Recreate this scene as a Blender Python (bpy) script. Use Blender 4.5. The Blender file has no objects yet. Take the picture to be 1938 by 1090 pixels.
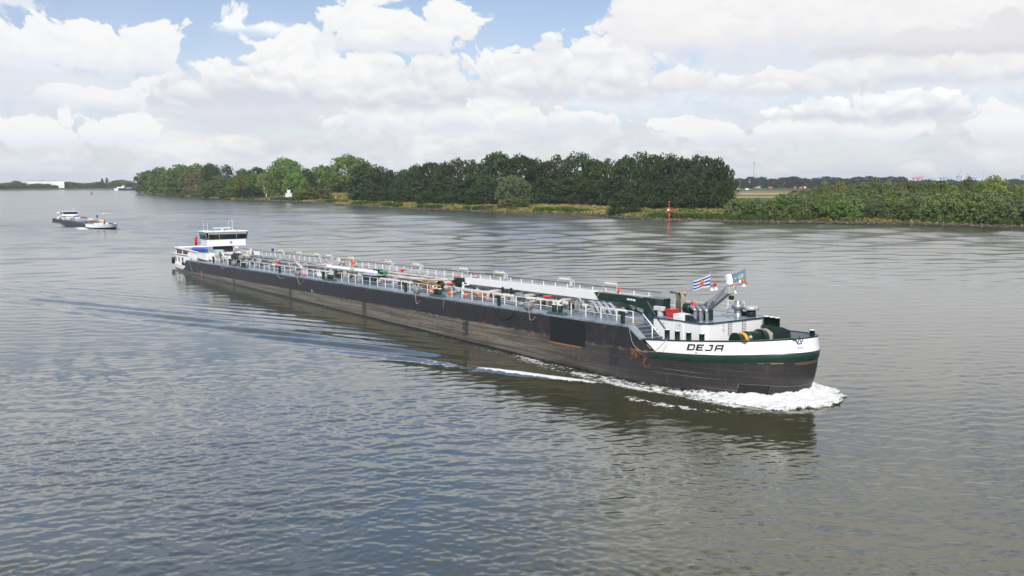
import bpy, math, random
import numpy as np
from mathutils import Vector, Matrix

scene = bpy.context.scene
R = math.radians
random.seed(7)
rng = np.random.default_rng(11)

# ------------------------------------------------------------------ camera
cam_data = bpy.data.cameras.new("camera")
cam = bpy.data.objects.new("camera", cam_data)
scene.collection.objects.link(cam)
cam.location = (0, 0, 15.0)
PITCH = math.atan((545 - 342) / 1884.0)
cam.rotation_euler = (math.pi / 2 - PITCH, 0, 0)
cam_data.sensor_width = 36.0
cam_data.lens = 35.0
cam_data.clip_start = 0.5
cam_data.clip_end = 20000
scene.camera = cam

# ------------------------------------------------------------------ sun + world
SUN_EL, SUN_AZ = 40.0, 187.0          # azimuth clockwise from +Y (view direction); sun stands behind the camera
sun_data = bpy.data.lights.new("sun", 'SUN')
sun_data.energy = 3.8
sun_data.angle = R(0.6)
sun_data.color = (1.0, 0.95, 0.88)
sun = bpy.data.objects.new("sun", sun_data)
scene.collection.objects.link(sun)
sd = Vector((math.sin(R(SUN_AZ)) * math.cos(R(SUN_EL)), math.cos(R(SUN_AZ)) * math.cos(R(SUN_EL)), math.sin(R(SUN_EL))))
sun.rotation_euler = sd.to_track_quat('Z', 'Y').to_euler()
sun.location = sd * 300

scene.view_settings.view_transform = 'Standard'
scene.view_settings.look = 'None'
scene.view_settings.exposure = 0.22
scene.view_settings.gamma = 1.0
scene.cycles.use_denoising = True
scene.cycles.max_bounces = 6
scene.cycles.diffuse_bounces = 2
scene.cycles.glossy_bounces = 3
scene.cycles.transmission_bounces = 4
scene.cycles.volume_bounces = 1
scene.cycles.caustics_reflective = False
scene.cycles.caustics_refractive = False
scene.cycles.sample_clamp_indirect = 4.0

world = bpy.data.worlds.new("World")
scene.world = world
world.cycles.sampling_method = 'NONE'
world.use_nodes = True


class NT:
    """small helper round a node tree"""
    def __init__(s, tree):
        s.t = tree
        s.n = tree.nodes
        s.l = tree.links

    def new(s, typ, **kw):
        n = s.n.new(typ)
        for k, v in kw.items():
            setattr(n, k, v)
        return n

    def put(s, sock, v):
        if hasattr(v, 'is_output') or isinstance(v, bpy.types.NodeSocket):
            s.l.new(v, sock)
        elif v is not None:
            try:
                sock.default_value = v
            except Exception:
                sock.default_value = tuple(v) + (1.0,)

    def m(s, op, a, b=None, c=None, clamp=False):
        n = s.n.new('ShaderNodeMath')
        n.operation = op
        n.use_clamp = clamp
        for i, v in enumerate((a, b, c)):
            if v is not None:
                s.put(n.inputs[i], v)
        return n.outputs[0]

    def mix(s, f, a, b):
        n = s.n.new('ShaderNodeMix')
        n.data_type = 'RGBA'
        s.put(n.inputs[0], f)
        for i, v in ((6, a), (7, b)):
            if isinstance(v, (tuple, list)) and len(v) == 3:
                v = tuple(v) + (1.0,)
            s.put(n.inputs[i], v)
        return n.outputs[2]

    def smooth(s, v, lo, hi, a=0.0, b=1.0):
        n = s.n.new('ShaderNodeMapRange')
        n.interpolation_type = 'SMOOTHSTEP'
        s.put(n.inputs[0], v)
        n.inputs[1].default_value = lo
        n.inputs[2].default_value = hi
        n.inputs[3].default_value = a
        n.inputs[4].default_value = b
        return n.outputs[0]

    def lin(s, v, lo, hi, a=0.0, b=1.0):
        n = s.n.new('ShaderNodeMapRange')
        s.put(n.inputs[0], v)
        n.inputs[1].default_value = lo
        n.inputs[2].default_value = hi
        n.inputs[3].default_value = a
        n.inputs[4].default_value = b
        return n.outputs[0]

    def noise(s, vec, scale, detail=4, rough=0.55, dist=0.0):
        n = s.n.new('ShaderNodeTexNoise')
        s.put(n.inputs['Vector'], vec)
        n.inputs['Scale'].default_value = scale
        n.inputs['Detail'].default_value = detail
        n.inputs['Roughness'].default_value = rough
        n.inputs['Distortion'].default_value = dist
        return n.outputs[0]

    def vor(s, vec, scale, detail=0, rough=0.5, smooth=None, rand=1.0):
        n = s.n.new('ShaderNodeTexVoronoi')
        if smooth is not None:
            n.feature = 'SMOOTH_F1'
            n.inputs['Smoothness'].default_value = smooth
        s.put(n.inputs['Vector'], vec)
        n.inputs['Scale'].default_value = scale
        n.inputs['Detail'].default_value = detail
        n.inputs['Roughness'].default_value = rough
        n.inputs['Randomness'].default_value = rand
        return n.outputs[0]

    def vor2(s, vec, scale, detail, rough):
        n = s.n.new('ShaderNodeTexVoronoi')
        n.voronoi_dimensions = '2D'
        s.put(n.inputs['Vector'], vec)
        n.inputs['Scale'].default_value = scale
        n.inputs['Detail'].default_value = detail
        n.inputs['Roughness'].default_value = rough
        return n.outputs[0]

    def noise2(s, vec, scale, detail=4, rough=0.55):
        n = s.n.new('ShaderNodeTexNoise')
        n.noise_dimensions = '2D'
        s.put(n.inputs['Vector'], vec)
        n.inputs['Scale'].default_value = scale
        n.inputs['Detail'].default_value = detail
        n.inputs['Roughness'].default_value = rough
        return n.outputs[0]

    def xyz(s, x, y, z=0.0):
        n = s.n.new('ShaderNodeCombineXYZ')
        for i, v in enumerate((x, y, z)):
            s.put(n.inputs[i], v)
        return n.outputs[0]

    def sep(s, v):
        n = s.n.new('ShaderNodeSeparateXYZ')
        s.put(n.inputs[0], v)
        return n.outputs


def build_world():
    T = NT(world.node_tree)
    T.n.clear()
    out = T.new('ShaderNodeOutputWorld')
    bg = T.new('ShaderNodeBackground')
    T.l.new(bg.outputs[0], out.inputs[0])
    sky = T.new('ShaderNodeTexSky')
    sky.sky_type = 'NISHITA'
    sky.sun_disc = False
    sky.sun_elevation = R(SUN_EL)
    sky.sun_rotation = R(SUN_AZ)
    sky.air_density = 1.0
    sky.dust_density = 0.6
    sky.ozone_density = 1.0
    tc = T.new('ShaderNodeTexCoord')
    d = T.sep(tc.outputs['Generated'])
    az = T.m('MULTIPLY', T.m('ARCTAN2', d[0], d[1]), 180 / math.pi)
    el = T.m('MULTIPLY', T.m('ARCSINE', d[2]), 180 / math.pi)
    # warp the sky coordinates so every cloud gets a ragged outline
    p0 = T.xyz(az, T.m('MULTIPLY', el, 1.25), 0.0)
    w1 = T.new('ShaderNodeTexNoise', noise_dimensions='2D')
    T.put(w1.inputs['Vector'], p0)
    w1.inputs['Scale'].default_value = 0.30
    w1.inputs['Detail'].default_value = 1.5
    wc = T.sep(w1.outputs[1])
    U = T.m('ADD', az, T.m('MULTIPLY', T.m('SUBTRACT', wc[0], 0.5), 2.6))
    V = T.m('ADD', el, T.m('MULTIPLY', T.m('SUBTRACT', wc[1], 0.5), 1.3))
    Vb = T.m('ADD', el, T.m('MULTIPLY', T.m('SUBTRACT', wc[2], 0.5), 0.9))
    pw = T.xyz(U, T.m('MULTIPLY', V, 1.15), 3.0)
    puff = T.vor2(pw, 0.62, 4.0, 0.52)      # round lumps
    fine = T.noise2(pw, 1.3, 5, 0.57)
    soft = T.noise2(p0, 0.16, 3, 0.5)
    pup = T.xyz(T.m('ADD', U, 0.10), T.m('ADD', T.m('MULTIPLY', V, 1.15), 0.42), 3.0)
    puff2 = T.vor2(pup, 0.62, 1.0, 0.45)
    puff1 = T.vor2(pw, 0.62, 1.0, 0.45)
    relief = T.m('SUBTRACT', puff2, puff1)                            # >0 where the lump faces the light
    edge = T.m('ADD', T.m('MULTIPLY', T.m('SUBTRACT', 0.44, puff), 0.68), T.m('MULTIPLY', T.m('SUBTRACT', fine, 0.5), 0.40))

    grp = bpy.data.node_groups.new("cloud_lobe", 'ShaderNodeTree')
    for nm in ("U", "V", "cu", "cv", "iw", "ih"):
        grp.interface.new_socket(nm, in_out='INPUT', socket_type='NodeSocketFloat')
    grp.interface.new_socket("d", in_out='OUTPUT', socket_type='NodeSocketFloat')
    G = NT(grp)
    gi, go = G.new('NodeGroupInput'), G.new('NodeGroupOutput')
    a = G.m('MULTIPLY', G.m('SUBTRACT', gi.outputs[0], gi.outputs[2]), gi.outputs[4])
    b = G.m('MULTIPLY', G.m('SUBTRACT', gi.outputs[1], gi.outputs[3]), gi.outputs[5])
    G.l.new(G.m('SUBTRACT', 1.0, G.m('SQRT', G.m('ADD', G.m('MULTIPLY', a, a), G.m('MULTIPLY', b, b)))), go.inputs[0])

    blue = T.mix(1.0, (0, 0, 0), (0, 0, 0))
    mul = T.new('ShaderNodeMix', data_type='RGBA', blend_type='MULTIPLY')
    mul.inputs[0].default_value = 1.0
    T.l.new(sky.outputs[0], mul.inputs[6])
    mul.inputs[7].default_value = (SKY_K * 0.78, SKY_K * 0.78, SKY_K * 0.90, 1)
    col = mul.outputs[2]
    # thin veil over the whole sky, thicker towards the horizon
    veil = T.m('MULTIPLY', T.smooth(el, 14.0, 0.0, 0.06, 0.60), T.lin(soft, 0.3, 0.7, 0.75, 1.0))
    col = T.mix(veil, col, (0.76, 0.80, 0.87))

    # bright blue sheet above the view, added to lift the water's reflections
    lft = T.m('MULTIPLY', T.smooth(az, 26.0, -2.0), T.smooth(az, -95.0, -60.0))
    col = T.mix(T.m('MULTIPLY', T.m('MULTIPLY', T.smooth(el, 11.0, 17.0, 0.0, 0.72), T.smooth(el, 62.0, 40.0, 0.0, 1.0)), T.m('ADD', T.m('MULTIPLY', lft, 0.8), 0.2)), col, (0.40, 0.66, 1.20))

    def cloud(lobes, base, top, white=(0.83, 0.83, 0.83), grey=(0.47, 0.48, 0.52), sharp=0.15, rough=1.0, opac=1.0, bsoft=0.7, rel=0.8):
        nonlocal col
        dmax = None
        for cu, cv, w, h in lobes:
            n = T.new('ShaderNodeGroup')
            n.node_tree = grp
            T.l.new(U, n.inputs[0])
            T.l.new(V, n.inputs[1])
            n.inputs[2].default_value = cu
            n.inputs[3].default_value = cv
            n.inputs[4].default_value = 1.0 / w
            n.inputs[5].default_value = 1.0 / h
            dmax = n.outputs[0] if dmax is None else T.m('SMOOTH_MAX', dmax, n.outputs[0], 0.18)
        dens = T.m('ADD', T.m('ADD', dmax, 0.30), T.m('MULTIPLY', edge, rough))
        mask = T.smooth(dens, 0.0, sharp)
        mask = T.m('MULTIPLY', mask, T.smooth(Vb, base - bsoft * 0.5, base + bsoft * 0.5))
        mask = T.m('MULTIPLY', mask, opac)
        hh = top - base
        t = T.m('ADD', T.smooth(Vb, base + 0.1, base + 0.2 + hh * 0.36, 0.0, 0.62), T.smooth(Vb, base + hh * 0.1, base + hh * 0.9, 0.0, 0.34))
        t = T.m('ADD', t, T.m('MULTIPLY', relief, rel))
        t = T.m('ADD', t, T.m('MULTIPLY', T.m('SUBTRACT', soft, 0.5), 1.1), clamp=True)
        col = T.mix(mask, col, T.mix(t, grey, white))

    # low far layers: long flat banks stacked above the horizon
    for k, (sc, lo, hi, e0, e1, wcol, gcol) in enumerate((
            (0.085, 0.40, 0.52, 0.0, 5.2, (0.80, 0.80, 0.805), (0.54, 0.57, 0.635)),
            (0.13, 0.46, 0.56, 0.0, 4.0, (0.83, 0.825, 0.815), (0.56, 0.585, 0.645)))):
        ps = T.xyz(T.m('MULTIPLY', U, 1.0), T.m('ADD', T.m('MULTIPLY', V, 3.6), 40.0 + 57 * k))
        nn = T.noise2(ps, sc, 5, 0.56)
        band = T.m('MULTIPLY', T.smooth(nn, lo, hi), T.smooth(el, e1, e1 * 0.55))
        t = T.m('ADD', T.lin(nn, lo, 0.68, 0.1, 1.0), T.m('MULTIPLY', relief, 0.4), clamp=True)
        col = T.mix(T.m('MULTIPLY', band, 0.9), col, T.mix(t, gcol, wcol))
    for c in CLOUDS:
        cloud(**c)
    # bright murk right on the horizon
    col = T.mix(T.smooth(el, 1.6, 0.0, 0.0, 0.4), col, (0.76, 0.77, 0.80))
    # below the horizon: dull ground colour
    col = T.mix(T.smooth(el, -0.2, -1.5), col, (0.18, 0.19, 0.18))
    T.l.new(col, bg.inputs[0])
    bg.inputs[1].default_value = 1.0
SKY_K = 0.105
CLOUDS = [
    dict(lobes=[(15.46, 6.61, 11.52, 3.34), (23.42, 6.03, 6.53, 3.46), (5.4, 5.08, 8.84, 2.04)], base=3.88, top=10.2, grey=(0.78, 0.79, 0.84), white=(0.72, 0.72, 0.74), sharp=0.6, rough=1.1, opac=0.62, bsoft=1.2, rel=0.6),
    dict(lobes=[(-13.22, 4.4, 9.31, 2.0), (-3.57, 3.93, 7.73, 1.76)], base=2.84, top=6.78, grey=(0.64, 0.65, 0.7), white=(0.72, 0.72, 0.74), sharp=0.4, rough=0.7, bsoft=1.0, rel=0.6),
    dict(lobes=[(-24.91, 4.9, 5.9, 1.86)], base=3.75, top=7.01, grey=(0.68, 0.7, 0.75), white=(0.73, 0.74, 0.77), sharp=0.5, opac=0.75, rough=0.8, bsoft=1.0, rel=0.6),
    dict(lobes=[(-25.52, 2.35, 2.94, 1.21), (-20.94, 2.57, 2.36, 0.97), (-28.37, 2.68, 2.09, 1.57)], base=1.71, top=3.57, grey=(0.748, 0.77, 0.814), rel=0.35),
    dict(lobes=[(-6.25, 3.76, 4.44, 1.61), (-2.07, 3.49, 3.89, 1.48), (2.73, 2.89, 3.6, 1.18)], base=2.57, top=5.25, grey=(0.682, 0.704, 0.759)),
    dict(lobes=[(15.58, 2.51, 3.35, 0.72), (19.67, 2.59, 2.93, 0.78), (10.73, 2.7, 3.19, 0.73), (26.03, 2.87, 1.94, 1.07)], base=2.11, top=3.32, grey=(0.726, 0.737, 0.781), rel=0.35),
    dict(lobes=[(-22.18, 4.19, 3.34, 0.82), (-19.55, 4.54, 1.86, 1.11)], base=3.73, top=5.32, grey=(0.693, 0.715, 0.77), white=(0.82, 0.82, 0.84), opac=0.9),
    dict(lobes=[(17.21, 3.62, 2.46, 0.9), (20.95, 3.81, 2.88, 1.1), (23.26, 3.88, 1.52, 1.03)], base=3.13, top=4.92, grey=(0.605, 0.627, 0.682), white=(0.88, 0.88, 0.88)),
    dict(lobes=[(-17.68, 4.17, 2.18, 1.4), (-15.73, 5.06, 1.66, 1.55), (-12.33, 6.13, 2.99, 2.13), (-9.75, 5.32, 4.06, 2.16), (-5.34, 5.23, 3.56, 2.04), (-13.79, 4.39, 4.24, 1.28), (-10.87, 7.3, 1.72, 1.13)], base=3.97, top=8.1, grey=(0.605, 0.627, 0.682)),
    dict(lobes=[(2.42, 6.27, 2.83, 1.88), (5.09, 6.82, 2.07, 1.58), (-0.27, 5.69, 2.69, 1.75), (6.88, 5.36, 2.65, 1.45)], base=4.61, top=8.21, grey=(0.627, 0.649, 0.704)),
    dict(lobes=[(15.5, 5.2, 3.89, 0.99), (20.35, 5.61, 3.68, 1.23), (24.66, 5.97, 2.96, 1.58)], base=4.85, top=6.84, grey=(0.638, 0.649, 0.704), white=(0.8, 0.8, 0.795)),
    dict(lobes=[(8.0, 8.77, 2.91, 1.97), (10.91, 7.86, 4.3, 1.97), (15.41, 8.27, 4.97, 1.92), (20.23, 8.85, 5.22, 2.13), (25.29, 8.28, 4.85, 2.06), (7.97, 11.0, 3.48, 1.65), (13.94, 11.32, 6.93, 2.15), (23.19, 11.24, 7.47, 2.04)], base=7.08, top=11.23, grey=(0.704, 0.704, 0.748), white=(0.81, 0.805, 0.8), bsoft=1.6, rel=0.5, rough=0.55),
    dict(lobes=[(23.13, 6.97, 3.78, 0.9), (26.29, 7.44, 2.15, 1.03), (19.26, 6.74, 2.39, 0.6)], base=6.41, top=8.17, grey=(0.62, 0.62, 0.67), white=(0.7, 0.695, 0.71), sharp=0.3, rel=0.6),
    dict(lobes=[(9.51, 5.61, 3.49, 0.75), (12.7, 4.84, 2.56, 0.57)], base=4.84, top=6.5, grey=(0.66, 0.67, 0.71), sharp=0.25, rel=0.6),
    dict(lobes=[(-24.83, 6.62, 2.82, 1.57), (-22.31, 7.01, 2.04, 1.33), (-20.26, 6.7, 2.76, 1.76), (-18.92, 7.17, 1.6, 1.36), (-27.73, 6.07, 2.1, 1.8)], base=5.61, top=8.43, grey=(0.726, 0.748, 0.792)),
    dict(lobes=[(-26.18, 8.72, 2.15, 0.76), (-28.07, 8.33, 1.85, 1.01)], base=7.7, top=9.41, opac=0.7, sharp=0.5, grey=(0.792, 0.814, 0.858)),
    dict(lobes=[(-15.35, 8.6, 1.38, 0.88), (-13.55, 8.28, 1.01, 0.55)], base=7.94, top=9.46, sharp=0.35, grey=(0.836, 0.869, 0.9), rel=0.35),
    dict(lobes=[(-8.53, 8.76, 2.47, 1.68), (-6.2, 7.9, 3.67, 1.42), (-3.53, 8.84, 2.07, 1.56), (-9.71, 7.61, 1.74, 0.99)], base=7.02, top=10.33, grey=(0.704, 0.726, 0.77)),
]
CLOUDS += [
    dict(lobes=[(24.0, 26.0, 28.0, 14.0), (40.0, 40.0, 24.0, 20.0), (18.0, 48.0, 16.0, 14.0), (10.0, 20.0, 9.0, 5.0)], base=14.0, top=60.0, grey=(1.0, 0.975, 0.93), white=(1.25, 1.21, 1.15), sharp=0.6, bsoft=4.0, rel=0.3),  # unseen deck at upper right, set over-bright to lighten the water's reflections
    dict(lobes=[(-26.0, 14.0, 14.0, 3.4), (-8.0, 13.6, 10.0, 2.4), (4.0, 15.0, 8.0, 2.8)], base=11.6, top=15.0, grey=(1.05, 1.07, 1.12), white=(1.22, 1.23, 1.28), rel=0.4),  # unseen clouds above the view, added over-bright to lighten the water
    dict(lobes=[(-17.0, 21.0, 9.0, 2.2), (-30.0, 23.0, 7.0, 2.2)], base=18.8, top=23.0, grey=(1.0, 1.02, 1.08), white=(1.25, 1.27, 1.32), rel=0.4, opac=0.45),  # unseen too, added over-bright for the water's reflections
    dict(lobes=[(-30.0, 30.0, 9.0, 3.2), (-6.0, 33.0, 7.0, 2.5)], base=27.0, top=36.0, grey=(0.60, 0.62, 0.68), rel=0.4),
    dict(lobes=[(150.0, 30.0, 30.0, 9.0), (-120.0, 26.0, 30.0, 9.0), (100.0, 28.0, 22.0, 9.0)], base=14.0, top=40.0, grey=(0.55, 0.56, 0.6), sharp=0.4, bsoft=4.0),
]


build_world()


# ------------------------------------------------------------------ numpy noise
def _hash(ix, iy, iz=0):
    n = (ix.astype(np.int64) * 374761393 + iy.astype(np.int64) * 668265263 + np.int64(iz) * 974634757) & 0x7fffffff
    n = ((n ^ (n >> 13)) * 1274126177) & 0x7fffffff
    n = n ^ (n >> 16)
    return (n & 0xffff) / 65535.0


def vnoise(x, y, seed=0):
    x = np.asarray(x, float); y = np.asarray(y, float)
    ix, iy = np.floor(x), np.floor(y)
    fx, fy = x - ix, y - iy
    fx = fx * fx * (3 - 2 * fx); fy = fy * fy * (3 - 2 * fy)
    a, b = _hash(ix, iy, seed), _hash(ix + 1, iy, seed)
    c, d = _hash(ix, iy + 1, seed), _hash(ix + 1, iy + 1, seed)
    return (a * (1 - fx) + b * fx) * (1 - fy) + (c * (1 - fx) + d * fx) * fy


def fbm(x, y, octaves=4, seed=0, gain=0.5):
    s, a, t = 0.0, 1.0, 0.0
    for k in range(octaves):
        s = s + a * vnoise(x * 2 ** k + 17.3 * k, y * 2 ** k - 9.1 * k, seed + k)
        t += a
        a *= gain
    return s / t


# ------------------------------------------------------------------ materials
MATS = {}


def mat(name, color, rough=0.55, metal=0.0, var=0.12, scale=1.5, bump=0.0, bscale=20.0, spec=0.5, coat=0.0, streak=0.0, streak_col=(0.16, 0.08, 0.035)):
    """a painted / worn surface: base colour with blotchy wear, optional rust streaks that run down"""
    if name in MATS:
        return MATS[name]
    m = bpy.data.materials.new(name)
    m.use_nodes = True
    T = NT(m.node_tree)
    b = T.n['Principled BSDF']
    tc = T.new('ShaderNodeTexCoord')
    n1 = T.noise(tc.outputs['Object'], scale, 5, 0.6)
    f = T.lin(n1, 0.3, 0.7, 1 - var, 1 + var)
    hsv = T.new('ShaderNodeHueSaturation')
    hsv.inputs['Color'].default_value = tuple(color) + (1,)
    T.l.new(f, hsv.inputs['Value'])
    c = hsv.outputs[0]
    if streak > 0:
        mp = T.new('ShaderNodeMapping')
        mp.inputs['Scale'].default_value = (2.2, 2.2, 0.25)
        T.l.new(tc.outputs['Object'], mp.inputs[0])
        s = T.smooth(T.noise(mp.outputs[0], 1.2, 6, 0.65), 0.58, 0.74, 0, streak)
        c = T.mix(s, c, streak_col)
    T.l.new(c, b.inputs['Base Color'])
    T.l.new(T.lin(n1, 0.3, 0.7, max(0.02, rough - 0.08), min(1, rough + 0.08)), b.inputs['Roughness'])
    b.inputs['Metallic'].default_value = metal
    b.inputs['Specular IOR Level'].default_value = spec
    if bump > 0:
        bp = T.new('ShaderNodeBump')
        bp.inputs['Strength'].default_value = bump
        bp.inputs['Distance'].default_value = 0.03
        T.l.new(T.noise(tc.outputs['Object'], bscale, 3), bp.inputs['Height'])
        T.l.new(bp.outputs[0], b.inputs['Normal'])
    MATS[name] = m
    return m


M_WHITE = lambda: mat('white_paint', (0.84, 0.83, 0.81), 0.42, var=0.05, scale=0.7, streak=0.10, streak_col=(0.45, 0.40, 0.33))
M_WHITE2 = lambda: mat('white_rail_paint', (0.82, 0.82, 0.80), 0.5, var=0.05)
M_CREAM = lambda: mat('cream_pipe_paint', (0.46, 0.44, 0.40), 0.5, var=0.25, scale=0.8, streak=0.35, streak_col=(0.25, 0.18, 0.12))
M_GREY = lambda: mat('grey_paint', (0.33, 0.34, 0.35), 0.5, var=0.15)
M_GREEN = lambda: mat('dark_green_paint', (0.010, 0.030, 0.021), 0.33, var=0.2, streak=0.12, streak_col=(0.10, 0.09, 0.06))
M_GREEN2 = lambda: mat('worn_green_paint', (0.028, 0.075, 0.062), 0.5, var=0.25, streak=0.2)
M_DECK = lambda: mat('blue_grey_deck_paint', (0.17, 0.205, 0.235), 0.30, var=0.22, scale=0.55, streak=0.0)
M_STEEL = lambda: mat('stainless_steel', (0.55, 0.54, 0.52), 0.32, 0.85, var=0.08)
M_BLACK = lambda: mat('black_rubber', (0.016, 0.016, 0.017), 0.6, var=0.3)
M_DARK = lambda: mat('dark_opening', (0.012, 0.013, 0.014), 0.5, var=0.2)
M_RED = lambda: mat('red_paint', (0.62, 0.020, 0.016), 0.4, var=0.1)
M_ORANGE = lambda: mat('orange_paint', (0.75, 0.13, 0.015), 0.45, var=0.1)
M_YELLOW = lambda: mat('yellow_paint', (0.62, 0.33, 0.02), 0.55, var=0.15)
M_ROPE = lambda: mat('rope_fibre', (0.33, 0.30, 0.23), 0.9, var=0.3, scale=20)
M_BLUE = lambda: mat('blue_tarpaulin', (0.012, 0.07, 0.46), 0.5, var=0.15)
M_FENDER = lambda: mat('grey_fender_rubber', (0.21, 0.205, 0.205), 0.5, var=0.25, scale=2.5)
M_LAMP = lambda: mat('lamp_diffuser', (0.82, 0.76, 0.58), 0.4, var=0.04)


def M_GLASS():
    if 'window_glass' in MATS:
        return MATS['window_glass']
    m = bpy.data.materials.new('window_glass')
    m.use_nodes = True
    b = m.node_tree.nodes['Principled BSDF']
    b.inputs['Base Color'].default_value = (0.014, 0.017, 0.020, 1)
    b.inputs['Roughness'].default_value = 0.04
    b.inputs['Specular IOR Level'].default_value = 0.6
    MATS['window_glass'] = m
    return m


# ------------------------------------------------------------------ mesh builder
class MB:
    def __init__(s):
        s.v, s.f, s.sm = [], [], []

    def add(s, verts, faces, smooth=False):
        o = len(s.v)
        s.v.extend([tuple(map(float, p)) for p in verts])
        s.f.extend([tuple(i + o for i in f) for f in faces])
        s.sm.extend([smooth] * len(faces))
        return s

    def box(s, a, b, bev=0.0):
        (x0, y0, z0), (x1, y1, z1) = a, b
        x0, x1 = min(x0, x1), max(x0, x1); y0, y1 = min(y0, y1), max(y0, y1); z0, z1 = min(z0, z1), max(z0, z1)
        if bev <= 0:
            v = [(x0, y0, z0), (x1, y0, z0), (x1, y1, z0), (x0, y1, z0), (x0, y0, z1), (x1, y0, z1), (x1, y1, z1), (x0, y1, z1)]
            return s.add(v, [(0, 3, 2, 1), (4, 5, 6, 7), (0, 1, 5, 4), (1, 2, 6, 5), (2, 3, 7, 6), (3, 0, 4, 7)])
        e = min(bev, (x1 - x0) / 2.5, (y1 - y0) / 2.5, (z1 - z0) / 2.5)
        ring = lambda i, z: [(x0 + i + e, y0 + i, z), (x1 - i - e, y0 + i, z), (x1 - i, y0 + i + e, z), (x1 - i, y1 - i - e, z), (x1 - i - e, y1 - i, z), (x0 + i + e, y1 - i, z), (x0 + i, y1 - i - e, z), (x0 + i, y0 + i + e, z)]
        return s.loft([ring(e, z0), ring(0, z0 + e), ring(0, z1 - e), ring(e, z1)], caps=True)

    def loft(s, rings, caps=False, closed=True, smooth=False):
        n = len(rings[0])
        v = [p for r in rings for p in r]
        f = []
        for k in range(len(rings) - 1):
            for i in range(n if closed else n - 1):
                j = (i + 1) % n
                f.append((k * n + i, k * n + j, (k + 1) * n + j, (k + 1) * n + i))
        o = len(s.v)
        s.add(v, f, smooth)
        if caps:
            s.f.append(tuple(o + i for i in reversed(range(n)))); s.sm.append(False)
            s.f.append(tuple(o + (len(rings) - 1) * n + i for i in range(n))); s.sm.append(False)
        return s

    def cyl(s, a, b, r0, r1=None, n=10, caps=True):
        r1 = r0 if r1 is None else r1
        a, b = Vector(a), Vector(b)
        d = (b - a).normalized()
        u = d.orthogonal().normalized()
        w = d.cross(u)
        ring = lambda c, r: [tuple(c + u * (r * math.cos(2 * math.pi * i / n)) + w * (r * math.sin(2 * math.pi * i / n))) for i in range(n)]
        return s.loft([ring(a, r0), ring(b, r1)], caps=caps, smooth=True)

    def tube(s, pts, r, n=6, closed=False):
        pts = [Vector(p) for p in pts]
        rings = []
        prev = None
        for i, p in enumerate(pts):
            if closed:
                d = (pts[(i + 1) % len(pts)] - pts[i - 1])
            else:
                d = pts[min(i + 1, len(pts) - 1)] - pts[max(i - 1, 0)]
            d.normalize()
            if prev is None:
                u = d.orthogonal().normalized()
            else:
                u = (prev - d * prev.dot(d))
                u = u.normalized() if u.length > 1e-6 else d.orthogonal().normalized()
            prev = u
            w = d.cross(u)
            rr = r[i] if isinstance(r, (list, tuple)) else r
            rings.append([tuple(p + u * (rr * math.cos(2 * math.pi * k / n)) + w * (rr * math.sin(2 * math.pi * k / n))) for k in range(n)])
        if closed:
            rings.append(rings[0])
        return s.loft(rings, caps=not closed, smooth=True)

    def lathe(s, c, prof, n=16, axis='z'):
        """prof: list of (radius, height)"""
        rings = []
        for r, h in prof:
            ring = []
            for i in range(n):
                a = 2 * math.pi * i / n
                p = (r * math.cos(a), r * math.sin(a), h)
                if axis == 'x':
                    p = (p[2], p[0], p[1])
                elif axis == 'y':
                    p = (p[1], p[2], p[0])
                ring.append((c[0] + p[0], c[1] + p[1], c[2] + p[2]))
            rings.append(ring)
        return s.loft(rings, caps=True, smooth=True)

    def prism(s, poly, h0, h1, axis='y'):
        """poly in the two other axes, extruded along axis"""
        def P(q, h):
            return {'y': (q[0], h, q[1]), 'x': (h, q[0], q[1]), 'z': (q[0], q[1], h)}[axis]
        return s.loft([[P(q, h0) for q in poly], [P(q, h1) for q in poly]], caps=True)

    def torus(s, c, R0, r, axis='z', n=16, m=8, arc=1.0):
        pts = []
        k = n if arc >= 1 else n + 1
        for i in range(k):
            a = 2 * math.pi * arc * i / n
            p = (R0 * math.cos(a), R0 * math.sin(a), 0)
            if axis == 'x':
                p = (0, p[0], p[1])
            elif axis == 'y':
                p = (p[0], 0, p[1])
            pts.append((c[0] + p[0], c[1] + p[1], c[2] + p[2]))
        return s.tube(pts, r, m, closed=arc >= 1)

    def sphere(s, c, r, n=12, m=8, sc=(1, 1, 1)):
        rings = []
        for j in range(m + 1):
            t = math.pi * (0.02 + 0.96 * j / m)
            rings.append([(c[0] + sc[0] * r * math.sin(t) * math.cos(2 * math.pi * i / n), c[1] + sc[1] * r * math.sin(t) * math.sin(2 * math.pi * i / n), c[2] - sc[2] * r * math.cos(t)) for i in range(n)])
        return s.loft(rings, caps=True, smooth=True)

    def build(s, name, m, parent=None, off=(0, 0, 0), fix=True):
        me = bpy.data.meshes.new(name)
        me.from_pydata([(p[0] - off[0], p[1] - off[1], p[2] - off[2]) for p in s.v], [], s.f)
        me.polygons.foreach_set('use_smooth', s.sm)
        mm = m() if callable(m) else m
        me.materials.append(mm)
        me.update()
        if fix:
            import bmesh
            bm = bmesh.new(); bm.from_mesh(me)
            bmesh.ops.recalc_face_normals(bm, faces=bm.faces)
            bm.to_mesh(me); bm.free()
        o = bpy.data.objects.new(name, me)
        scene.collection.objects.link(o)
        if parent is not None:
            o.parent = parent
        return o


def tag(o, label=None, cat=None, group=None, kind=None):
    if label: o['label'] = label
    if cat: o['category'] = cat
    if group: o['group'] = group
    if kind: o['kind'] = kind
    return o


def empty(name, loc, label, cat, group=None, rot=None):
    o = bpy.data.objects.new(name, None)
    scene.collection.objects.link(o)
    o.empty_display_size = 0.5
    if rot is not None:
        o.matrix_world = Matrix.Translation(loc) @ rot.to_4x4()
    else:
        o.location = loc
    return tag(o, label, cat, group)


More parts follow.
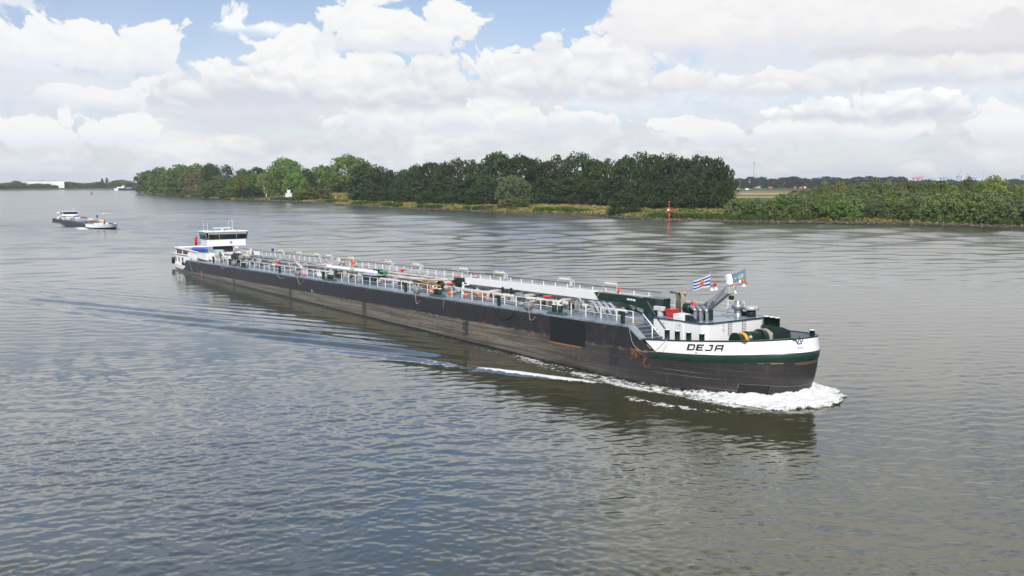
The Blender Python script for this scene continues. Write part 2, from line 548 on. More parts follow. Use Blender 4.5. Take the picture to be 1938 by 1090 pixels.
def np_mesh(name, verts, faces, m, smooth=True):
    """fast mesh from numpy arrays (quads)"""
    me = bpy.data.meshes.new(name)
    nv, nf, k = len(verts), len(faces), faces.shape[1]
    me.vertices.add(nv)
    me.vertices.foreach_set('co', np.ascontiguousarray(verts, np.float32).ravel())
    me.loops.add(nf * k)
    me.loops.foreach_set('vertex_index', np.ascontiguousarray(faces, np.int32).ravel())
    me.polygons.add(nf)
    me.polygons.foreach_set('loop_start', np.arange(0, nf * k, k, dtype=np.int32))
    me.polygons.foreach_set('loop_total', np.full(nf, k, np.int32))
    me.polygons.foreach_set('use_smooth', np.full(nf, smooth, bool))
    me.materials.append(m)
    me.update(calc_edges=True)
    return me


def grid_faces(nr, nc):
    i = np.arange(nr - 1)[:, None] * nc + np.arange(nc - 1)[None, :]
    return np.stack([i, i + 1, i + nc + 1, i + nc], -1).reshape(-1, 4)


# ------------------------------------------------------------------ frame of the big barge
SX = Vector((0.57091004, -0.82077482, 0.01975887))      # towards the bow
SY = Vector((0.82093509, 0.57102152, 0.0))              # towards port
SZ = SX.cross(SY)
SO = Vector((-56.26497644, 166.54903522, 1.97972353))   # starboard deck edge, x = 0
SROT = Matrix((SX, SY, SZ)).transposed()


def sw(x, y, z):
    return SO + SX * x + SY * y + SZ * z


HD = np.array([0.57102152, -0.82093509])                # heading on the water
PD = np.array([0.82093509, 0.57102152])


def wl_z(x):
    return -(1.98 + 0.01976 * x)


# ------------------------------------------------------------------ water
def ship_xy(x, y):
    """world -> ship plan coordinates (numpy)"""
    dx, dy = x - SO.x, y - SO.y
    return dx * HD[0] + dy * HD[1], dx * PD[0] + dy * PD[1]


def wake_height(x, y):
    """diverging bow wave of the big barge: short oblique crests in echelon along the cusp line"""
    sx, sy = ship_xy(x, y)
    h = np.zeros_like(x)
    for side in (0, 1):
        yy = -sy if side == 0 else sy - 11.4
        back = 121.0 - sx                      # metres behind the stem
        ang = math.radians(15.5)
        along = back * math.cos(ang) + yy * math.sin(ang)
        perp = -back * math.sin(ang) + yy * math.cos(ang)
        ph = (back * math.sin(math.radians(27)) - yy * math.cos(math.radians(27)))
        lam = 3.3
        amp = 0.30 * np.clip((along - 20) / 15, 0, 1) * (1 + along / 40) ** -0.5
        env = np.exp(-((perp - 0.3) / (1.7 + along * 0.022)) ** 2) * (0.65 + 0.6 * fbm(x * 0.12, y * 0.12, 2, 44))
        h += np.where(along > 0, amp * env * np.sin(2 * math.pi * ph / lam + 0.5 * np.sin(along * 0.13)), 0)
        env2 = np.exp(-((perp + 6) / 5.0) ** 2) * np.clip((along - 15) / 20, 0, 1)
        h += np.where(along > 0, 0.05 * env2 * np.sin(2 * math.pi * ph / 2.3), 0)
    return h


def foam_amount(x, y):
    sx, sy = ship_xy(x, y)
    f = np.zeros_like(x)
    n = fbm(sx * 0.55, sy * 1.3, 4, 3)
    n2 = fbm(sx * 1.7, sy * 3.0, 3, 9)
    # turbulent strip along the starboard side, strongest near the bow
    dist = -sy - np.interp(sx, [0, 60, 95, 105, 114, 122], [0, 0, 0, 0, 0, -1.5])
    w = np.interp(sx, [10, 55, 80, 95, 105, 112, 120], [0.5, 0.7, 1.2, 2.2, 2.2, 1.6, 1.4])
    s = np.interp(sx, [0, 30, 60, 80, 95, 108, 116, 124], [0.03, 0.05, 0.10, 0.20, 0.34, 0.55, 0.9, 1.0])
    strip = np.exp(-(np.clip(dist - 0.2, 0, 99) / w) ** 2) * s
    f = np.maximum(f, np.where((dist > -1.0) & (sx > 0) & (sx < 124), strip * (0.35 + 1.1 * n), 0))
    # breaking crest of the diverging bow wave
    ang = math.radians(15.5)
    back = 121.0 - sx
    yy = -sy
    c = np.interp(sx, [96, 103, 108, 113, 117], [7.6, 5.9, 4.1, 2.0, 0.7])
    br = np.exp(-((yy - c) / (0.50 + 0.30 * (n2 - 0.4))) ** 2) * np.interp(sx, [98, 102, 104.5, 110.5, 112.5, 114], [0, 0.35, 0.95, 1.0, 0.55, 0])
    f = np.maximum(f, np.where(yy > 0, br * (0.6 + 0.9 * n2), 0))
    br2 = np.exp(-((yy - c - 0.9) / 1.6) ** 2) * np.interp(sx, [84, 94, 100, 104, 110], [0, 0.28, 0.42, 0.25, 0])
    f = np.maximum(f, np.where(yy > 0, br2 * (n + 0.6 * n2), 0))
    # froth shed round the bow wave
    ex, ey = (sx - 118.0) / 9.6, (sy - 5.7) / 9.4
    er = np.hypot(ex, ey)
    ring = np.exp(-((er - 0.97) / 0.10) ** 2) * np.interp(sx, [108, 114, 118, 122, 126], [0, 0.2, 0.5, 0.6, 0.35]) * np.interp(sy, [-9, 4, 10], [1, 1, 0.2])
    f = np.maximum(f, ring * np.clip(2.2 * n * n2 * 1.6 - 0.25, 0, 1))
    # propeller wash astern
    sy0 = sy - 5.7
    wash = np.exp(-(sy0 / (4.0 + np.clip(-sx - 8, 0, 400) * 0.045)) ** 2) * np.exp(-np.clip(-sx - 8, 0, 999) / 30.0) * 0.50
    f = np.maximum(f, np.where(sx < -7, wash * (0.3 + n), 0))
    # second tanker further up the river
    tx, ty = (x + 136.5), (y - 317.8)
    qx, qy = tx * HD[0] + ty * HD[1], tx * PD[0] + ty * PD[1]
    b2 = np.exp(-(np.clip(-qy - 0.2 + np.clip(qx, 0, 99) * 0.12, 0, 99) / 2.6) ** 2) * np.interp(qx, [-3, 3, 7, 11, 13.5], [0, 0.15, 0.6, 0.9, 0])
    f = np.maximum(f, np.where(qy < 2, b2 * (0.6 + n), 0))
    e2 = np.hypot((qx - 1.5) / 10.9, (qy - 4.3) / 5.0)
    f = np.maximum(f, np.exp(-((e2 - 1.15) / 0.33) ** 2) * np.interp(qx, [-4, 2, 8], [0, 0.8, 1.0]) * (qy < 9) * (0.8 + n))
    return np.clip(f, 0, 1.2)


def murk_amount(x, y):
    """silt stirred up beside the hull"""
    sx, sy = ship_xy(x, y)
    d = np.where(sy < 0, -sy, np.clip(sy - 11.4, 0, None))
    m = np.exp(-(d / 5.0) ** 2) * np.interp(sx, [-60, -10, 20, 118, 124], [0.3, 0.7, 1, 1, 0])
    return m


WAVELET = 0.025


def build_water():
    m = bpy.data.materials.new('river_water')
    m.use_nodes = True
    T = NT(m.node_tree)
    b = T.n['Principled BSDF']
    tc = T.new('ShaderNodeTexCoord')
    P = tc.outputs['Object']
    fo = T.new('ShaderNodeAttribute'); fo.attribute_name = 'foam'
    mu = T.new('ShaderNodeAttribute'); mu.attribute_name = 'silt'
    n_f = T.noise(P, 2.6, 6, 0.68)
    foam = T.smooth(T.m('ADD', fo.outputs['Fac'], T.m('MULTIPLY', T.m('SUBTRACT', n_f, 0.5), 1.3)), 0.34, 0.62)
    foam = T.m('MULTIPLY', foam, T.smooth(fo.outputs['Fac'], 0.02, 0.15))
    base = T.mix(mu.outputs['Fac'], (0.037, 0.039, 0.013), (0.066, 0.066, 0.022))
    base = T.mix(T.smooth(T.noise(P, 0.02, 3), 0.4, 0.65), base, (0.042, 0.041, 0.016))
    T.l.new(T.mix(foam, base, (0.74, 0.74, 0.70)), b.inputs['Base Color'])
    b.inputs['IOR'].default_value = 1.5
    # unresolved wavelets: the further off, the more of the wave slopes fall below what the sheet models
    far = T.new('ShaderNodeVectorMath', operation='LENGTH')
    T.l.new(P, far.inputs[0])
    rg = T.lin(far.outputs['Value'], 60, 330, 0.04, 0.18)
    T.l.new(T.m('ADD', T.m('MULTIPLY', foam, 0.6), rg, clamp=True), b.inputs['Roughness'])
    b.inputs['Specular IOR Level'].default_value = 0.5
    # ripples: two wind-blown noises, stronger in gusty patches
    mp = T.new('ShaderNodeMapping')
    mp.inputs['Rotation'].default_value = (0, 0, R(-12))
    mp.inputs['Scale'].default_value = (0.55, 1.25, 1.0)
    T.l.new(P, mp.inputs[0])
    mp2 = T.new('ShaderNodeMapping')
    mp2.inputs['Rotation'].default_value = (0, 0, R(18))
    mp2.inputs['Scale'].default_value = (0.8, 1.2, 1.0)
    T.l.new(P, mp2.inputs[0])
    r1 = T.noise(mp.outputs[0], 1.9, 3, 0.55)
    r2 = T.m('POWER', T.m('SUBTRACT', 1.0, T.m('ABSOLUTE', T.m('MULTIPLY', T.m('SUBTRACT', T.noise(mp2.outputs[0], 2.1, 5, 0.62), 0.5), 2.6)), clamp=True), 5.0)
    mp3 = T.new('ShaderNodeMapping')
    mp3.inputs['Rotation'].default_value = (0, 0, R(8))
    mp3.inputs['Scale'].default_value = (0.35, 1.0, 1.0)
    T.l.new(P, mp3.inputs[0])
    gust = T.smooth(T.noise(mp3.outputs[0], 0.028, 4, 0.6), 0.34, 0.66, 0.35, 1.45)
    hgt = T.m('ADD', T.m('MULTIPLY', r1, 0.030), T.m('MULTIPLY', r2, 0.060))
    hgt = T.m('ADD', T.m('MULTIPLY', hgt, gust), T.m('MULTIPLY', foam, T.m('MULTIPLY', n_f, 0.10)))
    bp = T.new('ShaderNodeBump')
    bp.inputs['Strength'].default_value = 0.04
    bp.inputs['Distance'].default_value = 0.62
    T.l.new(hgt, bp.inputs['Height'])
    # the finest wavelets, as a spread of facet directions
    mp4 = T.new('ShaderNodeMapping')
    mp4.inputs['Rotation'].default_value = (0, 0, R(-6))
    mp4.inputs['Scale'].default_value = (0.7, 1.5, 1.0)
    T.l.new(P, mp4.inputs[0])
    nz = T.new('ShaderNodeTexNoise')
    T.l.new(mp4.outputs[0], nz.inputs['Vector'])
    nz.inputs['Scale'].default_value = 1.1
    nz.inputs['Detail'].default_value = 3.0
    nz.inputs['Roughness'].default_value = 0.6
    cc = T.sep(nz.outputs[1])
    k = T.m('MULTIPLY', gust, WAVELET)
    va = T.new('ShaderNodeVectorMath', operation='ADD')
    T.l.new(bp.outputs[0], va.inputs[0])
    T.l.new(T.xyz(T.m('MULTIPLY', T.m('SUBTRACT', cc[0], 0.5), T.m('MULTIPLY', k, 0.7)), T.m('MULTIPLY', T.m('SUBTRACT', cc[1], 0.53), k), 0.0), va.inputs[1])
    vn = T.new('ShaderNodeVectorMath', operation='NORMALIZE')
    T.l.new(va.outputs[0], vn.inputs[0])
    T.l.new(vn.outputs[0], b.inputs['Normal'])

    # sheet: fan of rows whose spacing grows with distance from the bridge the photo was taken from
    r, rows = 24.0, []
    while r < 3200:
        rows.append(r)
        r += max(0.11, r * r * 4.2e-5)
    rows = np.array(rows)
    az = np.radians(np.concatenate([np.linspace(-80, -36, 40, endpoint=False), np.linspace(-36, 36, 1300), np.linspace(36, 80, 41)[1:]]))
    RR, AA = np.meshgrid(rows, az, indexing='ij')
    X, Y = RR * np.sin(AA), RR * np.cos(AA)
    sp = np.maximum(0.11, RR * RR * 4.2e-5)
    sp = np.maximum(sp, RR * 0.00097)
    Z = np.zeros_like(X)
    g = np.random.default_rng(5)
    patch = 0.55 + 0.9 * fbm(X * 0.018, Y * 0.030, 3, 21)
    for k in range(64):
        lam = 0.42 * (2.8 / 0.42) ** (g.random() ** 1.25)
        th = R(100) + g.normal() * R(30)
        slope = 0.0062 * (lam / 2.0) ** -0.15
        a = slope * lam / (2 * math.pi)
        kx, ky = 2 * math.pi / lam * math.cos(th), 2 * math.pi / lam * math.sin(th)
        ph = kx * X + ky * Y + g.random() * 6.28 + 1.4 * np.sin(X * 0.05 * g.random() + Y * 0.06 * g.random() + k)
        fade = np.clip((lam / sp - 2.0) / 2.5, 0, 1)
        Z += a * fade * np.sin(ph)
    # short steep wind ripples, gathered in cat's paws
    S = np.zeros_like(X)
    for k in range(44):
        lam = 0.32 * (1.1 / 0.32) ** g.random()
        th = R(102) + g.normal() * R(38)
        kx, ky = 2 * math.pi / lam * math.cos(th), 2 * math.pi / lam * math.sin(th)
        S += 0.0112 * lam / (2 * math.pi) * np.clip((lam / sp - 2.0) / 1.5, 0, 1) * np.sin(kx * X + ky * Y + g.random() * 6.28 + 2.0 * np.sin(X * (0.2 + 0.3 * g.random()) + k) + 2.0 * np.sin(Y * (0.2 + 0.3 * g.random()) - k))
    S = S + 22.0 * S * np.abs(S)
    paws = np.clip(2.6 * fbm(X * 0.10, Y * 0.22, 3, 61) - 0.55, 0.15, 1.6)
    Z += S * paws
    # longer, lower undulations carry the slope where the short ones can no longer be modelled
    lam = 2.2
    while lam < 60:
        for q in range(7):
            l_ = lam * (0.8 + 0.45 * g.random())
            th = R(95) + g.normal() * R(34)
            a = np.minimum(np.interp(RR, [60, 140, 300], [0.005, 0.007, 0.023]) * l_ / (2 * math.pi), 0.085)
            kx, ky = 2 * math.pi / l_ * math.cos(th), 2 * math.pi / l_ * math.sin(th)
            w_ = np.clip((l_ / sp - 2.2) / 1.2, 0, 1) * np.clip((9.5 - l_ / sp) / 3.0, 0, 1)
            Z += a * w_ * np.sin(kx * X + ky * Y + g.random() * 6.28 + 1.2 * np.sin(X * 0.3 / l_ + g.random() * 6) + 1.2 * np.sin(Y * 0.25 / l_ + g.random() * 6))
        lam *= 1.5
    hx, hy = ship_xy(X, Y)
    gap = np.hypot(np.where(hy < 0, hy, np.clip(hy - 11.4, 0, None)), np.clip(np.abs(hx - 58) - 66, 0, None))
    Z *= patch * (1 - 0.5 * np.exp(-(gap / 13.0) ** 2))
    Z += wake_height(X, Y) * np.clip((3.0 / sp - 2.0) / 2.0, 0, 1)
    # breaking shoulder of the bow wave
    cc_ = np.interp(hx, [96, 103, 108, 113, 117], [7.6, 5.9, 4.1, 2.0, 0.7])
    Z += 0.19 * np.exp(-((-hy - cc_) / 0.75) ** 2) * np.interp(hx, [96, 102, 106, 111, 115], [0, 0.3, 1, 0.8, 0]) * (hy < 0)
    V = np.stack([X, Y, Z], -1).reshape(-1, 3)
    me = np_mesh('water', V, grid_faces(len(rows), len(az)), m)
    for nm, fn in (('foam', foam_amount), ('silt', murk_amount)):
        at = me.attributes.new(nm, 'FLOAT', 'POINT')
        at.data.foreach_set('value', fn(X, Y).astype(np.float32).ravel())
    o = bpy.data.objects.new('water', me)
    scene.collection.objects.link(o)
    tag(o, 'wide rippled grey brown river carrying the barges', 'river', kind='structure')
    # river bed / water beyond the fan, behind the camera
    mb = MB()
    n = 48
    ring = lambda r, z: [(r * math.sin(2 * math.pi * i / n), r * math.cos(2 * math.pi * i / n), z) for i in range(n)]
    mb.loft([ring(0.5, -0.35), ring(24, -0.35), ring(200, -0.4), ring(3000, -0.9), ring(9000, -1.2)])
    o = mb.build('riverbed', mat('river_silt', (0.045, 0.045, 0.025), 0.25, var=0.1, scale=0.05), None)
    tag(o, 'murky silt bed under the river', 'riverbed', kind='structure')


build_water()


def build_bow_wave(name, line, hmax, label, seed, width=2.2):
    """heap of broken white water: line = list of (ship x, ship y, height factor, outward normal x, y, width factor)"""
    m = MATS.get('white_water')
    if m is None:
        m = bpy.data.materials.new('white_water')
        m.use_nodes = True
        T = NT(m.node_tree)
        b = T.n['Principled BSDF']
        tc = T.new('ShaderNodeTexCoord')
        at = T.new('ShaderNodeAttribute'); at.attribute_name = 'foam'
        n = T.noise(tc.outputs['Object'], 2.4, 6, 0.7)
        fm = T.smooth(T.m('ADD', at.outputs['Fac'], T.m('MULTIPLY', T.m('SUBTRACT', n, 0.5), 2.0)), 0.30, 0.72)
        T.l.new(T.mix(fm, (0.085, 0.090, 0.048), (0.68, 0.69, 0.67)), b.inputs['Base Color'])
        T.l.new(T.m('ADD', T.m('MULTIPLY', fm, 0.7), 0.06), b.inputs['Roughness'])
        b.inputs['IOR'].default_value = 1.333
        bp = T.new('ShaderNodeBump')
        bp.inputs['Strength'].default_value = 0.45
        bp.inputs['Distance'].default_value = 0.10
        T.l.new(T.noise(tc.outputs['Object'], 7.0, 4, 0.7), bp.inputs['Height'])
        T.l.new(bp.outputs[0], b.inputs['Normal'])
        tr = T.new('ShaderNodeBsdfTransparent')
        mx = T.new('ShaderNodeMixShader')
        n2 = T.noise(tc.outputs['Object'], 1.7, 6, 0.75)
        T.l.new(T.smooth(T.m('ADD', at.outputs['Fac'], T.m('MULTIPLY', T.m('SUBTRACT', n2, 0.5), 2.0)), 0.30, 0.44), mx.inputs[0])
        T.l.new(tr.outputs[0], mx.inputs[1]); T.l.new(b.outputs[0], mx.inputs[2])
        T.l.new(mx.outputs[0], T.n['Material Output'].inputs[0])
        MATS['white_water'] = m
    L = np.array(line, float)
    t = np.arange(len(L))
    nu, nv = 700, 90
    u = np.linspace(0, len(L) - 1, nu)
    C = np.stack([np.interp(u, t, L[:, k]) for k in range(6)], -1)
    v = np.linspace(0, 1, nv)
    d = (v[None, :] * 1.0 - 0.12) * width * C[:, 5:6]
    x = C[:, 0:1] + C[:, 3:4] * d
    y = C[:, 1:2] + C[:, 4:5] * d
    arc = np.cumsum(np.r_[0, np.hypot(np.diff(C[:, 0]), np.diff(C[:, 1]))])[:, None] + 0 * d
    n1 = fbm(arc * 0.9, d * 1.3, 4, seed)
    n2 = fbm(arc * 3.2, d * 4.0, 4, seed + 5)
    vv = v[None, :]
    prof = np.interp(vv, [0, 0.18, 0.45, 0.75, 0.93, 1.0], [0.85, 1.0, 0.80, 0.40, 0.12, -0.12])
    n3 = fbm(arc * 8.0, d * 9.0, 3, seed + 9)
    h = hmax * C[:, 2:3] * prof * (0.62 + 0.55 * n1 + 0.45 * (n2 - 0.5) + 0.18 * (n3 - 0.5)) - 0.08
    wob = (1.5 * (n1 - 0.5) + 0.5 * (n2 - 0.5)) * vv ** 2 * C[:, 5:6]
    x = x + C[:, 3:4] * wob; y = y + C[:, 4:5] * wob
    foam = np.clip(np.interp(vv, [0, 0.1, 0.3, 0.7, 0.88, 1.0], [0.50, 0.60, 0.85, 0.95, 0.6, 0.0]) * np.clip(C[:, 2:3] * 1.5, 0, 1) + 0.5 * (n1 - 0.5), 0, 1.2)
    W = np.stack([SO.x + x * HD[0] + y * PD[0], SO.y + x * HD[1] + y * PD[1], h], -1)
    o0 = W[nu // 2, nv // 2].copy(); o0[2] = 0
    me = np_mesh(name, (W - o0).reshape(-1, 3), grid_faces(nu, nv), m)
    a = me.attributes.new('foam', 'FLOAT', 'POINT')
    a.data.foreach_set('value', foam.astype(np.float32).ravel())
    # thrown drops and clots of foam
    o = bpy.data.objects.new(name, me)
    scene.collection.objects.link(o)
    o.location = o0
    tag(o, label, 'bow wave', kind='stuff')
    return o


# ------------------------------------------------------------------ the big tank barge
def M_HULL():
    if 'hull_black_paint' in MATS:
        return MATS['hull_black_paint']
    m = bpy.data.materials.new('hull_black_paint')
    m.use_nodes = True
    T = NT(m.node_tree)
    b = T.n['Principled BSDF']
    tc = T.new('ShaderNodeTexCoord')
    at = T.new('ShaderNodeAttribute'); at.attribute_name = 'station'      # (metres along, metres over the deck edge, 0)
    s = T.sep(at.outputs['Vector'])
    P = T.xyz(s[0], s[1], 0.0)
    X, Zc = s[0], s[1]
    big = T.noise(T.xyz(T.m('MULTIPLY', X, 0.12), T.m('MULTIPLY', Zc, 0.7)), 1.0, 5, 0.6)
    fine = T.noise(T.xyz(T.m('MULTIPLY', X, 0.7), T.m('MULTIPLY', Zc, 2.0)), 2.2, 6, 0.65)
    lines = T.noise(T.xyz(T.m('MULTIPLY', X, 0.045), T.m('MULTIPLY', Zc, 2.6)), 2.2, 4, 0.55)
    drip = T.noise(T.xyz(T.m('MULTIPLY', X, 1.7), T.m('MULTIPLY', Zc, 0.22)), 1.6, 4, 0.6)
    black = T.mix(T.smooth(fine, 0.35, 0.7), (0.020, 0.019, 0.022), (0.033, 0.031, 0.034))
    black = T.mix(T.m('MULTIPLY', T.smooth(drip, 0.5, 0.7), 0.5), black, (0.052, 0.049, 0.048))
    silt = T.mix(T.smooth(lines, 0.35, 0.65), (0.085, 0.074, 0.058), (0.245, 0.218, 0.172))
    silt = T.mix(T.smooth(fine, 0.40, 0.70, 0, 0.5), silt, (0.065, 0.058, 0.050))
    silt = T.mix(T.smooth(big, 0.5, 0.7, 0, 0.7), silt, (0.070, 0.064, 0.058))
    # the silt left on the plates below the laden waterline; less of it on the clean bow
    band = T.smooth(T.m('ADD', Zc, T.m('MULTIPLY', T.m('SUBTRACT', fine, 0.5), 0.5)), -1.78, -1.62, 1, 0)
    bowclean = T.smooth(T.m('ADD', X, T.m('MULTIPLY', T.m('SUBTRACT', big, 0.5), 12)), 94, 116, 1, 0.06)
    sternc = T.smooth(X, 4, 12, 0.6, 1)
    col = T.mix(T.m('MULTIPLY', T.m('MULTIPLY', band, bowclean), sternc), black, silt)
    # scuffed seam at the top of the band, rust
    seam = T.m('MULTIPLY', T.smooth(T.m('ABSOLUTE', T.m('ADD', Zc, 1.72)), 0.16, 0.03), T.smooth(T.noise(T.xyz(X, T.m('MULTIPLY', Zc, 3.0)), 1.3, 5, 0.7), 0.50, 0.62))
    col = T.mix(T.m('MULTIPLY', seam, T.smooth(X, 70, 100, 0.35, 0.95)), col, (0.30, 0.20, 0.11))
    rn = T.noise(T.xyz(T.m('MULTIPLY', X, 0.9), T.m('MULTIPLY', Zc, 0.75), 5.0), 1.1, 6, 0.68)
    rust = T.m('MULTIPLY', T.smooth(rn, 0.565, 0.66), T.smooth(X, 70, 108, 0.06, 0.9))
    rust = T.m('MULTIPLY', rust, T.smooth(X, 114, 117, 1, 0.0))
    rust = T.m('MULTIPLY', rust, T.smooth(Zc, -1.2, -1.9, 0.12, 1))
    col = T.mix(rust, col, (0.26, 0.10, 0.03))
    pl = T.m('MULTIPLY', T.m('MULTIPLY', T.smooth(X, 103.6, 104.2), T.smooth(X, 108.4, 107.6)), T.smooth(T.m('ABSOLUTE', T.m('ADD', Zc, 2.22)), 0.13, 0.04))
    col = T.mix(T.m('MULTIPLY', pl, T.smooth(fine, 0.3, 0.5, 0.4, 0.95)), col, (0.34, 0.15, 0.035))
    # rubbed dark fender marks down the side
    fm = T.m('ABSOLUTE', T.m('SUBTRACT', T.m('FRACT', T.m('ADD', T.m('MULTIPLY', X, 1 / 21.0), 0.17)), 0.5))
    fmk = T.m('MULTIPLY', T.m('MULTIPLY', T.smooth(fm, 0.030, 0.018), T.smooth(fine, 0.36, 0.5)), T.m('MULTIPLY', T.smooth(Zc, -1.0, -1.5), T.smooth(Zc, -3.4, -2.9)))
    col = T.mix(T.m('MULTIPLY', fmk, 0.8), col, (0.022, 0.021, 0.021))
    # rub rail scrape just under the deck edge
    scr = T.m('MULTIPLY', T.smooth(T.m('ABSOLUTE', T.m('ADD', Zc, 0.22)), 0.10, 0.02), T.smooth(T.noise(T.xyz(T.m('MULTIPLY', X, 1.2), Zc), 1.5, 5, 0.7), 0.52, 0.64))
    col = T.mix(T.m('MULTIPLY', scr, 0.5), col, (0.26, 0.23, 0.20))
    # yellowish waterline streaks low on the plates
    yl = T.m('MULTIPLY', T.smooth(T.noise(T.xyz(T.m('MULTIPLY', X, 0.05), T.m('MULTIPLY', Zc, 5.0), 9.0), 1.9, 3, 0.5), 0.60, 0.68), T.smooth(Zc, -2.2, -2.6))
    col = T.mix(T.m('MULTIPLY', yl, T.smooth(X, 60, 90, 0.2, 0.55)), col, (0.30, 0.24, 0.15))
    # weld seams between plates
    fx = T.m('ABSOLUTE', T.m('SUBTRACT', T.m('FRACT', T.m('MULTIPLY', X, 1 / 6.1)), 0.5))
    col = T.mix(T.m('MULTIPLY', T.smooth(fx, 0.012, 0.003), 0.45), col, (0.028, 0.027, 0.027))
    zseam = T.smooth(T.m('ABSOLUTE', T.m('ADD', Zc, 0.62)), 0.035, 0.01, 0, 0.45)
    col = T.mix(zseam, col, (0.025, 0.024, 0.024))
    # wet black boot-top close to the water
    wet = T.m('ADD', T.m('ADD', Zc, T.m('MULTIPLY', X, 0.01976)), 1.98)
    wf = T.smooth(T.m('ADD', wet, T.m('MULTIPLY', T.m('SUBTRACT', fine, 0.5), 0.3)), 0.30, 0.12)
    col = T.mix(wf, col, (0.013, 0.013, 0.013))
    T.l.new(col, b.inputs['Base Color'])
    T.l.new(T.mix(wf, (0.42, 0.42, 0.42), (0.15, 0.15, 0.15)), b.inputs['Roughness'])
    bp = T.new('ShaderNodeBump')
    bp.inputs['Strength'].default_value = 0.35
    bp.inputs['Distance'].default_value = 0.05
    T.l.new(T.m('ADD', T.noise(T.xyz(T.m('MULTIPLY', X, 0.5), T.m('MULTIPLY', Zc, 0.8)), 1.0, 3), T.m('MULTIPLY', T.smooth(fx, 0.03, 0.0), 0.25)), bp.inputs['Height'])
    T.l.new(bp.outputs[0], b.inputs['Normal'])
    MATS['hull_black_paint'] = m
    return m


B = 11.4
HB = B / 2
XB0 = 108.0                      # where the sides start to curve in to the bow


def bow_pt(t, xe, n=2.15):
    """t 0..1 from the start of the curve to the stem (starboard side)"""
    a = t * math.pi / 2
    x = XB0 + (xe - XB0) * math.sin(a) ** (2 / n)
    y = HB - HB * max(math.cos(a), 0.0) ** (2 / n)
    return x, y


def rim_z(x):
    return float(np.interp(x, [0, 113.7, 114.6, 118, 121.9, 123.8, 125.7], [0, 0, -0.85, -0.63, -0.35, -0.19, 0.0]))


def whi_z(x):                    # white / green boundary
    return float(np.interp(x, [113, 115.3, 118.5, 121.2, 123.3, 125.3, 126], [-1.78, -1.67, -1.54, -1.38, -1.19, -0.99, -0.95]))


def grn_z(x):
    return whi_z(x) - 0.57


XE = {'rim': 125.6, 'whi': 125.8, 'grn': 125.7, 'wl': 124.7, 'keel': 123.0}


def t_at_x(x, xe, n=2.15):
    s = min(max((x - XB0) / (xe - XB0), 0), 1)
    return math.asin(s ** (n / 2)) / (math.pi / 2)


def strip_levels(levels, nt=40, both=True):
    """levels: list of (xe, zfun, x_start). Returns a list of rings, starboard start -> stem -> port start"""
    rings = []
    for xe, zf, xs in levels:
        t0 = t_at_x(xs, xe)
        ring = []
        for k in range(nt + 1):
            t = t0 + (1 - t0) * k / nt
            x, y = bow_pt(t, xe)
            ring.append((x, y, zf(x)))
        ring += [(x, B - y, z) for x, y, z in reversed(ring[:-1])]
        rings.append(ring)
    return rings


lerp = lambda a, b, t: a + (b - a) * t

barge = empty('tank_barge', sw(58, HB, wl_z(58)),
              'long dark tank barge with white bow lettered DEJA and white wheelhouse', 'tank barge', rot=SROT)
BOFF = (58, HB, wl_z(58))


def part(mb, name, m, parent=None, **k):
    o = mb.build(name, m, parent or barge, off=BOFF if (parent is None or parent is barge) else (0, 0, 0), **k)
    return o


def sub(mb, name, m, parent, **k):
    """sub-part of a barge part: parts sit in the barge frame with no offset of their own"""
    return mb.build(name, m, parent, off=BOFF, **k)


def set_station(o, off=BOFF):
    me = o.data
    a = me.attributes.new('station', 'FLOAT_VECTOR', 'POINT')
    co = np.empty(len(me.vertices) * 3, np.float32)
    me.vertices.foreach_get('co', co)
    co = co.reshape(-1, 3) + np.array(off, np.float32)
    co[:, 2], co[:, 1] = 0, co[:, 2].copy()
    a.data.foreach_set('vector', co.ravel())


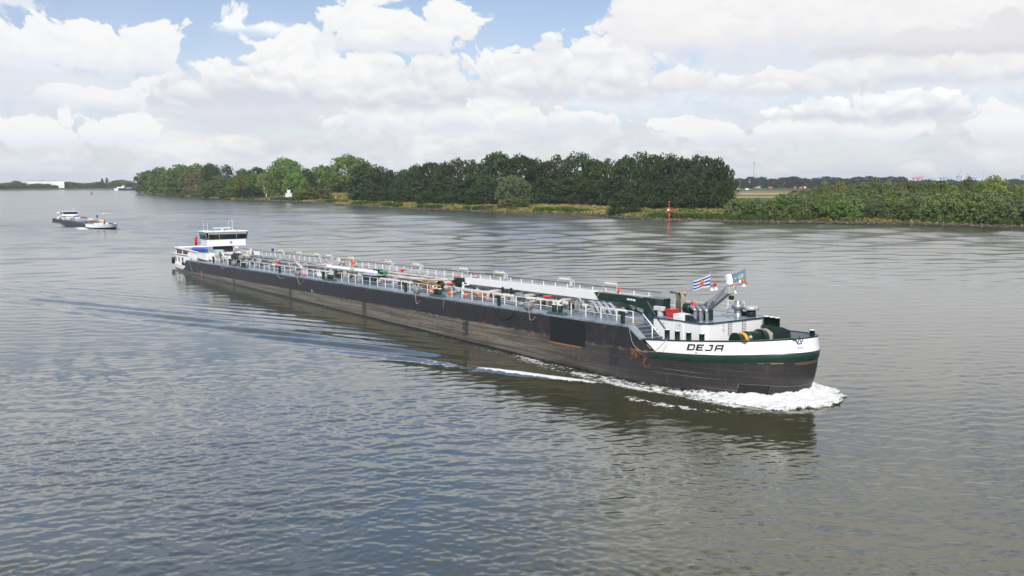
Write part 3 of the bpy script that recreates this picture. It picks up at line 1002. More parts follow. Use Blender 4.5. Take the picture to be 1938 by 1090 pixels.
def build_hull():
    mb = MB()
    # parallel middle body, both sides
    zs = [0.0, -0.4, -0.9, -1.6, -2.3, -3.4, -4.6, -6.0]
    xs = list(np.linspace(7.0, 108.0, 27)) + [109, 110, 111, 111.8, 112.6, 113.2, 113.7]
    for side in (0, 1):
        rings = []
        for z in zs:
            ring = []
            for x in xs:
                y = bow_pt(t_at_x(x, XE['rim']), XE['rim'])[1] if x > XB0 else 0.0
                ring.append((x, y if side == 0 else B - y, z))
            rings.append(ring)
        mb.loft(rings, closed=False)
        # wedge between the end of the side plates and the sloping start of the white bulwark
        rings = []
        for k in range(6):
            z = -1.66 * k / 5
            xe = 113.7 + 2.05 * k / 5
            ring = []
            for j in range(5):
                x = lerp(113.7, xe + 0.02, j / 4)
                y = bow_pt(t_at_x(x, XE['rim']), XE['rim'])[1]
                ring.append((x, y if side == 0 else B - y, z))
            rings.append(ring)
        ring = [(113.7 + 2.2 * j / 4, 0, grn_z(113.7 + 2.2 * j / 4)) for j in range(5)]
        ring = [(x, bow_pt(t_at_x(x, XE['rim']), XE['rim'])[1] if side == 0 else B - bow_pt(t_at_x(x, XE['rim']), XE['rim'])[1], z) for x, _, z in ring]
        rings.append(ring)
        mb.loft(rings, closed=False)
    # bow below the green strake
    lv = [(XE['grn'], lambda x: grn_z(x), 113.7)]
    for f, xe in ((0.25, 125.6), (0.5, 125.4), (0.75, 125.1), (1.0, XE['wl'])):
        lv.append((xe, (lambda f: lambda x: lerp(grn_z(x), -4.5, f))(f), 113.7))
    lv.append((XE['keel'], lambda x: -6.0, 113.7))
    mb.loft(strip_levels(lv, 44), closed=False, smooth=True)
    # stern: tucks in below, rounded in plan
    def stern(xe, z, w, n=2.6, k=22):
        ring = []
        for i in range(k + 1):
            a = math.pi / 2 * i / k
            ring.append((7.0 - (7.0 - xe) * math.sin(a) ** (2 / n), HB - w * max(0, math.cos(a)) ** (2 / n), z))
        return ring + [(x, B - y, z) for x, y, z in reversed(ring[:-1])]
    rings = [stern(-9.3, -1.42, HB), stern(-9.2, -1.75, HB), stern(-8.6, -2.1, HB), stern(-6.0, -3.2, HB), stern(-3.0, -6.0, HB)]
    mb.loft(rings, closed=False, smooth=True)
    # plates between deck edge and the white stern bulwark (slanting forward edge)
    for side in (0, 1):
        Y = 0.0 if side == 0 else B
        mb.add([(5.2, Y, 0), (7.0, Y, 0), (7.0, Y, -1.42), (2.9, Y + (0.06 if side == 0 else -0.06), -1.42)], [(0, 1, 2, 3)])
    # transom wall under the deck step at both ends
    mb.add([(7, 0.05, 0), (7, B - 0.05, 0), (7, B - 0.05, -1.5), (7, 0.05, -1.5)], [(0, 1, 2, 3)])
    h = part(mb, 'hull', M_HULL, fix=False)
    set_station(h)
    # painted-over dark plate
    p = MB()
    p.box((104.0, -0.012, -2.16), (108.6, 0.01, -0.09))
    part(p, 'side_plate', mat('fresh_black_paint', (0.012, 0.012, 0.013), 0.35, var=0.1))
    # white bulwark band and green rubbing strake round the bow
    mb = MB()
    lv = []
    for k in range(5):
        f = k / 4
        lv.append((lerp(XE['rim'], XE['whi'], f) + 0.02, (lambda f: lambda x: lerp(rim_z(x), whi_z(x), f))(f), lerp(115.0, 116.1, f)))
    outer = strip_levels(lv, 48)
    mb.loft(outer, closed=False, smooth=True)
    inner = [[(lerp(x, 118.0, 0.018), lerp(y, HB, 0.024), z) for x, y, z in r] for r in (outer[0], outer[4])]
    mb.loft(inner, closed=False, smooth=True)
    li = MB()
    lin_ = [[(lerp(x, 118.0, 0.026), lerp(y, HB, 0.034), z - dz) for x, y, z in outer[0]] for dz in (0.04, 1.35)]
    li.loft(lin_, closed=False, smooth=True)
    part(li, 'bulwark_lining', mat('lining_blue_grey', (0.36, 0.38, 0.41), 0.45, var=0.12), fix=False)
    part(mb, 'bow_bulwark', mat('bow_white_paint', (0.87, 0.865, 0.845), 0.32, var=0.025, scale=0.3), fix=False)
    mb = MB()
    cap = outer[0]
    inn = [(lerp(x, 118.0, 0.022), lerp(y, HB, 0.030), z) for x, y, z in cap]
    out_ = [(lerp(x, 118.0, -0.006), lerp(y, HB, -0.010), z) for x, y, z in cap]
    up = lambda r, d: [(x, y, z + d) for x, y, z in r]
    mb.loft([up(out_, -0.05), up(out_, 0.03), up(inn, 0.03), up(inn, -0.05)], closed=False)
    part(mb, 'bulwark_rail', M_GREEN, fix=False)
    mb = MB()
    lv = [(XE['whi'] + 0.02, lambda x: whi_z(x), 115.85), (XE['whi'] + 0.05, lambda x: whi_z(x) - 0.05, 115.85), (XE['grn'] + 0.06, lambda x: grn_z(x) + 0.05, 115.85), (XE['grn'] + 0.03, lambda x: grn_z(x), 115.85)]
    mb.loft([[(x, y - (0.025 if y < HB else -0.025) * (k in (1, 2)), z) for x, y, z in r] for k, r in enumerate(strip_levels(lv, 48))], closed=False, smooth=True)
    part(mb, 'rubbing_strake', mat('strake_green_paint', (0.012, 0.040, 0.026), 0.35, var=0.18, scale=1.2, streak=0.1, streak_col=(0.12, 0.12, 0.08)), fix=False)
    # white bulwark round the stern
    mb = MB()
    def sring(z0, z1, inset):
        r = stern(-9.3 + inset, 0, HB - inset, k=26)
        return [(x, y, lerp(z0, z1, min(1, max(0, (x + 9.3) / 13)))) for x, y, _ in r if x < 99]
    ro = [sring(-0.78, -0.98, 0.0), sring(-1.42, -1.62, 0.0)]
    cut = lambda r, xm: [p for p in r if p[0] <= xm]
    ro = [[(min(p[0], 4.9 if k == 0 else 3.2), p[1], p[2]) for p in r] for k, r in enumerate(ro)]
    mb.loft(ro, closed=False, smooth=True)
    mb.loft([[(lerp(x, 0, .02), lerp(y, HB, .03), z) for x, y, z in ro[0]], [(lerp(x, 0, .02), lerp(y, HB, .03), z) for x, y, z in ro[1]]], closed=False, smooth=True)
    mb.loft([ro[0], [(lerp(x, 0, .02), lerp(y, HB, .03), z) for x, y, z in ro[0]]], closed=False)
    part(mb, 'stern_bulwark', M_WHITE, fix=False)
    # decks
    mb = MB()
    pts = []
    for x in list(np.linspace(5.3, 108, 24)) + [109, 110, 111, 111.8, 112.6, 113.2, 113.7]:
        y = bow_pt(t_at_x(x, XE['rim']), XE['rim'])[1] if x > XB0 else 0.0
        pts.append((x, y))
    rows = []
    for yy in (0, 0.02, 1.3, 2.6, 4.0, 5.7):
        rows.append([(x, max(y, yy) if yy < 5 else HB, 0.0 if yy == 0 else 0.012 + 0.02 * yy) for x, y in pts])
    rows += [[(x, B - y, z) for x, y, z in r] for r in reversed(rows[:-1])]
    mb.loft(rows, closed=False)
    # vertical end of the main deck above the bow well
    mb.add([(113.7, 0.3, 0.0), (113.7, B - 0.3, 0.0), (113.7, B - 0.3, -1.7), (113.7, 0.3, -1.7)], [(0, 1, 2, 3)])
    part(mb, 'main_deck', M_DECK)
    mb = MB()
    ring = strip_levels([(XE['rim'] - 0.25, lambda x: -1.5 + 0.05 * max(0, x - 117), 113.7)], 40)[0]
    mb.add(ring, [tuple(range(len(ring)))])
    part(mb, 'bow_deck', M_DECK)
    mb = MB()
    ring = [p for p in stern(-9.1, -1.25, HB - 0.15)]
    mb.add(ring, [tuple(range(len(ring)))])
    part(mb, 'stern_deck', M_GREY)
    # gunwale lip along the deck edge
    mb = MB()
    for Y in (0.0, B):
        mb.loft([[(x, Y + (y - 0.035 if Y == 0 else -y + 0.035), -0.09), (x, Y + (y - 0.035 if Y == 0 else -y + 0.035), 0.05), (x, Y + (y + 0.10 if Y == 0 else -y - 0.10), 0.05), (x, Y + (y + 0.10 if Y == 0 else -y - 0.10), -0.09)] for x, y in pts], caps=True)
    part(mb, 'gunwale', mat('gunwale_worn_paint', (0.21, 0.235, 0.25), 0.45, var=0.4, scale=1.1, streak=0.5, streak_col=(0.05, 0.045, 0.04)))
    # green painted walkway stripe inside the gunwale
    mb = MB()
    for a, b_ in ((25, 56), (62, 83), (87, 103)):
        mb.box((a, 1.75, 0.03), (b_, 2.05, 0.07))
    part(mb, 'deck_pipe', M_GREEN2)
    # anchor pocket
    t0, t1 = t_at_x(122.4, 125.2), t_at_x(124.2, 125.2)
    mb = MB()
    fr = MB()
    g = lambda t, z, o: (lambda p: (p[0] + o * 0.55, p[1] - o * 0.83, z))(bow_pt(t, lerp(125.25, 124.85, (-3.2 - z) / 1.0)))
    n = 8
    rr = [[g(lerp(t0, t1, i / n), z, 0.09) for i in range(n + 1)] for z in (-3.28, -3.65, -4.15)]
    mb.loft(rr, closed=False)
    a = part(mb, 'anchor_pocket', M_DARK)
    fr.tube([g(lerp(t0, t1, i / n), -3.26, 0.10) for i in range(n + 1)] + [g(t1, -4.2, 0.10)], 0.03, 5)
    fr.tube([g(t0, -3.26, 0.10), g(t0, -4.2, 0.10)], 0.03, 5)
    sub(fr, 'frame', mat('hull_grey_edge', (0.10, 0.095, 0.09), 0.5), a)


def bow_map(u, v, xe=125.76, off=0.03):
    """u = metres along the white band from ship x=118 (starboard), v = height over the green edge -> point on the bulwark"""
    # walk along the outline
    P = [bow_pt(t / 400, xe) for t in range(401)]
    acc = [0]
    for i in range(400):
        acc.append(acc[-1] + math.hypot(P[i + 1][0] - P[i][0], P[i + 1][1] - P[i][1]))
    i0 = min(range(401), key=lambda i: abs(P[i][0] - 118.0) + (P[i][1] > HB))
    s = acc[i0] + u
    port = s > acc[-1]
    if port:
        s = 2 * acc[-1] - s
    x = float(np.interp(s, acc, [p[0] for p in P])); y = float(np.interp(s, acc, [p[1] for p in P]))
    e = 0.02
    x2 = float(np.interp(s + e, acc, [p[0] for p in P])); y2 = float(np.interp(s + e, acc, [p[1] for p in P]))
    x1 = float(np.interp(s - e, acc, [p[0] for p in P])); y1 = float(np.interp(s - e, acc, [p[1] for p in P]))
    tx, ty = x2 - x1, y2 - y1
    L = math.hypot(tx, ty) or 1
    nx, ny = ty / L, -tx / L
    z = whi_z(x) + v
    # follow the slight flare of the band
    f = v / max(0.2, rim_z(x) - whi_z(x))
    x += nx * (off - 0.1 * f * max(0, (x - 121) / 5)); y += ny * off
    if port:
        y = B - y
    return (x, y, z)


def band_poly(mb, polys, u0, v0, sc=1.0, shear=0.0, off=0.03, wx=1.0):
    """polys: list of convex quads in letter space"""
    for q in polys:
        (ax, ay), (bx, by), (cx, cy), (dx, dy) = q
        n = 5
        rows = []
        for j in range(2):
            r = []
            for i in range(n + 1):
                t = i / n
                px = lerp(lerp(ax, bx, t), lerp(dx, cx, t), j)
                py = lerp(lerp(ay, by, t), lerp(dy, cy, t), j)
                r.append(bow_map(u0 + (px * wx + shear * py) * sc, v0 + py * sc, off=off))
            rows.append(r)
        mb.loft(rows, closed=False)


def build_lettering():
    bar = lambda x0, y0, x1, y1: ((x0, y0), (x1, y0), (x1, y1), (x0, y1))
    w = 0.20
    mb = MB()
    letters = {
        'D': [bar(0, 0, 1.0, w), bar(0, 1 - w, 1.0, 1), bar(0, w, w * 1.5, 1 - w), ((1.0, 0), (1.17, 0.14), (1.17, 0.86), (1.0, 1.0)), ],
        'E': [bar(0, 0, 1.1, w), bar(0, 1 - w, 1.1, 1), bar(0, 0.5 - w / 2, 0.95, 0.5 + w / 2), bar(0, w, w * 1.5, 0.5 - w / 2), bar(0, 0.5 + w / 2, w * 1.5, 1 - w)],
        'J': [bar(0.0, 0, 0.82, w), ((0.82, 0), (1.05, 0.2), (1.05, 1.0), (0.82, 1.0)), bar(0.45, 1 - w, 0.82, 1)],
        'A': [bar(0.12, 1 - w, 0.95, 1), ((0, 0), (0.22, 0), (0.22, 1.0), (0.0, 0.86)), bar(0.95, 0, 1.17, 1), bar(0.22, 0.32, 0.95, 0.32 + w)],
    }
    # the D's bowl drawn hollow
    letters['D'] = [bar(0, 0, 1.0, w), bar(0, 1 - w, 1.0, 1), bar(0, w, w * 1.5, 1 - w), ((0.98, 0), (1.2, 0.16), (1.2, 0.84), (0.98, 1.0))]
    u = 0.78
    sc = 0.44
    for ch in 'DEJA':
        band_poly(mb, letters[ch], u, 0.28, sc, 0.30, wx=1.16)
        u += 1.66 * sc
    part(mb, 'name_lettering', mat('lettering_dark_green', (0.016, 0.03, 0.03), 0.4), fix=False)
    # small mark under the name
    mb = MB()
    band_poly(mb, [bar(0, 0, 1, 1)], 1.5, 0.06, 0.12)
    part(mb, 'load_mark', mat('mark_grey', (0.35, 0.37, 0.37), 0.5), fix=False)
    # crowned emblem at the stem
    mb = MB()
    arc_u = 8.55
    cr = [((0.0, 0.62), (0.14, 0.62), (0.36, 0.2), (0.22, 0.2)), ((1.0, 0.62), (0.86, 0.62), (0.64, 0.2), (0.78, 0.2)),
          ((0.30, 0.35), (0.40, 0.35), (0.54, 1.0), (0.46, 1.0)), ((0.60, 0.35), (0.70, 0.35), (0.54, 1.0), (0.46, 1.0)),
          bar(0.24, 0.12, 0.76, 0.22)]
    band_poly(mb, cr, arc_u, 0.50, 0.62)
    part(mb, 'emblem', mat('emblem_dark', (0.03, 0.03, 0.06), 0.4), fix=False)
    mb = MB()
    wv = []
    for x in (0.2, 0.5, 0.8):
        wv += [((x - 0.13, 0.5), (x - 0.05, 0.5), (x + 0.03, 0.0), (x - 0.03, 0.0)), ((x + 0.13, 0.5), (x + 0.05, 0.5), (x - 0.03, 0.0), (x + 0.03, 0.0))]
    band_poly(mb, wv, arc_u + 0.08, 0.16, 0.52)
    part(mb, 'emblem', mat('emblem_blue', (0.22, 0.23, 0.42), 0.4), fix=False)


def rail_run(mb, pts, h=0.92, r=0.028, pr=0.04, mids=(0.5,), top=True, step=1.9):
    for a, b_ in zip(pts[:-1], pts[1:]):
        a, b_ = Vector(a), Vector(b_)
        n = max(1, round((b_ - a).length / step))
        for i in range(n + 1):
            p = a.lerp(b_, i / n)
            mb.box((p.x - pr, p.y - pr * 0.6, p.z), (p.x + pr, p.y + pr * 0.6, p.z + h))
        for f in mids + ((0.97,) if top else ()):
            mb.cyl(a + Vector((0, 0, h * f)), b_ + Vector((0, 0, h * f)), r, n=6)


def bollard(c, r, h, parent=None, name='bollard', cap=True, m=None):
    mb = MB()
    x, y, z = c
    mb.lathe(c, [(r * 1.3, 0), (r * 1.3, 0.04), (r, 0.05), (r, h - 0.04), (r * 1.12, h - 0.04), (r * 1.12, h)], 16)
    for k, f in enumerate((0.35, 0.75)):
        mb.cyl((x - r * 1.45, y, z + h * f), (x + r * 1.45, y, z + h * f), 0.018, n=6)
    o = (part if parent is None else lambda a, n, q: sub(a, n, q, parent))(mb, name, m or M_GREEN2)
    if cap:
        cb = MB()
        cb.lathe((x, y, z + h), [(r * 1.10, 0.002), (r * 1.12, 0.02), (r * 0.9, 0.04), (r * 0.3, 0.05)], 16)
        if parent is None:
            sub(cb, 'cap', M_WHITE2, o)
    return o


def build_fore():
    # stair flight down from the main deck into the bow well, with its sloping side plate
    mb = MB()
    n = 6
    for k in range(n):
        x0 = 113.55 + 0.31 * k
        z = -0.02 - 1.45 * (k + 0.35) / n
        mb.box((x0, 0.75, z - 0.05), (x0 + 0.30, 2.45, z), 0.01)
        mb.box((x0 + 0.27, 0.75, z - 0.26), (x0 + 0.30, 2.45, z - 0.05))
    st = part(mb, 'stairs', M_DECK)
    # stair nosings, darker
    mb = MB()
    for k in range(n):
        x0 = 113.55 + 0.31 * k
        z = -0.02 - 1.45 * (k + 0.35) / n
        mb.box((x0 + 0.302, 0.77, z - 0.25), (x0 + 0.306, 2.43, z - 0.03))
    sub(mb, 'risers', mat('riser_dark_blue', (0.055, 0.075, 0.09), 0.5), st)
    mb = MB()
    mb.loft([[(113.62, 0.05, 0.06), (113.62, 0.72, 0.06), (114.75, 0.80, -0.80), (114.75, 0.22, -0.80)], [(113.58, 0.05, -0.06), (113.58, 0.72, -0.06), (114.71, 0.80, -0.94), (114.71, 0.22, -0.94)]], caps=True)
    part(mb, 'sloping_plate', mat('plate_blue_grey', (0.25, 0.29, 0.33), 0.4))
    mb = MB()
    mb.tube([(113.8, 1.35, 0.85), (115.55, 1.45, -0.60)], 0.045, 8)
    mb.tube([(114.75, 1.42, 0.05), (114.75, 1.42, -1.3)], 0.045, 8)
    part(mb, 'handrail', M_WHITE2)
    mb = MB()
    mb.tube([(113.5, 2.42, 0.95), (114.0, 2.42, 0.70), (115.4, 2.40, -0.45), (115.4, 2.40, -1.3)], 0.03, 6)
    part(mb, 'handrail', M_GREEN)

    # deck house in the bow
    X0, X1, Y0, Y1, Z0, Z1 = 113.74, 119.10, 2.50, 8.78, -1.55, 0.50
    mb = MB()
    def plan(inset, z, rr=0.45):
        pts = []
        for cx, cy, a0 in ((X1 - rr, Y0 + rr, -90), (X1 - rr, Y1 - rr, 0)):
            for k in range(7):
                a = R(a0 + 15 * k)
                pts.append((cx + (rr - inset) * math.cos(a), cy + (rr - inset) * math.sin(a), z))
        pts += [(X0 + inset, Y1 - inset, z), (X0 + inset, Y0 + inset, z)]
        return pts
    mb.loft([plan(0, Z0), plan(0, Z1)], caps=True, smooth=False)
    house = part(mb, 'deckhouse', mat('house_white_paint', (0.84, 0.835, 0.815), 0.36, var=0.03, scale=0.5))
    mb = MB()
    mb.loft([plan(-0.05, Z1 + 0.005), plan(-0.05, Z1 + 0.045)], caps=True)
    roof = sub(mb, 'roof', mat('roof_blue_grey', (0.23, 0.27, 0.32), 0.28, var=0.12, scale=0.8), house)
    mb = MB()
    mb.tube([(x, y, Z1 + 0.02) for x, y, z in plan(-0.075, 0)], 0.045, 6, closed=True)
    sub(mb, 'roof_edge', M_GREEN, house)
    for y0 in (4.80, 6.28):
        mb = MB()
        mb.box((X1 + 0.002, y0, -0.50), (X1 + 0.02, y0 + 0.44, 0.42))
        v = sub(mb, 'louvre_vent', mat('vent_frame_brown', (0.16, 0.13, 0.12), 0.5), house)
        s = MB()
        for k in range(7):
            z = -0.46 + 0.125 * k
            s.box((X1 + 0.02, y0 + 0.04, z), (X1 + 0.05, y0 + 0.40, z + 0.065))
        sub(s, 'slats', M_WHITE2, house)
    mb = MB()
    mb.box((114.70, Y0 - 0.012, -0.18), (115.22, Y0 - 0.002, 0.26))
    sub(mb, 'notice_board', mat('notice_white', (0.78, 0.75, 0.73), 0.5), house)
    mb = MB()
    mb.box((114.76, Y0 - 0.018, 0.10), (114.90, Y0 - 0.013, 0.20))
    sub(mb, 'notice_print', mat('notice_pink', (0.62, 0.33, 0.33), 0.5), house)
    # companionway box with its door and the dark slanting hatch beside it
    mb = MB()
    mb.box((115.86, Y0 - 0.03, -1.5), (116.95, 3.35, 0.98), 0.03)
    cw = sub(mb, 'companionway', mat('house_white_paint', (0.8, 0.79, 0.765)), house)
    mb = MB()
    mb.prism([(116.96, 0.56), (118.05, 0.56), (117.6, 0.96), (116.96, 0.98)], Y0 + 0.10, 3.3, 'y')
    sub(mb, 'sloping_hatch', M_GREEN, house)
    mb = MB()
    mb.box((116.10, Y0 - 0.045, -1.35), (116.75, Y0 - 0.032, 0.75))
    sub(mb, 'door', mat('door_white', (0.76, 0.755, 0.74), 0.4), house)
    mb = MB()
    mb.box((116.5, Y0 - 0.10, 0.18), (116.68, Y0 - 0.047, 0.21))
    sub(mb, 'door_handle', M_GREY, house)
    for z in (0.33, 0.0):
        mb = MB()
        mb.tube([(X1 + 0.01, 4.2, z), (X1 + 0.16, 4.2, z + 0.04), (X1 + 0.16, 4.3, z - 0.12)], 0.02, 5)
        sub(mb, 'tap', M_GREY, house)
    # three exhaust pipes with cut-off tops
    for k, x in enumerate((117.75, 118.22, 118.72)):
        y = 2.85 + 0.1 * k
        mb = MB()
        mb.lathe((x, y, 0.55), [(0.17, 0), (0.17, 0.03), (0.115, 0.04), (0.115, 0.72)], 14)
        mb.tube([(x, y, 1.25), (x - 0.08, y + 0.02, 1.42), (x - 0.55, y + 0.10, 1.62)], [0.115, 0.12, 0.12], 12)
        ex = part(mb, 'exhaust_pipe', M_STEEL)
        mb = MB()
        mb.sphere((x - 0.56, y + 0.10, 1.62), 0.105, 10, 6, (0.5, 1, 1))
        sub(mb, 'mouth', M_DARK, ex)
    # mast arm leaning forward over the roof
    mast = MB()
    y = 5.0
    mast.prism([(116.15, 0.55), (116.75, 0.55), (116.95, 1.05), (119.0, 2.50), (118.80, 2.95), (116.2, 1.30)], y - 0.22, y + 0.22, 'y')
    ms = part(mast, 'mast', mat('mast_grey_metal', (0.36, 0.37, 0.38), 0.42, 0.3, var=0.08))
    mb = MB()
    mb.box((118.75, 4.75, 2.52), (119.25, 5.35, 3.05), 0.04)
    sub(mb, 'mast_head', mat('mast_head_grey', (0.52, 0.51, 0.50), 0.4, 0.2), ms)
    mb = MB()
    mb.cyl((119.0, 3.0, 3.06), (119.0, 6.9, 3.16), 0.035, n=8)
    mb.cyl((119.0, 3.05, 3.05), (119.0, 3.05, 4.25), 0.02, n=6)
    mb.cyl((119.0, 6.75, 3.1), (119.0, 6.75, 4.40), 0.02, n=6)
    sub(mb, 'yard', M_GREY, ms)
    for (yy, zz, mm, r) in ((3.5, 3.16, M_RED, 0.11), (3.25, 3.14, mat('lamp_pink', (0.45, 0.2, 0.2), 0.3), 0.08), (6.45, 3.22, M_ORANGE, 0.12), (6.1, 3.2, M_WHITE2, 0.09), (5.5, 2.85, M_YELLOW, 0.13)):
        mb = MB()
        mb.lathe((119.03, yy, zz), [(r * 0.7, 0), (r, 0.05), (r, 0.2), (r * 0.6, 0.27)], 10)
        sub(mb, 'signal_lamp', mm, ms)
    for (yy, zz) in ((3.2, 2.85), (3.6, 2.88), (6.5, 2.95), (5.55, 2.5)):
        mb = MB()
        mb.lathe((119.05, yy, zz), [(0.16, -0.02), (0.17, 0.05), (0.08, 0.14), (0.03, 0.22)], 10)
        sub(mb, 'floodlight', M_WHITE2, ms)
    mb = MB()
    mb.box((119.05, 4.85, 2.10), (119.4, 5.15, 2.40), 0.05)
    sub(mb, 'horn', M_BLACK, ms)
    mb = MB()
    mb.sphere((119.05, 5.0, 3.28), 0.27, 12, 8, (1, 1, 0.8))
    mb.prism([(118.9, 3.35), (119.15, 3.45), (118.95, 3.95), (118.75, 3.85)], 4.85, 5.25, 'y')
    sub(mb, 'radar_scanner', M_WHITE2, ms)
    # stainless mushroom ventilators on the roof
    mb = MB()
    mb.lathe((117.85, 7.2, 0.55), [(0.36, 0), (0.36, 0.06), (0.27, 0.08), (0.27, 0.62), (0.46, 0.64), (0.46, 0.98), (0.34, 1.0), (0.26, 1.18), (0.28, 1.2), (0.05, 1.24)], 18)
    part(mb, 'mushroom_vent', M_STEEL)
    mb = MB()
    mb.box((117.3, 8.1, 0.55), (118.5, 8.5, 0.86), 0.04)
    mb.lathe((118.3, 8.15, 0.55), [(0.35, 0), (0.35, 0.5)], 16)
    v2 = part(mb, 'mushroom_vent', M_GREEN)
    mb = MB()
    mb.lathe((118.3, 8.15, 1.05), [(0.55, 0), (0.58, 0.04), (0.58, 0.22), (0.48, 0.28), (0.1, 0.30)], 18)
    sub(mb, 'cap', mat('vent_cap_grey', (0.50, 0.48, 0.45), 0.45, 0.3), v2)
    mb = MB()
    mb.box((117.7, 3.7, 0.56), (118.15, 4.3, 1.35), 0.03)
    part(mb, 'roof_locker', M_GREEN)
    # far side roof rail and folding ladder
    mb = MB()
    rail_run(mb, [(113.9, 8.6, 0.55), (117.2, 8.6, 0.55)], 1.0, 0.02, 0.035, (0.35, 0.66), True, 1.6)
    part(mb, 'roof_railing', M_WHITE2)
    mb = MB()
    mb.tube([(116.9, 8.2, 0.55), (116.9, 8.2, 1.35), (117.0, 8.2, 1.45), (117.1, 8.2, 1.35), (117.6, 8.2, 0.56)], 0.035, 6)
    mb.box((116.95, 8.15, 0.8), (117.2, 8.45, 1.1))
    part(mb, 'davit', M_GREEN)
    # bollards in the bow well, along starboard
    for x, y in ((116.15, 1.6), (117.15, 1.65), (118.2, 1.75), (119.3, 1.95)):
        bollard((x, y, -1.47), 0.19, 1.36)
    for k in range(3):
        bollard((120.1, 7.75 + 0.58 * k, -1.4), 0.23, 2.15 - 0.1 * k, m=M_GREEN)
    bollard((125.15, 6.6, -1.1), 0.17, 1.45)
    # anchor winch
    mb = MB()
    mb.box((120.2, 3.6, -1.45), (121.7, 7.1, -1.15), 0.04)
    for y in (3.75, 4.9, 5.9, 6.9):
        mb.box((120.55, y - 0.07, -1.2), (121.35, y + 0.07, -0.55), 0.03)
    mb.cyl((120.95, 3.4, -0.62), (120.95, 7.1, -0.62), 0.12, n=10)
    mb.box((120.6, 4.95, -0.95), (121.4, 5.85, -0.08), 0.10)
    w = part(mb, 'anchor_winch', M_GREEN)
    for y0, y1, r in ((3.55, 4.75, 0.50), (6.0, 6.85, 0.56)):
        mb = MB()
        mb.lathe((120.95, y0, -0.62), [(r + 0.12, 0), (r + 0.12, 0.06), (r, 0.08), (r, y1 - y0 - 0.08), (r + 0.12, y1 - y0 - 0.06), (r + 0.12, y1 - y0)], 22, 'y')
        sub(mb, 'drum', M_GREEN, w)
        mb = MB()
        ya = y0 + (0.55 if y0 < 5 else 0.5)
        mb.lathe((120.95, ya, -0.62), [(r + 0.06, 0), (r + 0.10, 0.08), (r + 0.10, 0.22), (r + 0.06, 0.30)], 22, 'y')
        sub(mb, 'rope_turns', M_YELLOW if y0 < 5 else M_ROPE, w)
    # chain locker with sloping end
    mb = MB()
    mb.prism([(7.0, -1.4), (9.3, -1.4), (9.1, -0.30), (8.3, 0.0), (7.0, 0.25)], 120.35, 121.2, 'x')
    part(mb, 'chain_locker', M_GREEN)
    # fairleads
    for x, y in ((122.9, 2.3), (125.3, 4.4)):
        mb = MB()
        mb.box((x - 0.25, y - 0.12, rim_z(x)), (x + 0.25, y + 0.12, rim_z(x) + 0.07), 0.02)
        part(mb, 'fairlead', M_GREEN)


def build_crane():
    y = 4.2
    mb = MB()
    # pedestal: a tall rounded housing
    mb.lathe((112.35, y, 0.05), [(1.05, 0), (1.05, 0.12), (0.72, 0.16), (0.72, 0.55)], 18)
    ring = lambda z, e: [(111.3 - e, y - 0.55, z), (113.0, y - 0.72, z), (113.4 + e, y - 0.35, z), (113.4 + e, y + 0.35, z), (113.0, y + 0.72, z), (111.3 - e, y + 0.55, z)]
    mb.loft([ring(0.2, -0.1), ring(0.6, 0), ring(1.55, 0), ring(1.75, 0.02), ring(1.78, 0.0)], caps=True)
    cr = part(mb, 'deck_crane', M_GREEN)
    # boom: green root, white box girder, green tip
    mb = MB()
    mb.prism([(104.9, 1.70), (105.5, 1.08), (108.6, 1.10), (110.6, 0.82), (111.6, 0.75), (111.6, 1.62), (109.4, 1.72)], y - 0.24, y + 0.24, 'y')
    sub(mb, 'boom_root', M_GREEN, cr)
    mb = MB()
    mb.prism([(84.5, 1.68), (84.6, 1.15), (85.2, 1.10), (105.47, 1.06), (104.85, 1.74)], y - 0.20, y + 0.20, 'y')
    sub(mb, 'boom', mat('boom_white_paint', (0.82, 0.81, 0.79), 0.35, var=0.03), cr)
    mb = MB()
    mb.prism([(81.9, 1.15), (82.2, 0.86), (84.4, 0.92), (84.5, 1.62), (82.8, 1.58)], y - 0.16, y + 0.16, 'y')
    mb.box((82.2, y - 0.5, 0.75), (83.2, y + 0.4, 1.05), 0.05)
    sub(mb, 'boom_tip', M_GREEN, cr)
    mb = MB()
    mb.cyl((108.3, y - 0.34, 1.15), (110.2, y - 0.34, 0.62), 0.13, n=10)
    mb.cyl((110.2, y - 0.34, 0.62), (111.6, y - 0.34, 0.25), 0.09, n=10)
    sub(mb, 'lifting_ram', M_GREEN, cr)
    mb = MB()
    bar = [(109.05, 1.42, 0.34), (109.45, 1.42, 0.28), (109.78, 1.40, 0.28)]
    for x, z, w in bar:
        mb.box((x, y - 0.25, z - 0.07), (x + w, y - 0.243, z + 0.07))
    sub(mb, 'capacity_plate', M_WHITE2, cr)
    mb = MB()
    mb.tube([(105.7, y - 0.3, 1.7), (105.4, y - 0.9, 0.6), (105.3, y - 1.2, 0.05)], 0.022, 5)
    sub(mb, 'rope', M_ROPE, cr)
    mb = MB()
    mb.tube([(112.0, y - 0.75, 1.5), (113.0, y - 0.95, 0.7), (113.6, y - 1.2, 0.3)], 0.018, 5)
    sub(mb, 'rope', M_ROPE, cr)
    # rests for the lowered boom
    for x in (85.2, 92.2, 93.6):
        mb = MB()
        mb.box((x - 0.09, y - 0.9, 0.08), (x + 0.09, y - 0.75, 1.3))
        mb.box((x - 0.09, y - 0.9, 0.98), (x + 0.09, y + 0.5, 1.06))
        part(mb, 'boom_rest', M_GREEN if x > 90 else M_WHITE2)


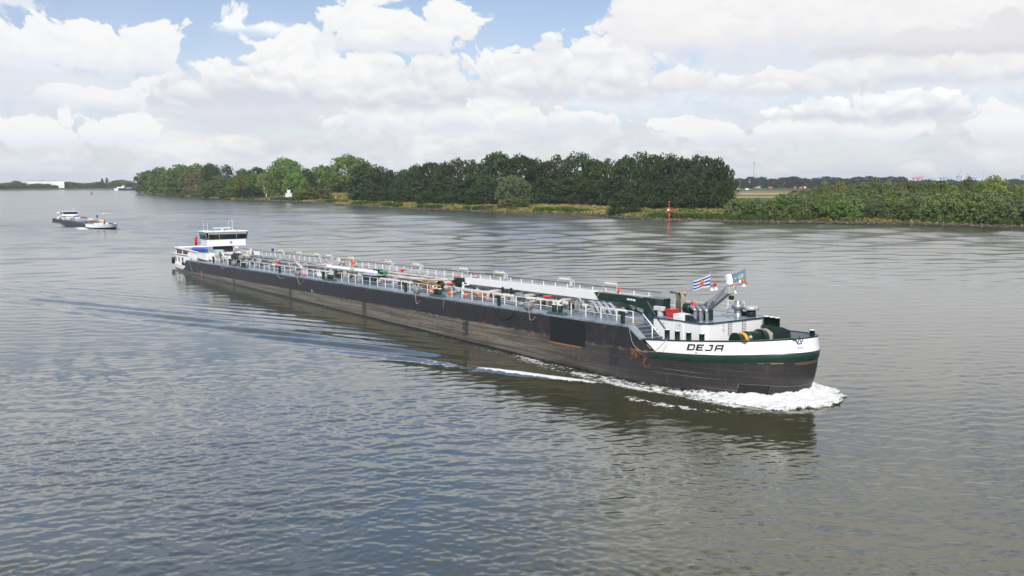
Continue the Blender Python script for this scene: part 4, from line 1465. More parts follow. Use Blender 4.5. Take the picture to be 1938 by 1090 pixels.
def build_pipes():
    g = np.random.default_rng(3)
    # main cargo lines running the length of the deck
    runs = [(3.4, 0.55, 0.17, 24, 106, M_CREAM), (4.0, 0.42, 0.14, 16, 109, M_CREAM), (5.1, 0.75, 0.20, 18, 108, M_CREAM), (5.7, 0.68, 0.12, 12, 110, M_GREY), (6.25, 0.95, 0.15, 14, 107, M_CREAM), (6.65, 1.02, 0.09, 14, 104, mat('pipe_brown', (0.17, 0.13, 0.10), 0.5, var=0.2))]
    for y, z, r, x0, x1, m in runs:
        mb = MB()
        mb.cyl((x0, y, z), (x1, y, z), r, n=12)
        x = x0 + g.random() * 3
        while x < x1:
            mb.cyl((x - 0.05, y, z), (x + 0.05, y, z), r * 1.45, n=12)
            x += 3.0 + g.random() * 5
        part(mb, 'cargo_pipe', m)
    mb = MB()
    mb.lathe((53.0, 3.3, 1.22), [(0.05, 0), (0.19, 0.10), (0.21, 0.25), (0.21, 13.4), (0.19, 13.6), (0.05, 13.7)], 16, 'x')
    part(mb, 'long_tank', M_WHITE)
    for x in (54.5, 58.5, 62.5, 66):
        mb = MB()
        mb.box((x - 0.08, 2.95, 0.05), (x + 0.08, 3.65, 0.98))
        part(mb, 'tank_saddle', M_CREAM)
    # slanting cargo hoses / loading arms
    for a, b_, r in (((46.5, 3.0, 0.98), (54.0, 3.6, 1.5), 0.13), ((76.2, 2.9, 0.98), (82.4, 3.4, 1.35), 0.12), ((43.0, 3.1, 1.55), (46.3, 2.9, 0.65), 0.20), ((33.5, 3.0, 0.8), (37.5, 3.3, 1.45), 0.10)):
        mb = MB()
        mb.cyl(a, b_, r, n=10)
        part(mb, 'loading_arm', M_CREAM)
    # catwalk above the pipes with its rail and supports
    mb = MB()
    mb.box((12.5, 7.0, 0.93), (109.0, 7.9, 0.99))
    mb.box((12.5, 6.97, 0.86), (109.0, 7.03, 1.03))
    cw = part(mb, 'catwalk', mat('grating_grey', (0.36, 0.36, 0.35), 0.5, var=0.15))
    mb = MB()
    x = 13.0
    while x < 109:
        mb.box((x - 0.05, 7.02, 0.1), (x + 0.05, 7.12, 0.88))
        mb.box((x - 0.05, 7.80, 0.1), (x + 0.05, 7.90, 0.88))
        mb.box((x - 0.06, 3.0, 0.24), (x + 0.06, 7.9, 0.32))
        x += 3.2
    sub(mb, 'catwalk_legs', M_CREAM, cw)
    mb = MB()
    x = 13.0
    while x < 109:
        mb.box((x - 0.045, 7.86, 0.99), (x + 0.045, 7.92, 1.62))
        x += 1.85
    mb.cyl((12.9, 7.89, 1.30), (108.8, 7.89, 1.30), 0.018, n=4)
    sub(mb, 'walkway_railing', M_WHITE2, cw)
    mb = MB()
    mb.cyl((12.8, 7.89, 1.70), (108.8, 7.89, 1.70), 0.03, n=6)
    mb.cyl((12.8, 7.89, 1.62), (108.8, 7.89, 1.62), 0.015, n=4)
    sub(mb, 'top_rail', M_BLACK, cw)
    # white tube-lamp frames standing on the catwalk
    for k, x in enumerate((25.6, 32.6, 38.7, 42.7, 49.7, 60.0, 67.0, 77.3, 84.2, 95.0, 101.6)):
        mb = MB()
        L = 1.85
        mb.tube([(x, 7.75, 0.99), (x, 7.75, 2.05), (x + 0.12, 7.75, 2.20), (x + L - 0.12, 7.75, 2.20), (x + L, 7.75, 2.05), (x + L, 7.75, 0.99)], 0.034, 6)
        if k % 3 != 1:
            mb.tube([(x + L, 7.75, 2.1), (x + L + 0.5, 7.85, 1.85), (x + L + 0.5, 7.85, 0.99)], 0.034, 6)
            mb.box((x + L - 0.02, 7.7, 1.45), (x + L + 0.3, 7.8, 1.85))
        lf = part(mb, 'lamp_frame', mat('frame_off_white', (0.60, 0.60, 0.58), 0.5, var=0.1))
        mb = MB()
        mb.box((x + 0.22, 7.66, 1.94), (x + L - 0.22, 7.84, 2.10), 0.04)
        sub(mb, 'lamp_tube', M_LAMP, lf)
    # valves with red hand wheels
    for x, y, z in ((84.0, 2.6, 1.15), (100.2, 2.6, 1.1), (36.6, 3.3, 1.05), (18.2, 3.5, 1.65), (92.0, 6.0, 1.25), (66.0, 7.0, 1.35), (79.8, 6.0, 1.35), (46.0, 6.3, 1.45), (52.4, 7.4, 1.5), (81.2, 7.5, 1.75), (103.5, 6.4, 1.45), (49.6, 7.2, 1.75)):
        mb = MB()
        mb.lathe((x, y, 0.05), [(0.20, 0), (0.20, z - 0.45), (0.26, z - 0.42), (0.26, z - 0.32), (0.10, z - 0.3), (0.05, z - 0.1)], 12)
        v = part(mb, 'valve', M_CREAM)
        mb = MB()
        if z > 1.4:
            mb.box((x - 0.30, y - 0.05, z - 0.12), (x + 0.22, y + 0.05, z + 0.02), 0.02)
            mb.box((x + 0.08, y - 0.05, z - 0.4), (x + 0.22, y + 0.05, z - 0.1), 0.02)
        else:
            mb.lathe((x, y, z - 0.16), [(0.05, 0), (0.34, 0.02), (0.40, 0.10), (0.34, 0.2), (0.05, 0.22)], 14)
        sub(mb, 'hand_wheel', M_RED, v)
    # tank hatches, vents and small machinery filling the deck between the pipes
    for k in range(88):
        x = 15 + 92 * (k + g.random() * 0.8) / 88
        y = (2.9, 4.6, 6.3, 8.6, 3.6)[k % 5] + g.normal() * 0.2
        h = 0.35 + 0.5 * g.random()
        mb = MB()
        t = k % 4
        if t == 0:
            mb.lathe((x, y, 0.06), [(0.36, 0), (0.36, h * 0.7), (0.42, h * 0.72), (0.42, h * 0.85), (0.2, h)], 14)
            mb.tube([(x - 0.4, y, h * 0.8), (x, y - 0.1, h * 1.05), (x + 0.4, y, h * 0.8)], 0.03, 5)
            part(mb, 'tank_hatch', [M_CREAM, M_GREY, mat('machine_brown', (0.13, 0.09, 0.06), 0.6)][int(g.random() * 3)])
        elif t == 1:
            mb.tube([(x, y, 0.06), (x, y, h + 0.3), (x + 0.2, y, h + 0.45), (x + 0.45, y, h + 0.3), (x + 0.45, y, h)], 0.085, 8)
            part(mb, 'gooseneck_vent', M_CREAM)
        elif t == 2:
            mb.cyl((x, y, 0.2), (x, y, 0.55), 0.18, n=10)
            mb.cyl((x, 2.6, 0.36), (x, 8.8, 0.36), 0.10, n=8)
            mb.cyl((x - 0.02, y + 0.4, 0.36), (x + 0.1, y + 0.4, 0.36), 0.2, n=10)
            part(mb, 'cross_pipe', M_GREY if k % 8 else mat('pipe_brown', (0.17, 0.13, 0.10), 0.5, var=0.2))
        else:
            mb.box((x - 0.3, y - 0.2, 0.08), (x + 0.3, y + 0.2, 0.08 + h), 0.04)
            mb.cyl((x - 0.1, y, 0.08 + h), (x - 0.1, y, 0.22 + h), 0.1, n=8)
            part(mb, 'deck_machine', [M_GREY, M_GREEN, M_CREAM, mat('machine_brown', (0.13, 0.09, 0.06), 0.6)][(k // 4) % 4])
    # bent outboard pipework below the boom
    for x in (101.4, 96.0, 90.5):
        mb = MB()
        mb.tube([(x, 5.1, 0.75), (x, 3.3, 0.75), (x, 2.9, 0.65), (x, 2.8, 0.1)], 0.17, 10)
        mb.cyl((x, 2.8, 0.05), (x, 2.8, 0.12), 0.28, n=12)
        part(mb, 'shore_connection', M_CREAM)
    for k in range(4):
        x = 106.3 + 0.75 * k
        mb = MB()
        mb.tube([(x - 1.0, 3.0, 0.95), (x - 0.3, 2.9, 1.05), (x + 0.3, 2.8, 0.75), (x + 0.7, 2.75, 0.2)], 0.12, 8)
        part(mb, 'flexible_hose', mat('hose_grey', (0.33, 0.36, 0.38), 0.45, var=0.1))
    mb = MB()
    mb.box((104.0, 2.9, 0.08), (106.2, 3.4, 0.2)); mb.box((103.9, 2.7, 0.2), (104.2, 3.5, 0.95)); mb.box((105.9, 2.7, 0.2), (106.2, 3.5, 0.95))
    part(mb, 'hose_cradle', M_GREY)
    # lockers amidships
    mb = MB()
    mb.box((64.2, 2.6, 0.05), (67.4, 4.0, 0.92), 0.04)
    lk = part(mb, 'deck_locker', M_GREEN)
    mb = MB()
    mb.prism([(2.5, 0.925), (4.1, 0.925), (4.1, 0.97), (3.3, 1.10), (2.5, 0.97)], 64.1, 67.5, 'x')
    sub(mb, 'lid', mat('lid_pale_blue', (0.30, 0.34, 0.40), 0.4), lk)
    mb = MB()
    mb.box((61.2, 3.9, 0.05), (63.0, 4.7, 1.35), 0.03)
    part(mb, 'tall_cabinet', mat('cabinet_grey', (0.40, 0.40, 0.39), 0.5, var=0.1))
    mb = MB()
    mb.box((63.6, 4.3, 0.05), (65.0, 5.0, 1.42), 0.03)
    part(mb, 'tall_cabinet', M_GREEN)
    mb = MB()
    mb.box((65.2, 4.35, 1.12), (66.3, 4.95, 1.34), 0.04)
    part(mb, 'green_bin', mat('bright_green_plastic', (0.05, 0.33, 0.10), 0.45))
    # stair over the pipes
    mb = MB()
    for s in (0, 0.6):
        mb.box((59.6, 2.5 + s, 0.05), (59.75, 2.56 + s, 0.1))
        mb.tube([(59.6, 2.53 + s, 0.1), (61.6, 2.93 + s, 2.0)], 0.05, 6)
    for k in range(7):
        f = (k + 0.5) / 7
        mb.box((lerp(59.6, 61.6, f) - 0.12, lerp(2.5, 2.9, f), lerp(0.1, 2.0, f)), (lerp(59.6, 61.6, f) + 0.12, lerp(3.15, 3.55, f), lerp(0.1, 2.0, f) + 0.04))
    part(mb, 'step_ladder', mat('ladder_yellow_grey', (0.38, 0.34, 0.20), 0.6, var=0.3))
    # bollard pairs on green plinths along the starboard edge
    for x in (30.5, 60.0, 85.0, 104.3):
        mb = MB()
        mb.loft([[(x - 1.0, 0.12, 0.03), (x + 1.0, 0.12, 0.03), (x + 1.0, 1.0, 0.03), (x - 1.0, 1.0, 0.03)], [(x - 0.8, 0.2, 0.24), (x + 0.8, 0.2, 0.24), (x + 0.8, 0.9, 0.24), (x - 0.8, 0.9, 0.24)]], caps=True)
        bp_ = part(mb, 'bollard_pair', M_GREEN2)
        for dx in (-0.4, 0.4):
            mb = MB()
            mb.lathe((x + dx, 0.55, 0.24), [(0.2, 0), (0.2, 0.5), (0.24, 0.52), (0.24, 0.58)], 14)
            sub(mb, 'post', mat('bollard_worn', (0.10, 0.13, 0.09), 0.5, var=0.5, scale=3, streak=0.6, streak_col=(0.4, 0.36, 0.25)), bp_)
            mb = MB()
            mb.lathe((x + dx, 0.55, 0.82), [(0.24, 0.002), (0.22, 0.03), (0.05, 0.05)], 14)
            sub(mb, 'cap', M_WHITE2, bp_)
    for x, y in ((43.4, 0.85), (57.3, 0.85), (78.2, 0.7), (95.7, 0.55), (112.2, 0.75), (23.0, 1.2), (24.1, 1.2), (14.8, 1.4)):
        mb = MB()
        mb.box((x - 0.16, y - 0.1, 0.02), (x + 0.16, y + 0.12, 0.95), 0.02)
        mb.box((x - 0.42, y - 0.1, 0.72), (x - 0.16, y + 0.1, 0.95), 0.02)
        part(mb, 'fairlead_post', M_GREEN)
    # hazard stripe at the head of the stair
    mb = MB()
    for k in range(8):
        mb.prism([(112.5 + 0.05, 0.9 + 0.17 * k), (112.8, 0.98 + 0.17 * k), (112.8, 1.07 + 0.17 * k), (112.55, 0.99 + 0.17 * k)], 0.06, 0.075, 'z')
    part(mb, 'hazard_stripe', M_YELLOW)
    # deck edge railing, starboard and port
    mb = MB()
    gaps = [(58.6, 61.2), (83.3, 86.2), (102.6, 105.0)]
    segs, a = [], 12.0
    for g0, g1 in gaps + [(112.6, 200)]:
        segs.append((a, g0)); a = g1
    for s0, s1 in segs:
        rail_run(mb, [(s0, 1.45, 0.03), (s1, 1.45, 0.03)], 0.92, 0.022, 0.042, (0.45,), True)
    part(mb, 'starboard_railing', M_WHITE2)
    mb = MB()
    rail_run(mb, [(12.0, 9.95, 0.03), (112.0, 9.95, 0.03)], 0.92, 0.018, 0.03, (0.45,), True)
    part(mb, 'port_railing', mat('frame_off_white', (0.60, 0.60, 0.58)))
    # warning boards on the railing
    mb = MB()
    mb.box((49.5, 1.36, 0.15), (51.0, 1.40, 0.85))
    s1 = part(mb, 'warning_board', M_WHITE2)
    mb = MB()
    for k in range(2):
        for j in range(2):
            cx, cz = 49.88 + 0.74 * k, 0.33 + 0.34 * j
            mb.tube([(cx - 0.24, 1.352, cz - 0.12), (cx + 0.24, 1.352, cz + 0.12)], 0.03, 4)
            mb.tube([(cx - 0.24, 1.352, cz + 0.12), (cx + 0.24, 1.352, cz - 0.12)], 0.03, 4)
    mb.tube([(49.52, 1.355, 0.17), (50.98, 1.355, 0.17), (50.98, 1.355, 0.83), (49.52, 1.355, 0.83)], 0.03, 4, closed=True)
    sub(mb, 'red_crosses', mat('sign_red', (0.7, 0.12, 0.1), 0.5), s1)
    mb = MB()
    mb.box((54.3, 1.36, 0.2), (55.6, 1.40, 0.75))
    part(mb, 'warning_board', M_WHITE2)
    # orange depth mark and anchor-like mark on the side
    mb = MB()
    mb.box((12.8, -0.015, -2.25), (13.15, 0.0, -1.35)); mb.box((12.9, -0.02, -2.0), (13.05, -0.012, -1.5))
    part(mb, 'draught_mark', mat('mark_orange', (0.50, 0.16, 0.05), 0.6, var=0.3))
    mb = MB()
    mb.box((55.75, -0.012, -1.62), (55.85, 0.0, -1.35)); mb.box((55.55, -0.012, -1.38), (55.85, 0.0, -1.32))
    part(mb, 'draught_mark', M_WHITE2)


def build_aft():
    # accommodation block
    W = M_WHITE
    mb = MB()
    def plan(x0, x1, y0, z, rr=1.6):
        pts = [(x1, y0, z), (x1, B - y0, z)]
        for cy, a0 in ((B - y0 - rr, 90), (y0 + rr, 180)):
            for k in range(7):
                a = R(a0 + 15 * k)
                pts.append((x0 + rr + rr * math.cos(a), cy + rr * math.sin(a), z))
        return pts
    mb.loft([plan(-6.3, 6.6, 1.15, -1.3), plan(-6.1, 6.6, 1.2, 0.62)], caps=True)
    ac = part(mb, 'accommodation', W)
    mb = MB()
    mb.loft([plan(-6.5, 2.6, 1.0, 0.625), plan(-6.5, 2.6, 1.0, 0.72)], caps=True)
    sub(mb, 'roof', W, ac)
    mb = MB()
    mb.prism([(2.0, 0.62), (11.6, 0.2), (11.6, 1.25), (4.4, 1.30), (2.6, 1.12)], 1.25, B - 1.25, 'y')
    sub(mb, 'upper_block', W, ac)
    for x0, w_ in ((-4.2, 0.55), (-2.55, 0.72), (-0.6, 0.9)):
        mb = MB()
        mb.box((x0 - 0.05, 1.06, -0.58), (x0 + w_ + 0.05, 1.14, 0.24), 0.02)
        f = sub(mb, 'window', W, ac)
        mb = MB()
        mb.box((x0, 1.05, -0.53), (x0 + w_, 1.058, 0.19))
        sub(mb, 'pane', M_GLASS, ac)
    mb = MB()
    mb.box((3.85, 1.08, -1.1), (4.65, 1.135, 0.25), 0.02)
    sub(mb, 'door', M_GREY, ac)
    mb = MB()
    mb.box((-0.2, 0.85, -1.2), (0.5, 1.08, -0.62), 0.02)
    sub(mb, 'vent_box', M_BLACK, ac)
    # sloping windbreak over the aft terrace
    mb = MB()
    mb.prism([(-4.9, 1.62), (-4.9, 1.88), (7.9, 1.45), (7.9, 1.30)], 1.1, 1.3, 'y')
    mb.prism([(-4.9, 1.62), (-4.9, 1.88), (7.9, 1.45), (7.9, 1.30)], B - 1.3, B - 1.1, 'y')
    mb.box((-5.0, 1.1, 1.60), (-4.8, B - 1.1, 1.85))
    ter = part(mb, 'terrace_screen', W)
    mb = MB()
    mb.box((-4.8, 1.35, 0.75), (2.4, 1.40, 1.58))
    sub(mb, 'screen_glass', M_GLASS, ter)
    mb = MB()
    for x in (-4.6, -1.0, 2.2):
        mb.box((x, 1.25, 0.72), (x + 0.12, 1.37, 1.75))
    sub(mb, 'screen_post', W, ter)
    # stern bollards / drum
    for x, y in ((-7.6, 1.7), (-7.6, 9.6)):
        mb = MB()
        mb.lathe((x, y, -1.2), [(0.35, 0), (0.35, 1.0), (0.28, 1.1)], 14)
        part(mb, 'stern_drum', M_GREEN)
    # wheelhouse on its lifting column
    X0, X1, Y0, Y1 = 4.7, 9.2, 2.4, 8.95
    mb = MB()
    mb.box((5.6, 4.4, 0.2), (8.6, 7.0, 2.26))
    colm = part(mb, 'lifting_column', M_BLACK)
    mb = MB()
    cut = 0.9
    pl = lambda z, e=0.0: [(X0 - e * 0.3, Y0 - e + 0.3, z), (X1 - 0.25 + e * 0.6, Y0 - e, z), (X1 + e, Y0 + 0.25 - e * 0.6, z), (X1 + e, Y1 - 0.25 + e * 0.6, z), (X1 - 0.25 + e * 0.6, Y1 + e, z), (X0 - e * 0.3, Y1 + e - 0.3, z)]
    mb.loft([pl(2.28), pl(3.24), pl(3.33, 0.02)], caps=True)
    wh = part(mb, 'wheelhouse', mat('wheelhouse_white', (0.82, 0.81, 0.79), 0.35, var=0.02))
    # leaning window band
    mb = MB()
    mb.loft([pl(3.332, 0.0), pl(4.50, 0.26)], caps=True)
    sub(mb, 'window_frame', mat('frame_grey', (0.45, 0.43, 0.40), 0.45), wh)
    def pane(a0, a1, b0, b1, n, inset=0.035, o=0.012):
        mb = MB()
        a0, a1, b0, b1 = map(Vector, (a0, a1, b0, b1))
        nn = Vector(n)
        q = []
        for u, v in ((0, 0), (1, 0), (1, 1), (0, 1)):
            p = a0.lerp(a1, u).lerp(b0.lerp(b1, u), v)
            q.append(p + nn * o)
        c = sum(q, Vector()) / 4
        q2 = []
        for p in q:
            d = c - p
            q2.append(tuple(p + Vector((math.copysign(min(abs(d.x), inset), d.x), math.copysign(min(abs(d.y), inset), d.y), math.copysign(min(abs(d.z), inset * 0.9), d.z)))))
        mb.add(q2, [(0, 1, 2, 3)])
        mb.add([tuple(Vector(p) - nn * 0.01) for p in q2], [(3, 2, 1, 0)])
        sub(mb, 'window', M_GLASS, wh)
    lo, hi = pl(3.34, 0.01), pl(4.50, 0.26)
    L = lambda ring, i, j, t: Vector(ring[i]).lerp(Vector(ring[j]), t)
    for t0, t1 in ((0.0, 0.28), (0.28, 0.735), (0.735, 1.0)):
        pane(L(lo, 2, 3, t0), L(lo, 2, 3, t1), L(hi, 2, 3, t0), L(hi, 2, 3, t1), (0.95, 0, -0.2))
    pane(lo[1], lo[2], hi[1], hi[2], (0.6, -0.6, -0.2))
    pane(lo[3], lo[4], hi[3], hi[4], (0.6, 0.6, -0.2))
    for t0, t1 in ((0.0, 0.5), (0.5, 1.0)):
        pane(L(lo, 0, 1, t0), L(lo, 0, 1, t1), L(hi, 0, 1, t0), L(hi, 0, 1, t1), (0, -0.95, -0.2))
        pane(L(lo, 4, 5, t0), L(lo, 4, 5, t1), L(hi, 4, 5, t0), L(hi, 4, 5, t1), (0, 0.95, -0.2))
    mb = MB()
    mb.loft([pl(4.505, 0.34), pl(4.62, 0.40), pl(4.70, 0.36)], caps=True)
    sub(mb, 'roof', W, wh)
    mb = MB()
    mb.box((8.2, 4.7, 4.70), (8.4, 6.9, 4.74))
    mb.cyl((8.3, 5.2, 4.74), (8.3, 5.2, 5.05), 0.16, n=10)
    mb.box((8.2, 3.6, 5.10), (8.4, 6.6, 5.25), 0.05)
    sub(mb, 'radar_scanner', M_WHITE2, wh)
    for x, y, h in ((5.8, 2.9, 1.65), (6.2, 3.4, 1.35), (6.4, 6.9, 1.7), (6.6, 7.5, 1.75), (7.2, 7.2, 1.9)):
        mb = MB()
        mb.cyl((x, y, 4.7), (x, y, 4.7 + h), 0.022, 0.012, n=6)
        mb.box((x - 0.06, y - 0.06, 4.7), (x + 0.08, y + 0.08, 4.85))
        sub(mb, 'aerial', M_WHITE2, wh)
    mb = MB()
    for k in range(3):
        mb.lathe((8.9, 3.4 + k * 2.0, 4.72), [(0.12, 0), (0.14, 0.1), (0.05, 0.2)], 8)
    sub(mb, 'deck_light', M_GREY, wh)
    # crowned emblem on the wheelhouse front
    mb = MB()
    bx = X1 + 0.012
    for q in (((5.98, 2.95), (6.12, 2.95), (6.2, 2.81), (6.1, 2.81)), ((6.52, 2.95), (6.38, 2.95), (6.3, 2.81), (6.4, 2.81)), ((6.17, 2.88), (6.33, 2.88), (6.28, 3.13), (6.22, 3.13)), ((6.08, 2.73), (6.42, 2.73), (6.42, 2.8), (6.08, 2.8))):
        mb.add([(bx, a, c) for a, c in q], [(0, 1, 2, 3)])
    for k in range(3):
        mb.add([(bx, a, c) for a, c in ((6.1 + 0.13 * k, 2.66), (6.17 + 0.13 * k, 2.66), (6.15 + 0.13 * k, 2.5), (6.12 + 0.13 * k, 2.5))], [(0, 1, 2, 3)])
    sub(mb, 'emblem', mat('emblem_dark', (0.03, 0.03, 0.06)), wh)
    # machinery forward of the house
    mb = MB()
    mb.box((9.0, 3.2, 0.4), (10.8, 4.6, 1.75), 0.15)
    part(mb, 'air_cooler', mat('pale_green_paint', (0.33, 0.46, 0.38), 0.5, var=0.1))
    mb = MB()
    mb.cyl((10.5, 3.0, 1.0), (13.2, 3.0, 1.0), 0.42, n=14)
    mb.box((10.6, 2.6, 0.05), (13.0, 3.4, 0.6), 0.05)
    mb.cyl((11.3, 2.55, 1.1), (11.3, 2.75, 1.1), 0.2, n=10)
    part(mb, 'pump_unit', M_CREAM)
    mb = MB()
    mb.torus((13.4, 2.9, 1.05), 0.42, 0.05, 'y', 18, 6)
    mb.cyl((13.4, 2.9, 0.63), (13.4, 2.9, 1.47), 0.03, n=5); mb.cyl((12.98, 2.9, 1.05), (13.82, 2.9, 1.05), 0.03, n=5)
    part(mb, 'hand_wheel', M_BLACK)
    mb = MB()
    mb.cyl((13.2, 3.8, 1.1), (24.0, 3.8, 1.35), 0.16, n=10)
    mb.cyl((8.5, 3.2, 0.7), (16.0, 3.2, 0.75), 0.14, n=10)
    part(mb, 'suction_pipe', M_CREAM)
    mb = MB()
    mb.box((14.0, 6.0, 0.1), (17.0, 7.2, 1.75), 0.2)
    mb.cyl((17.2, 6.6, 0.1), (17.2, 6.6, 2.1), 0.2, n=10)
    part(mb, 'vapour_unit', M_CREAM)
    mb = MB()
    mb.cyl((11.0, 6.0, 0.2), (11.0, 6.0, 2.0), 0.1, n=8)
    mb.prism([(9.7, 2.2), (10.3, 2.2), (11.0, 0.9), (10.5, 0.9)], 6.3, 6.5, 'y')
    part(mb, 'column_brace', M_GREY)


build_hull()
build_lettering()
build_fore()
build_crane()
build_pipes()
build_aft()


# ------------------------------------------------------------------ loose things carried by the barge
def aboard(mb, name, m, base, label, cat, group=None, parent=None, fix=True):
    """a thing of its own standing on / hanging from the barge; mesh given in barge coordinates"""
    o = mb.build(name, m, parent, off=base, fix=fix)
    if parent is None:
        o.matrix_world = Matrix.Translation(sw(*base)) @ SROT.to_4x4()
        tag(o, label, cat, group)
    return o


def fender(x, y, z, r, sc, label, rope=True, flat=False):
    mb = MB()
    mb.sphere((x, y, z), r, 16, 12, sc)
    f = aboard(mb, 'fender', M_FENDER, (x, y, z - r), label, 'fender', 'grey rubber fenders')
    mb = MB()
    mb.cyl((x, y, z + r * sc[2] * 0.9), (x, y, z + r * sc[2] + 0.12), 0.07, n=8)
    mb.tube([(x, y, z + r * sc[2] + 0.08), (x + 0.1, 1.35, max(0.5, z + r * sc[2] + 0.1))], 0.02, 5)
    aboard(mb, 'eye', M_BLACK, (x, y, z - r), None, None, parent=f)
    return f


fender(100.2, 0.55, 0.42, 0.40, (1.35, 1, 1), 'big grey egg shaped fender on the deck edge nearest the bow')
fender(80.9, 0.50, 0.42, 0.40, (1.1, 1, 1), 'round pinkish grey fender beside the orange lifebuoy')
fender(50.0, 0.60, 0.38, 0.38, (1.5, 1, 0.9), 'long grey fender on the deck edge left of the red crossed board')
fender(25.4, 1.0, 0.45, 0.42, (1.1, 1, 1), 'grey round fender on the deck edge nearest the wheelhouse')
fender(96.1, 2.5, 0.82, 0.36, (1.9, 1, 0.9), 'grey fender lying under the white crane boom')
fender(23.2, 2.9, 1.05, 0.48, (1.2, 1, 1), 'blue grey fender resting beside the black drum')

mb = MB()
mb.lathe((20.2, 2.9, 1.05), [(0.3, 0), (0.62, 0.1), (0.66, 0.4), (0.66, 1.9), (0.6, 2.1), (0.3, 2.2)], 18, 'x')
mb.box((20.6, 2.5, 0.05), (20.9, 3.3, 0.5)); mb.box((21.8, 2.5, 0.05), (22.1, 3.3, 0.5))
aboard(mb, 'drum', M_BLACK, (21.2, 2.9, 0.05), 'black rubber covered drum lying behind the railing near the wheelhouse', 'drum')

# lifebuoy on the rail
mb = MB()
mb.torus((82.6, 1.30, 0.55), 0.34, 0.105, 'y', 22, 10)
lb = aboard(mb, 'lifebuoy', M_ORANGE, (82.6, 1.30, 0.1), 'orange ring lifebuoy hung on the white side railing', 'lifebuoy')
mb = MB()
for k in range(4):
    a = R(45 + 90 * k)
    mb.sphere((82.6 + 0.34 * math.cos(a), 1.30, 0.55 + 0.34 * math.sin(a)), 0.118, 8, 6)
aboard(mb, 'white_band', M_WHITE2, (82.6, 1.30, 0.1), None, None, parent=lb)

# hose bundles
def hose_pile(x0, x1, y, z, n, label, m1, m2):
    root = empty('hose_bundle', sw((x0 + x1) / 2, y, 0.05), label, 'hose bundle', 'hoses on the deck', SROT)
    off = ((x0 + x1) / 2, y, 0.05)
    for k in range(n):
        mb = MB()
        dy, dz = 0.13 * (k % 3) - 0.13, 0.11 * (k // 3)
        pts = [(lerp(x0, x1, t), y + dy + 0.08 * math.sin(5 * t + k), z + dz + 0.14 * math.sin(math.pi * t + 0.3 * k) + 0.04 * math.sin(9 * t + 2 * k)) for t in [i / 12 for i in range(13)]]
        mb.tube(pts, 0.062, 6)
        o = mb.build('hose', m1 if k % 2 else m2, root, off=off)
    return root


hose_pile(75.6, 81.0, 3.1, 0.72, 6, 'bundle of yellow hoses hung along the pipes behind the railing', M_YELLOW, mat('hose_olive', (0.22, 0.17, 0.03), 0.6))
hose_pile(88.6, 90.6, 2.5, 0.25, 6, 'short bundle of orange hoses lying below the white crane boom', M_ORANGE, mat('hose_olive', (0.22, 0.17, 0.03), 0.6))

mb = MB()
for k in range(5):
    mb.torus((81.2, 3.0 + 0.07 * k, 0.72), 0.42 - 0.02 * (k % 2), 0.075, 'y', 22, 8)
aboard(mb, 'hose_coil', M_BLACK, (81.2, 3.1, 0.1), 'black hose coiled on edge beside a red valve', 'hose coil')
for x, y, r, lab in ((84.2, 2.6, 0.3, 'small orange drum under the red valve near the boom tip'), (86.9, 2.7, 0.24, 'small orange drum standing right of the red valve')):
    mb = MB()
    mb.lathe((x, y, 0.05), [(r, 0), (r, 0.25), (r * 0.8, 0.32), (r * 0.2, 0.34)], 12)
    aboard(mb, 'drum', M_ORANGE, (x, y, 0.05), lab, 'drum')

# ropes hanging over the side
def hang_rope(pts, r, m, label):
    mb = MB()
    P = [Vector(p) for p in pts]
    out = []
    for a, b_ in zip(P[:-1], P[1:]):
        out += [a.lerp(b_, t / 6) for t in range(6)]
    out.append(P[-1])
    for _ in range(3):
        out = [out[0]] + [(out[i - 1] + out[i] * 2 + out[i + 1]) / 4 for i in range(1, len(out) - 1)] + [out[-1]]
    mb.tube(out, r, 6)
    aboard(mb, 'mooring_rope', m, tuple(P[0]), label, 'rope', 'ropes hanging over the side')


hang_rope([(100.6, 0.3, 0.35), (101.2, -0.08, 0.1), (101.3, -0.07, -0.75), (101.9, -0.07, -0.55), (102.0, 0.2, 0.1)], 0.028, M_ROPE, 'pale rope loop hanging below the fender nearest the bow')
hang_rope([(81.4, 0.3, 0.3), (81.6, -0.08, 0.05), (81.8, -0.07, -0.95), (82.3, -0.07, -0.8), (82.4, 0.2, 0.1)], 0.030, M_ROPE, 'pale rope loop hanging below the pinkish fender')
hang_rope([(51.0, 0.3, 0.3), (51.4, -0.08, -0.1), (52.3, -0.07, -1.0), (53.2, -0.07, -0.5), (53.5, 0.2, 0.05)], 0.032, M_ROPE, 'pale rope loop hanging below the red crossed board')
hang_rope([(44.2, 0.3, 0.2), (44.7, -0.08, -0.1), (46.0, -0.07, -0.55), (47.6, -0.07, -0.3), (48.2, 0.2, 0.05)], 0.032, M_ROPE, 'pale shallow rope loop left of the long fender')
hang_rope([(22.3, 0.4, 0.2), (22.6, -0.08, -0.1), (23.4, -0.07, -0.5), (24.4, -0.07, -0.3), (24.8, 0.2, 0.05)], 0.032, M_ROPE, 'pale rope loop hanging near the wheelhouse end')
hang_rope([(95.6, 0.2, 0.1), (95.8, -0.07, -0.3), (97.0, -0.06, -1.15), (98.6, -0.06, -0.7), (99.3, 0.1, 0.05)], 0.03, M_BLACK, 'black rope hanging in a wide loop along the dark side')
hang_rope([(87.3, 1.4, 0.7), (87.2, 0.1, 0.1), (87.1, -0.06, -0.4), (87.0, -0.06, -0.95)], 0.035, mat('rope_turquoise', (0.06, 0.28, 0.26), 0.8), 'turquoise rope end hanging straight over the deck edge')
hang_rope([(6.6, 0.4, 0.2), (6.9, -0.07, 0.0), (7.8, -0.06, -0.9), (8.7, -0.06, -1.7)], 0.035, mat('rope_turquoise', (0.06, 0.28, 0.26), 0.8), 'turquoise rope hanging by the white stern wall')
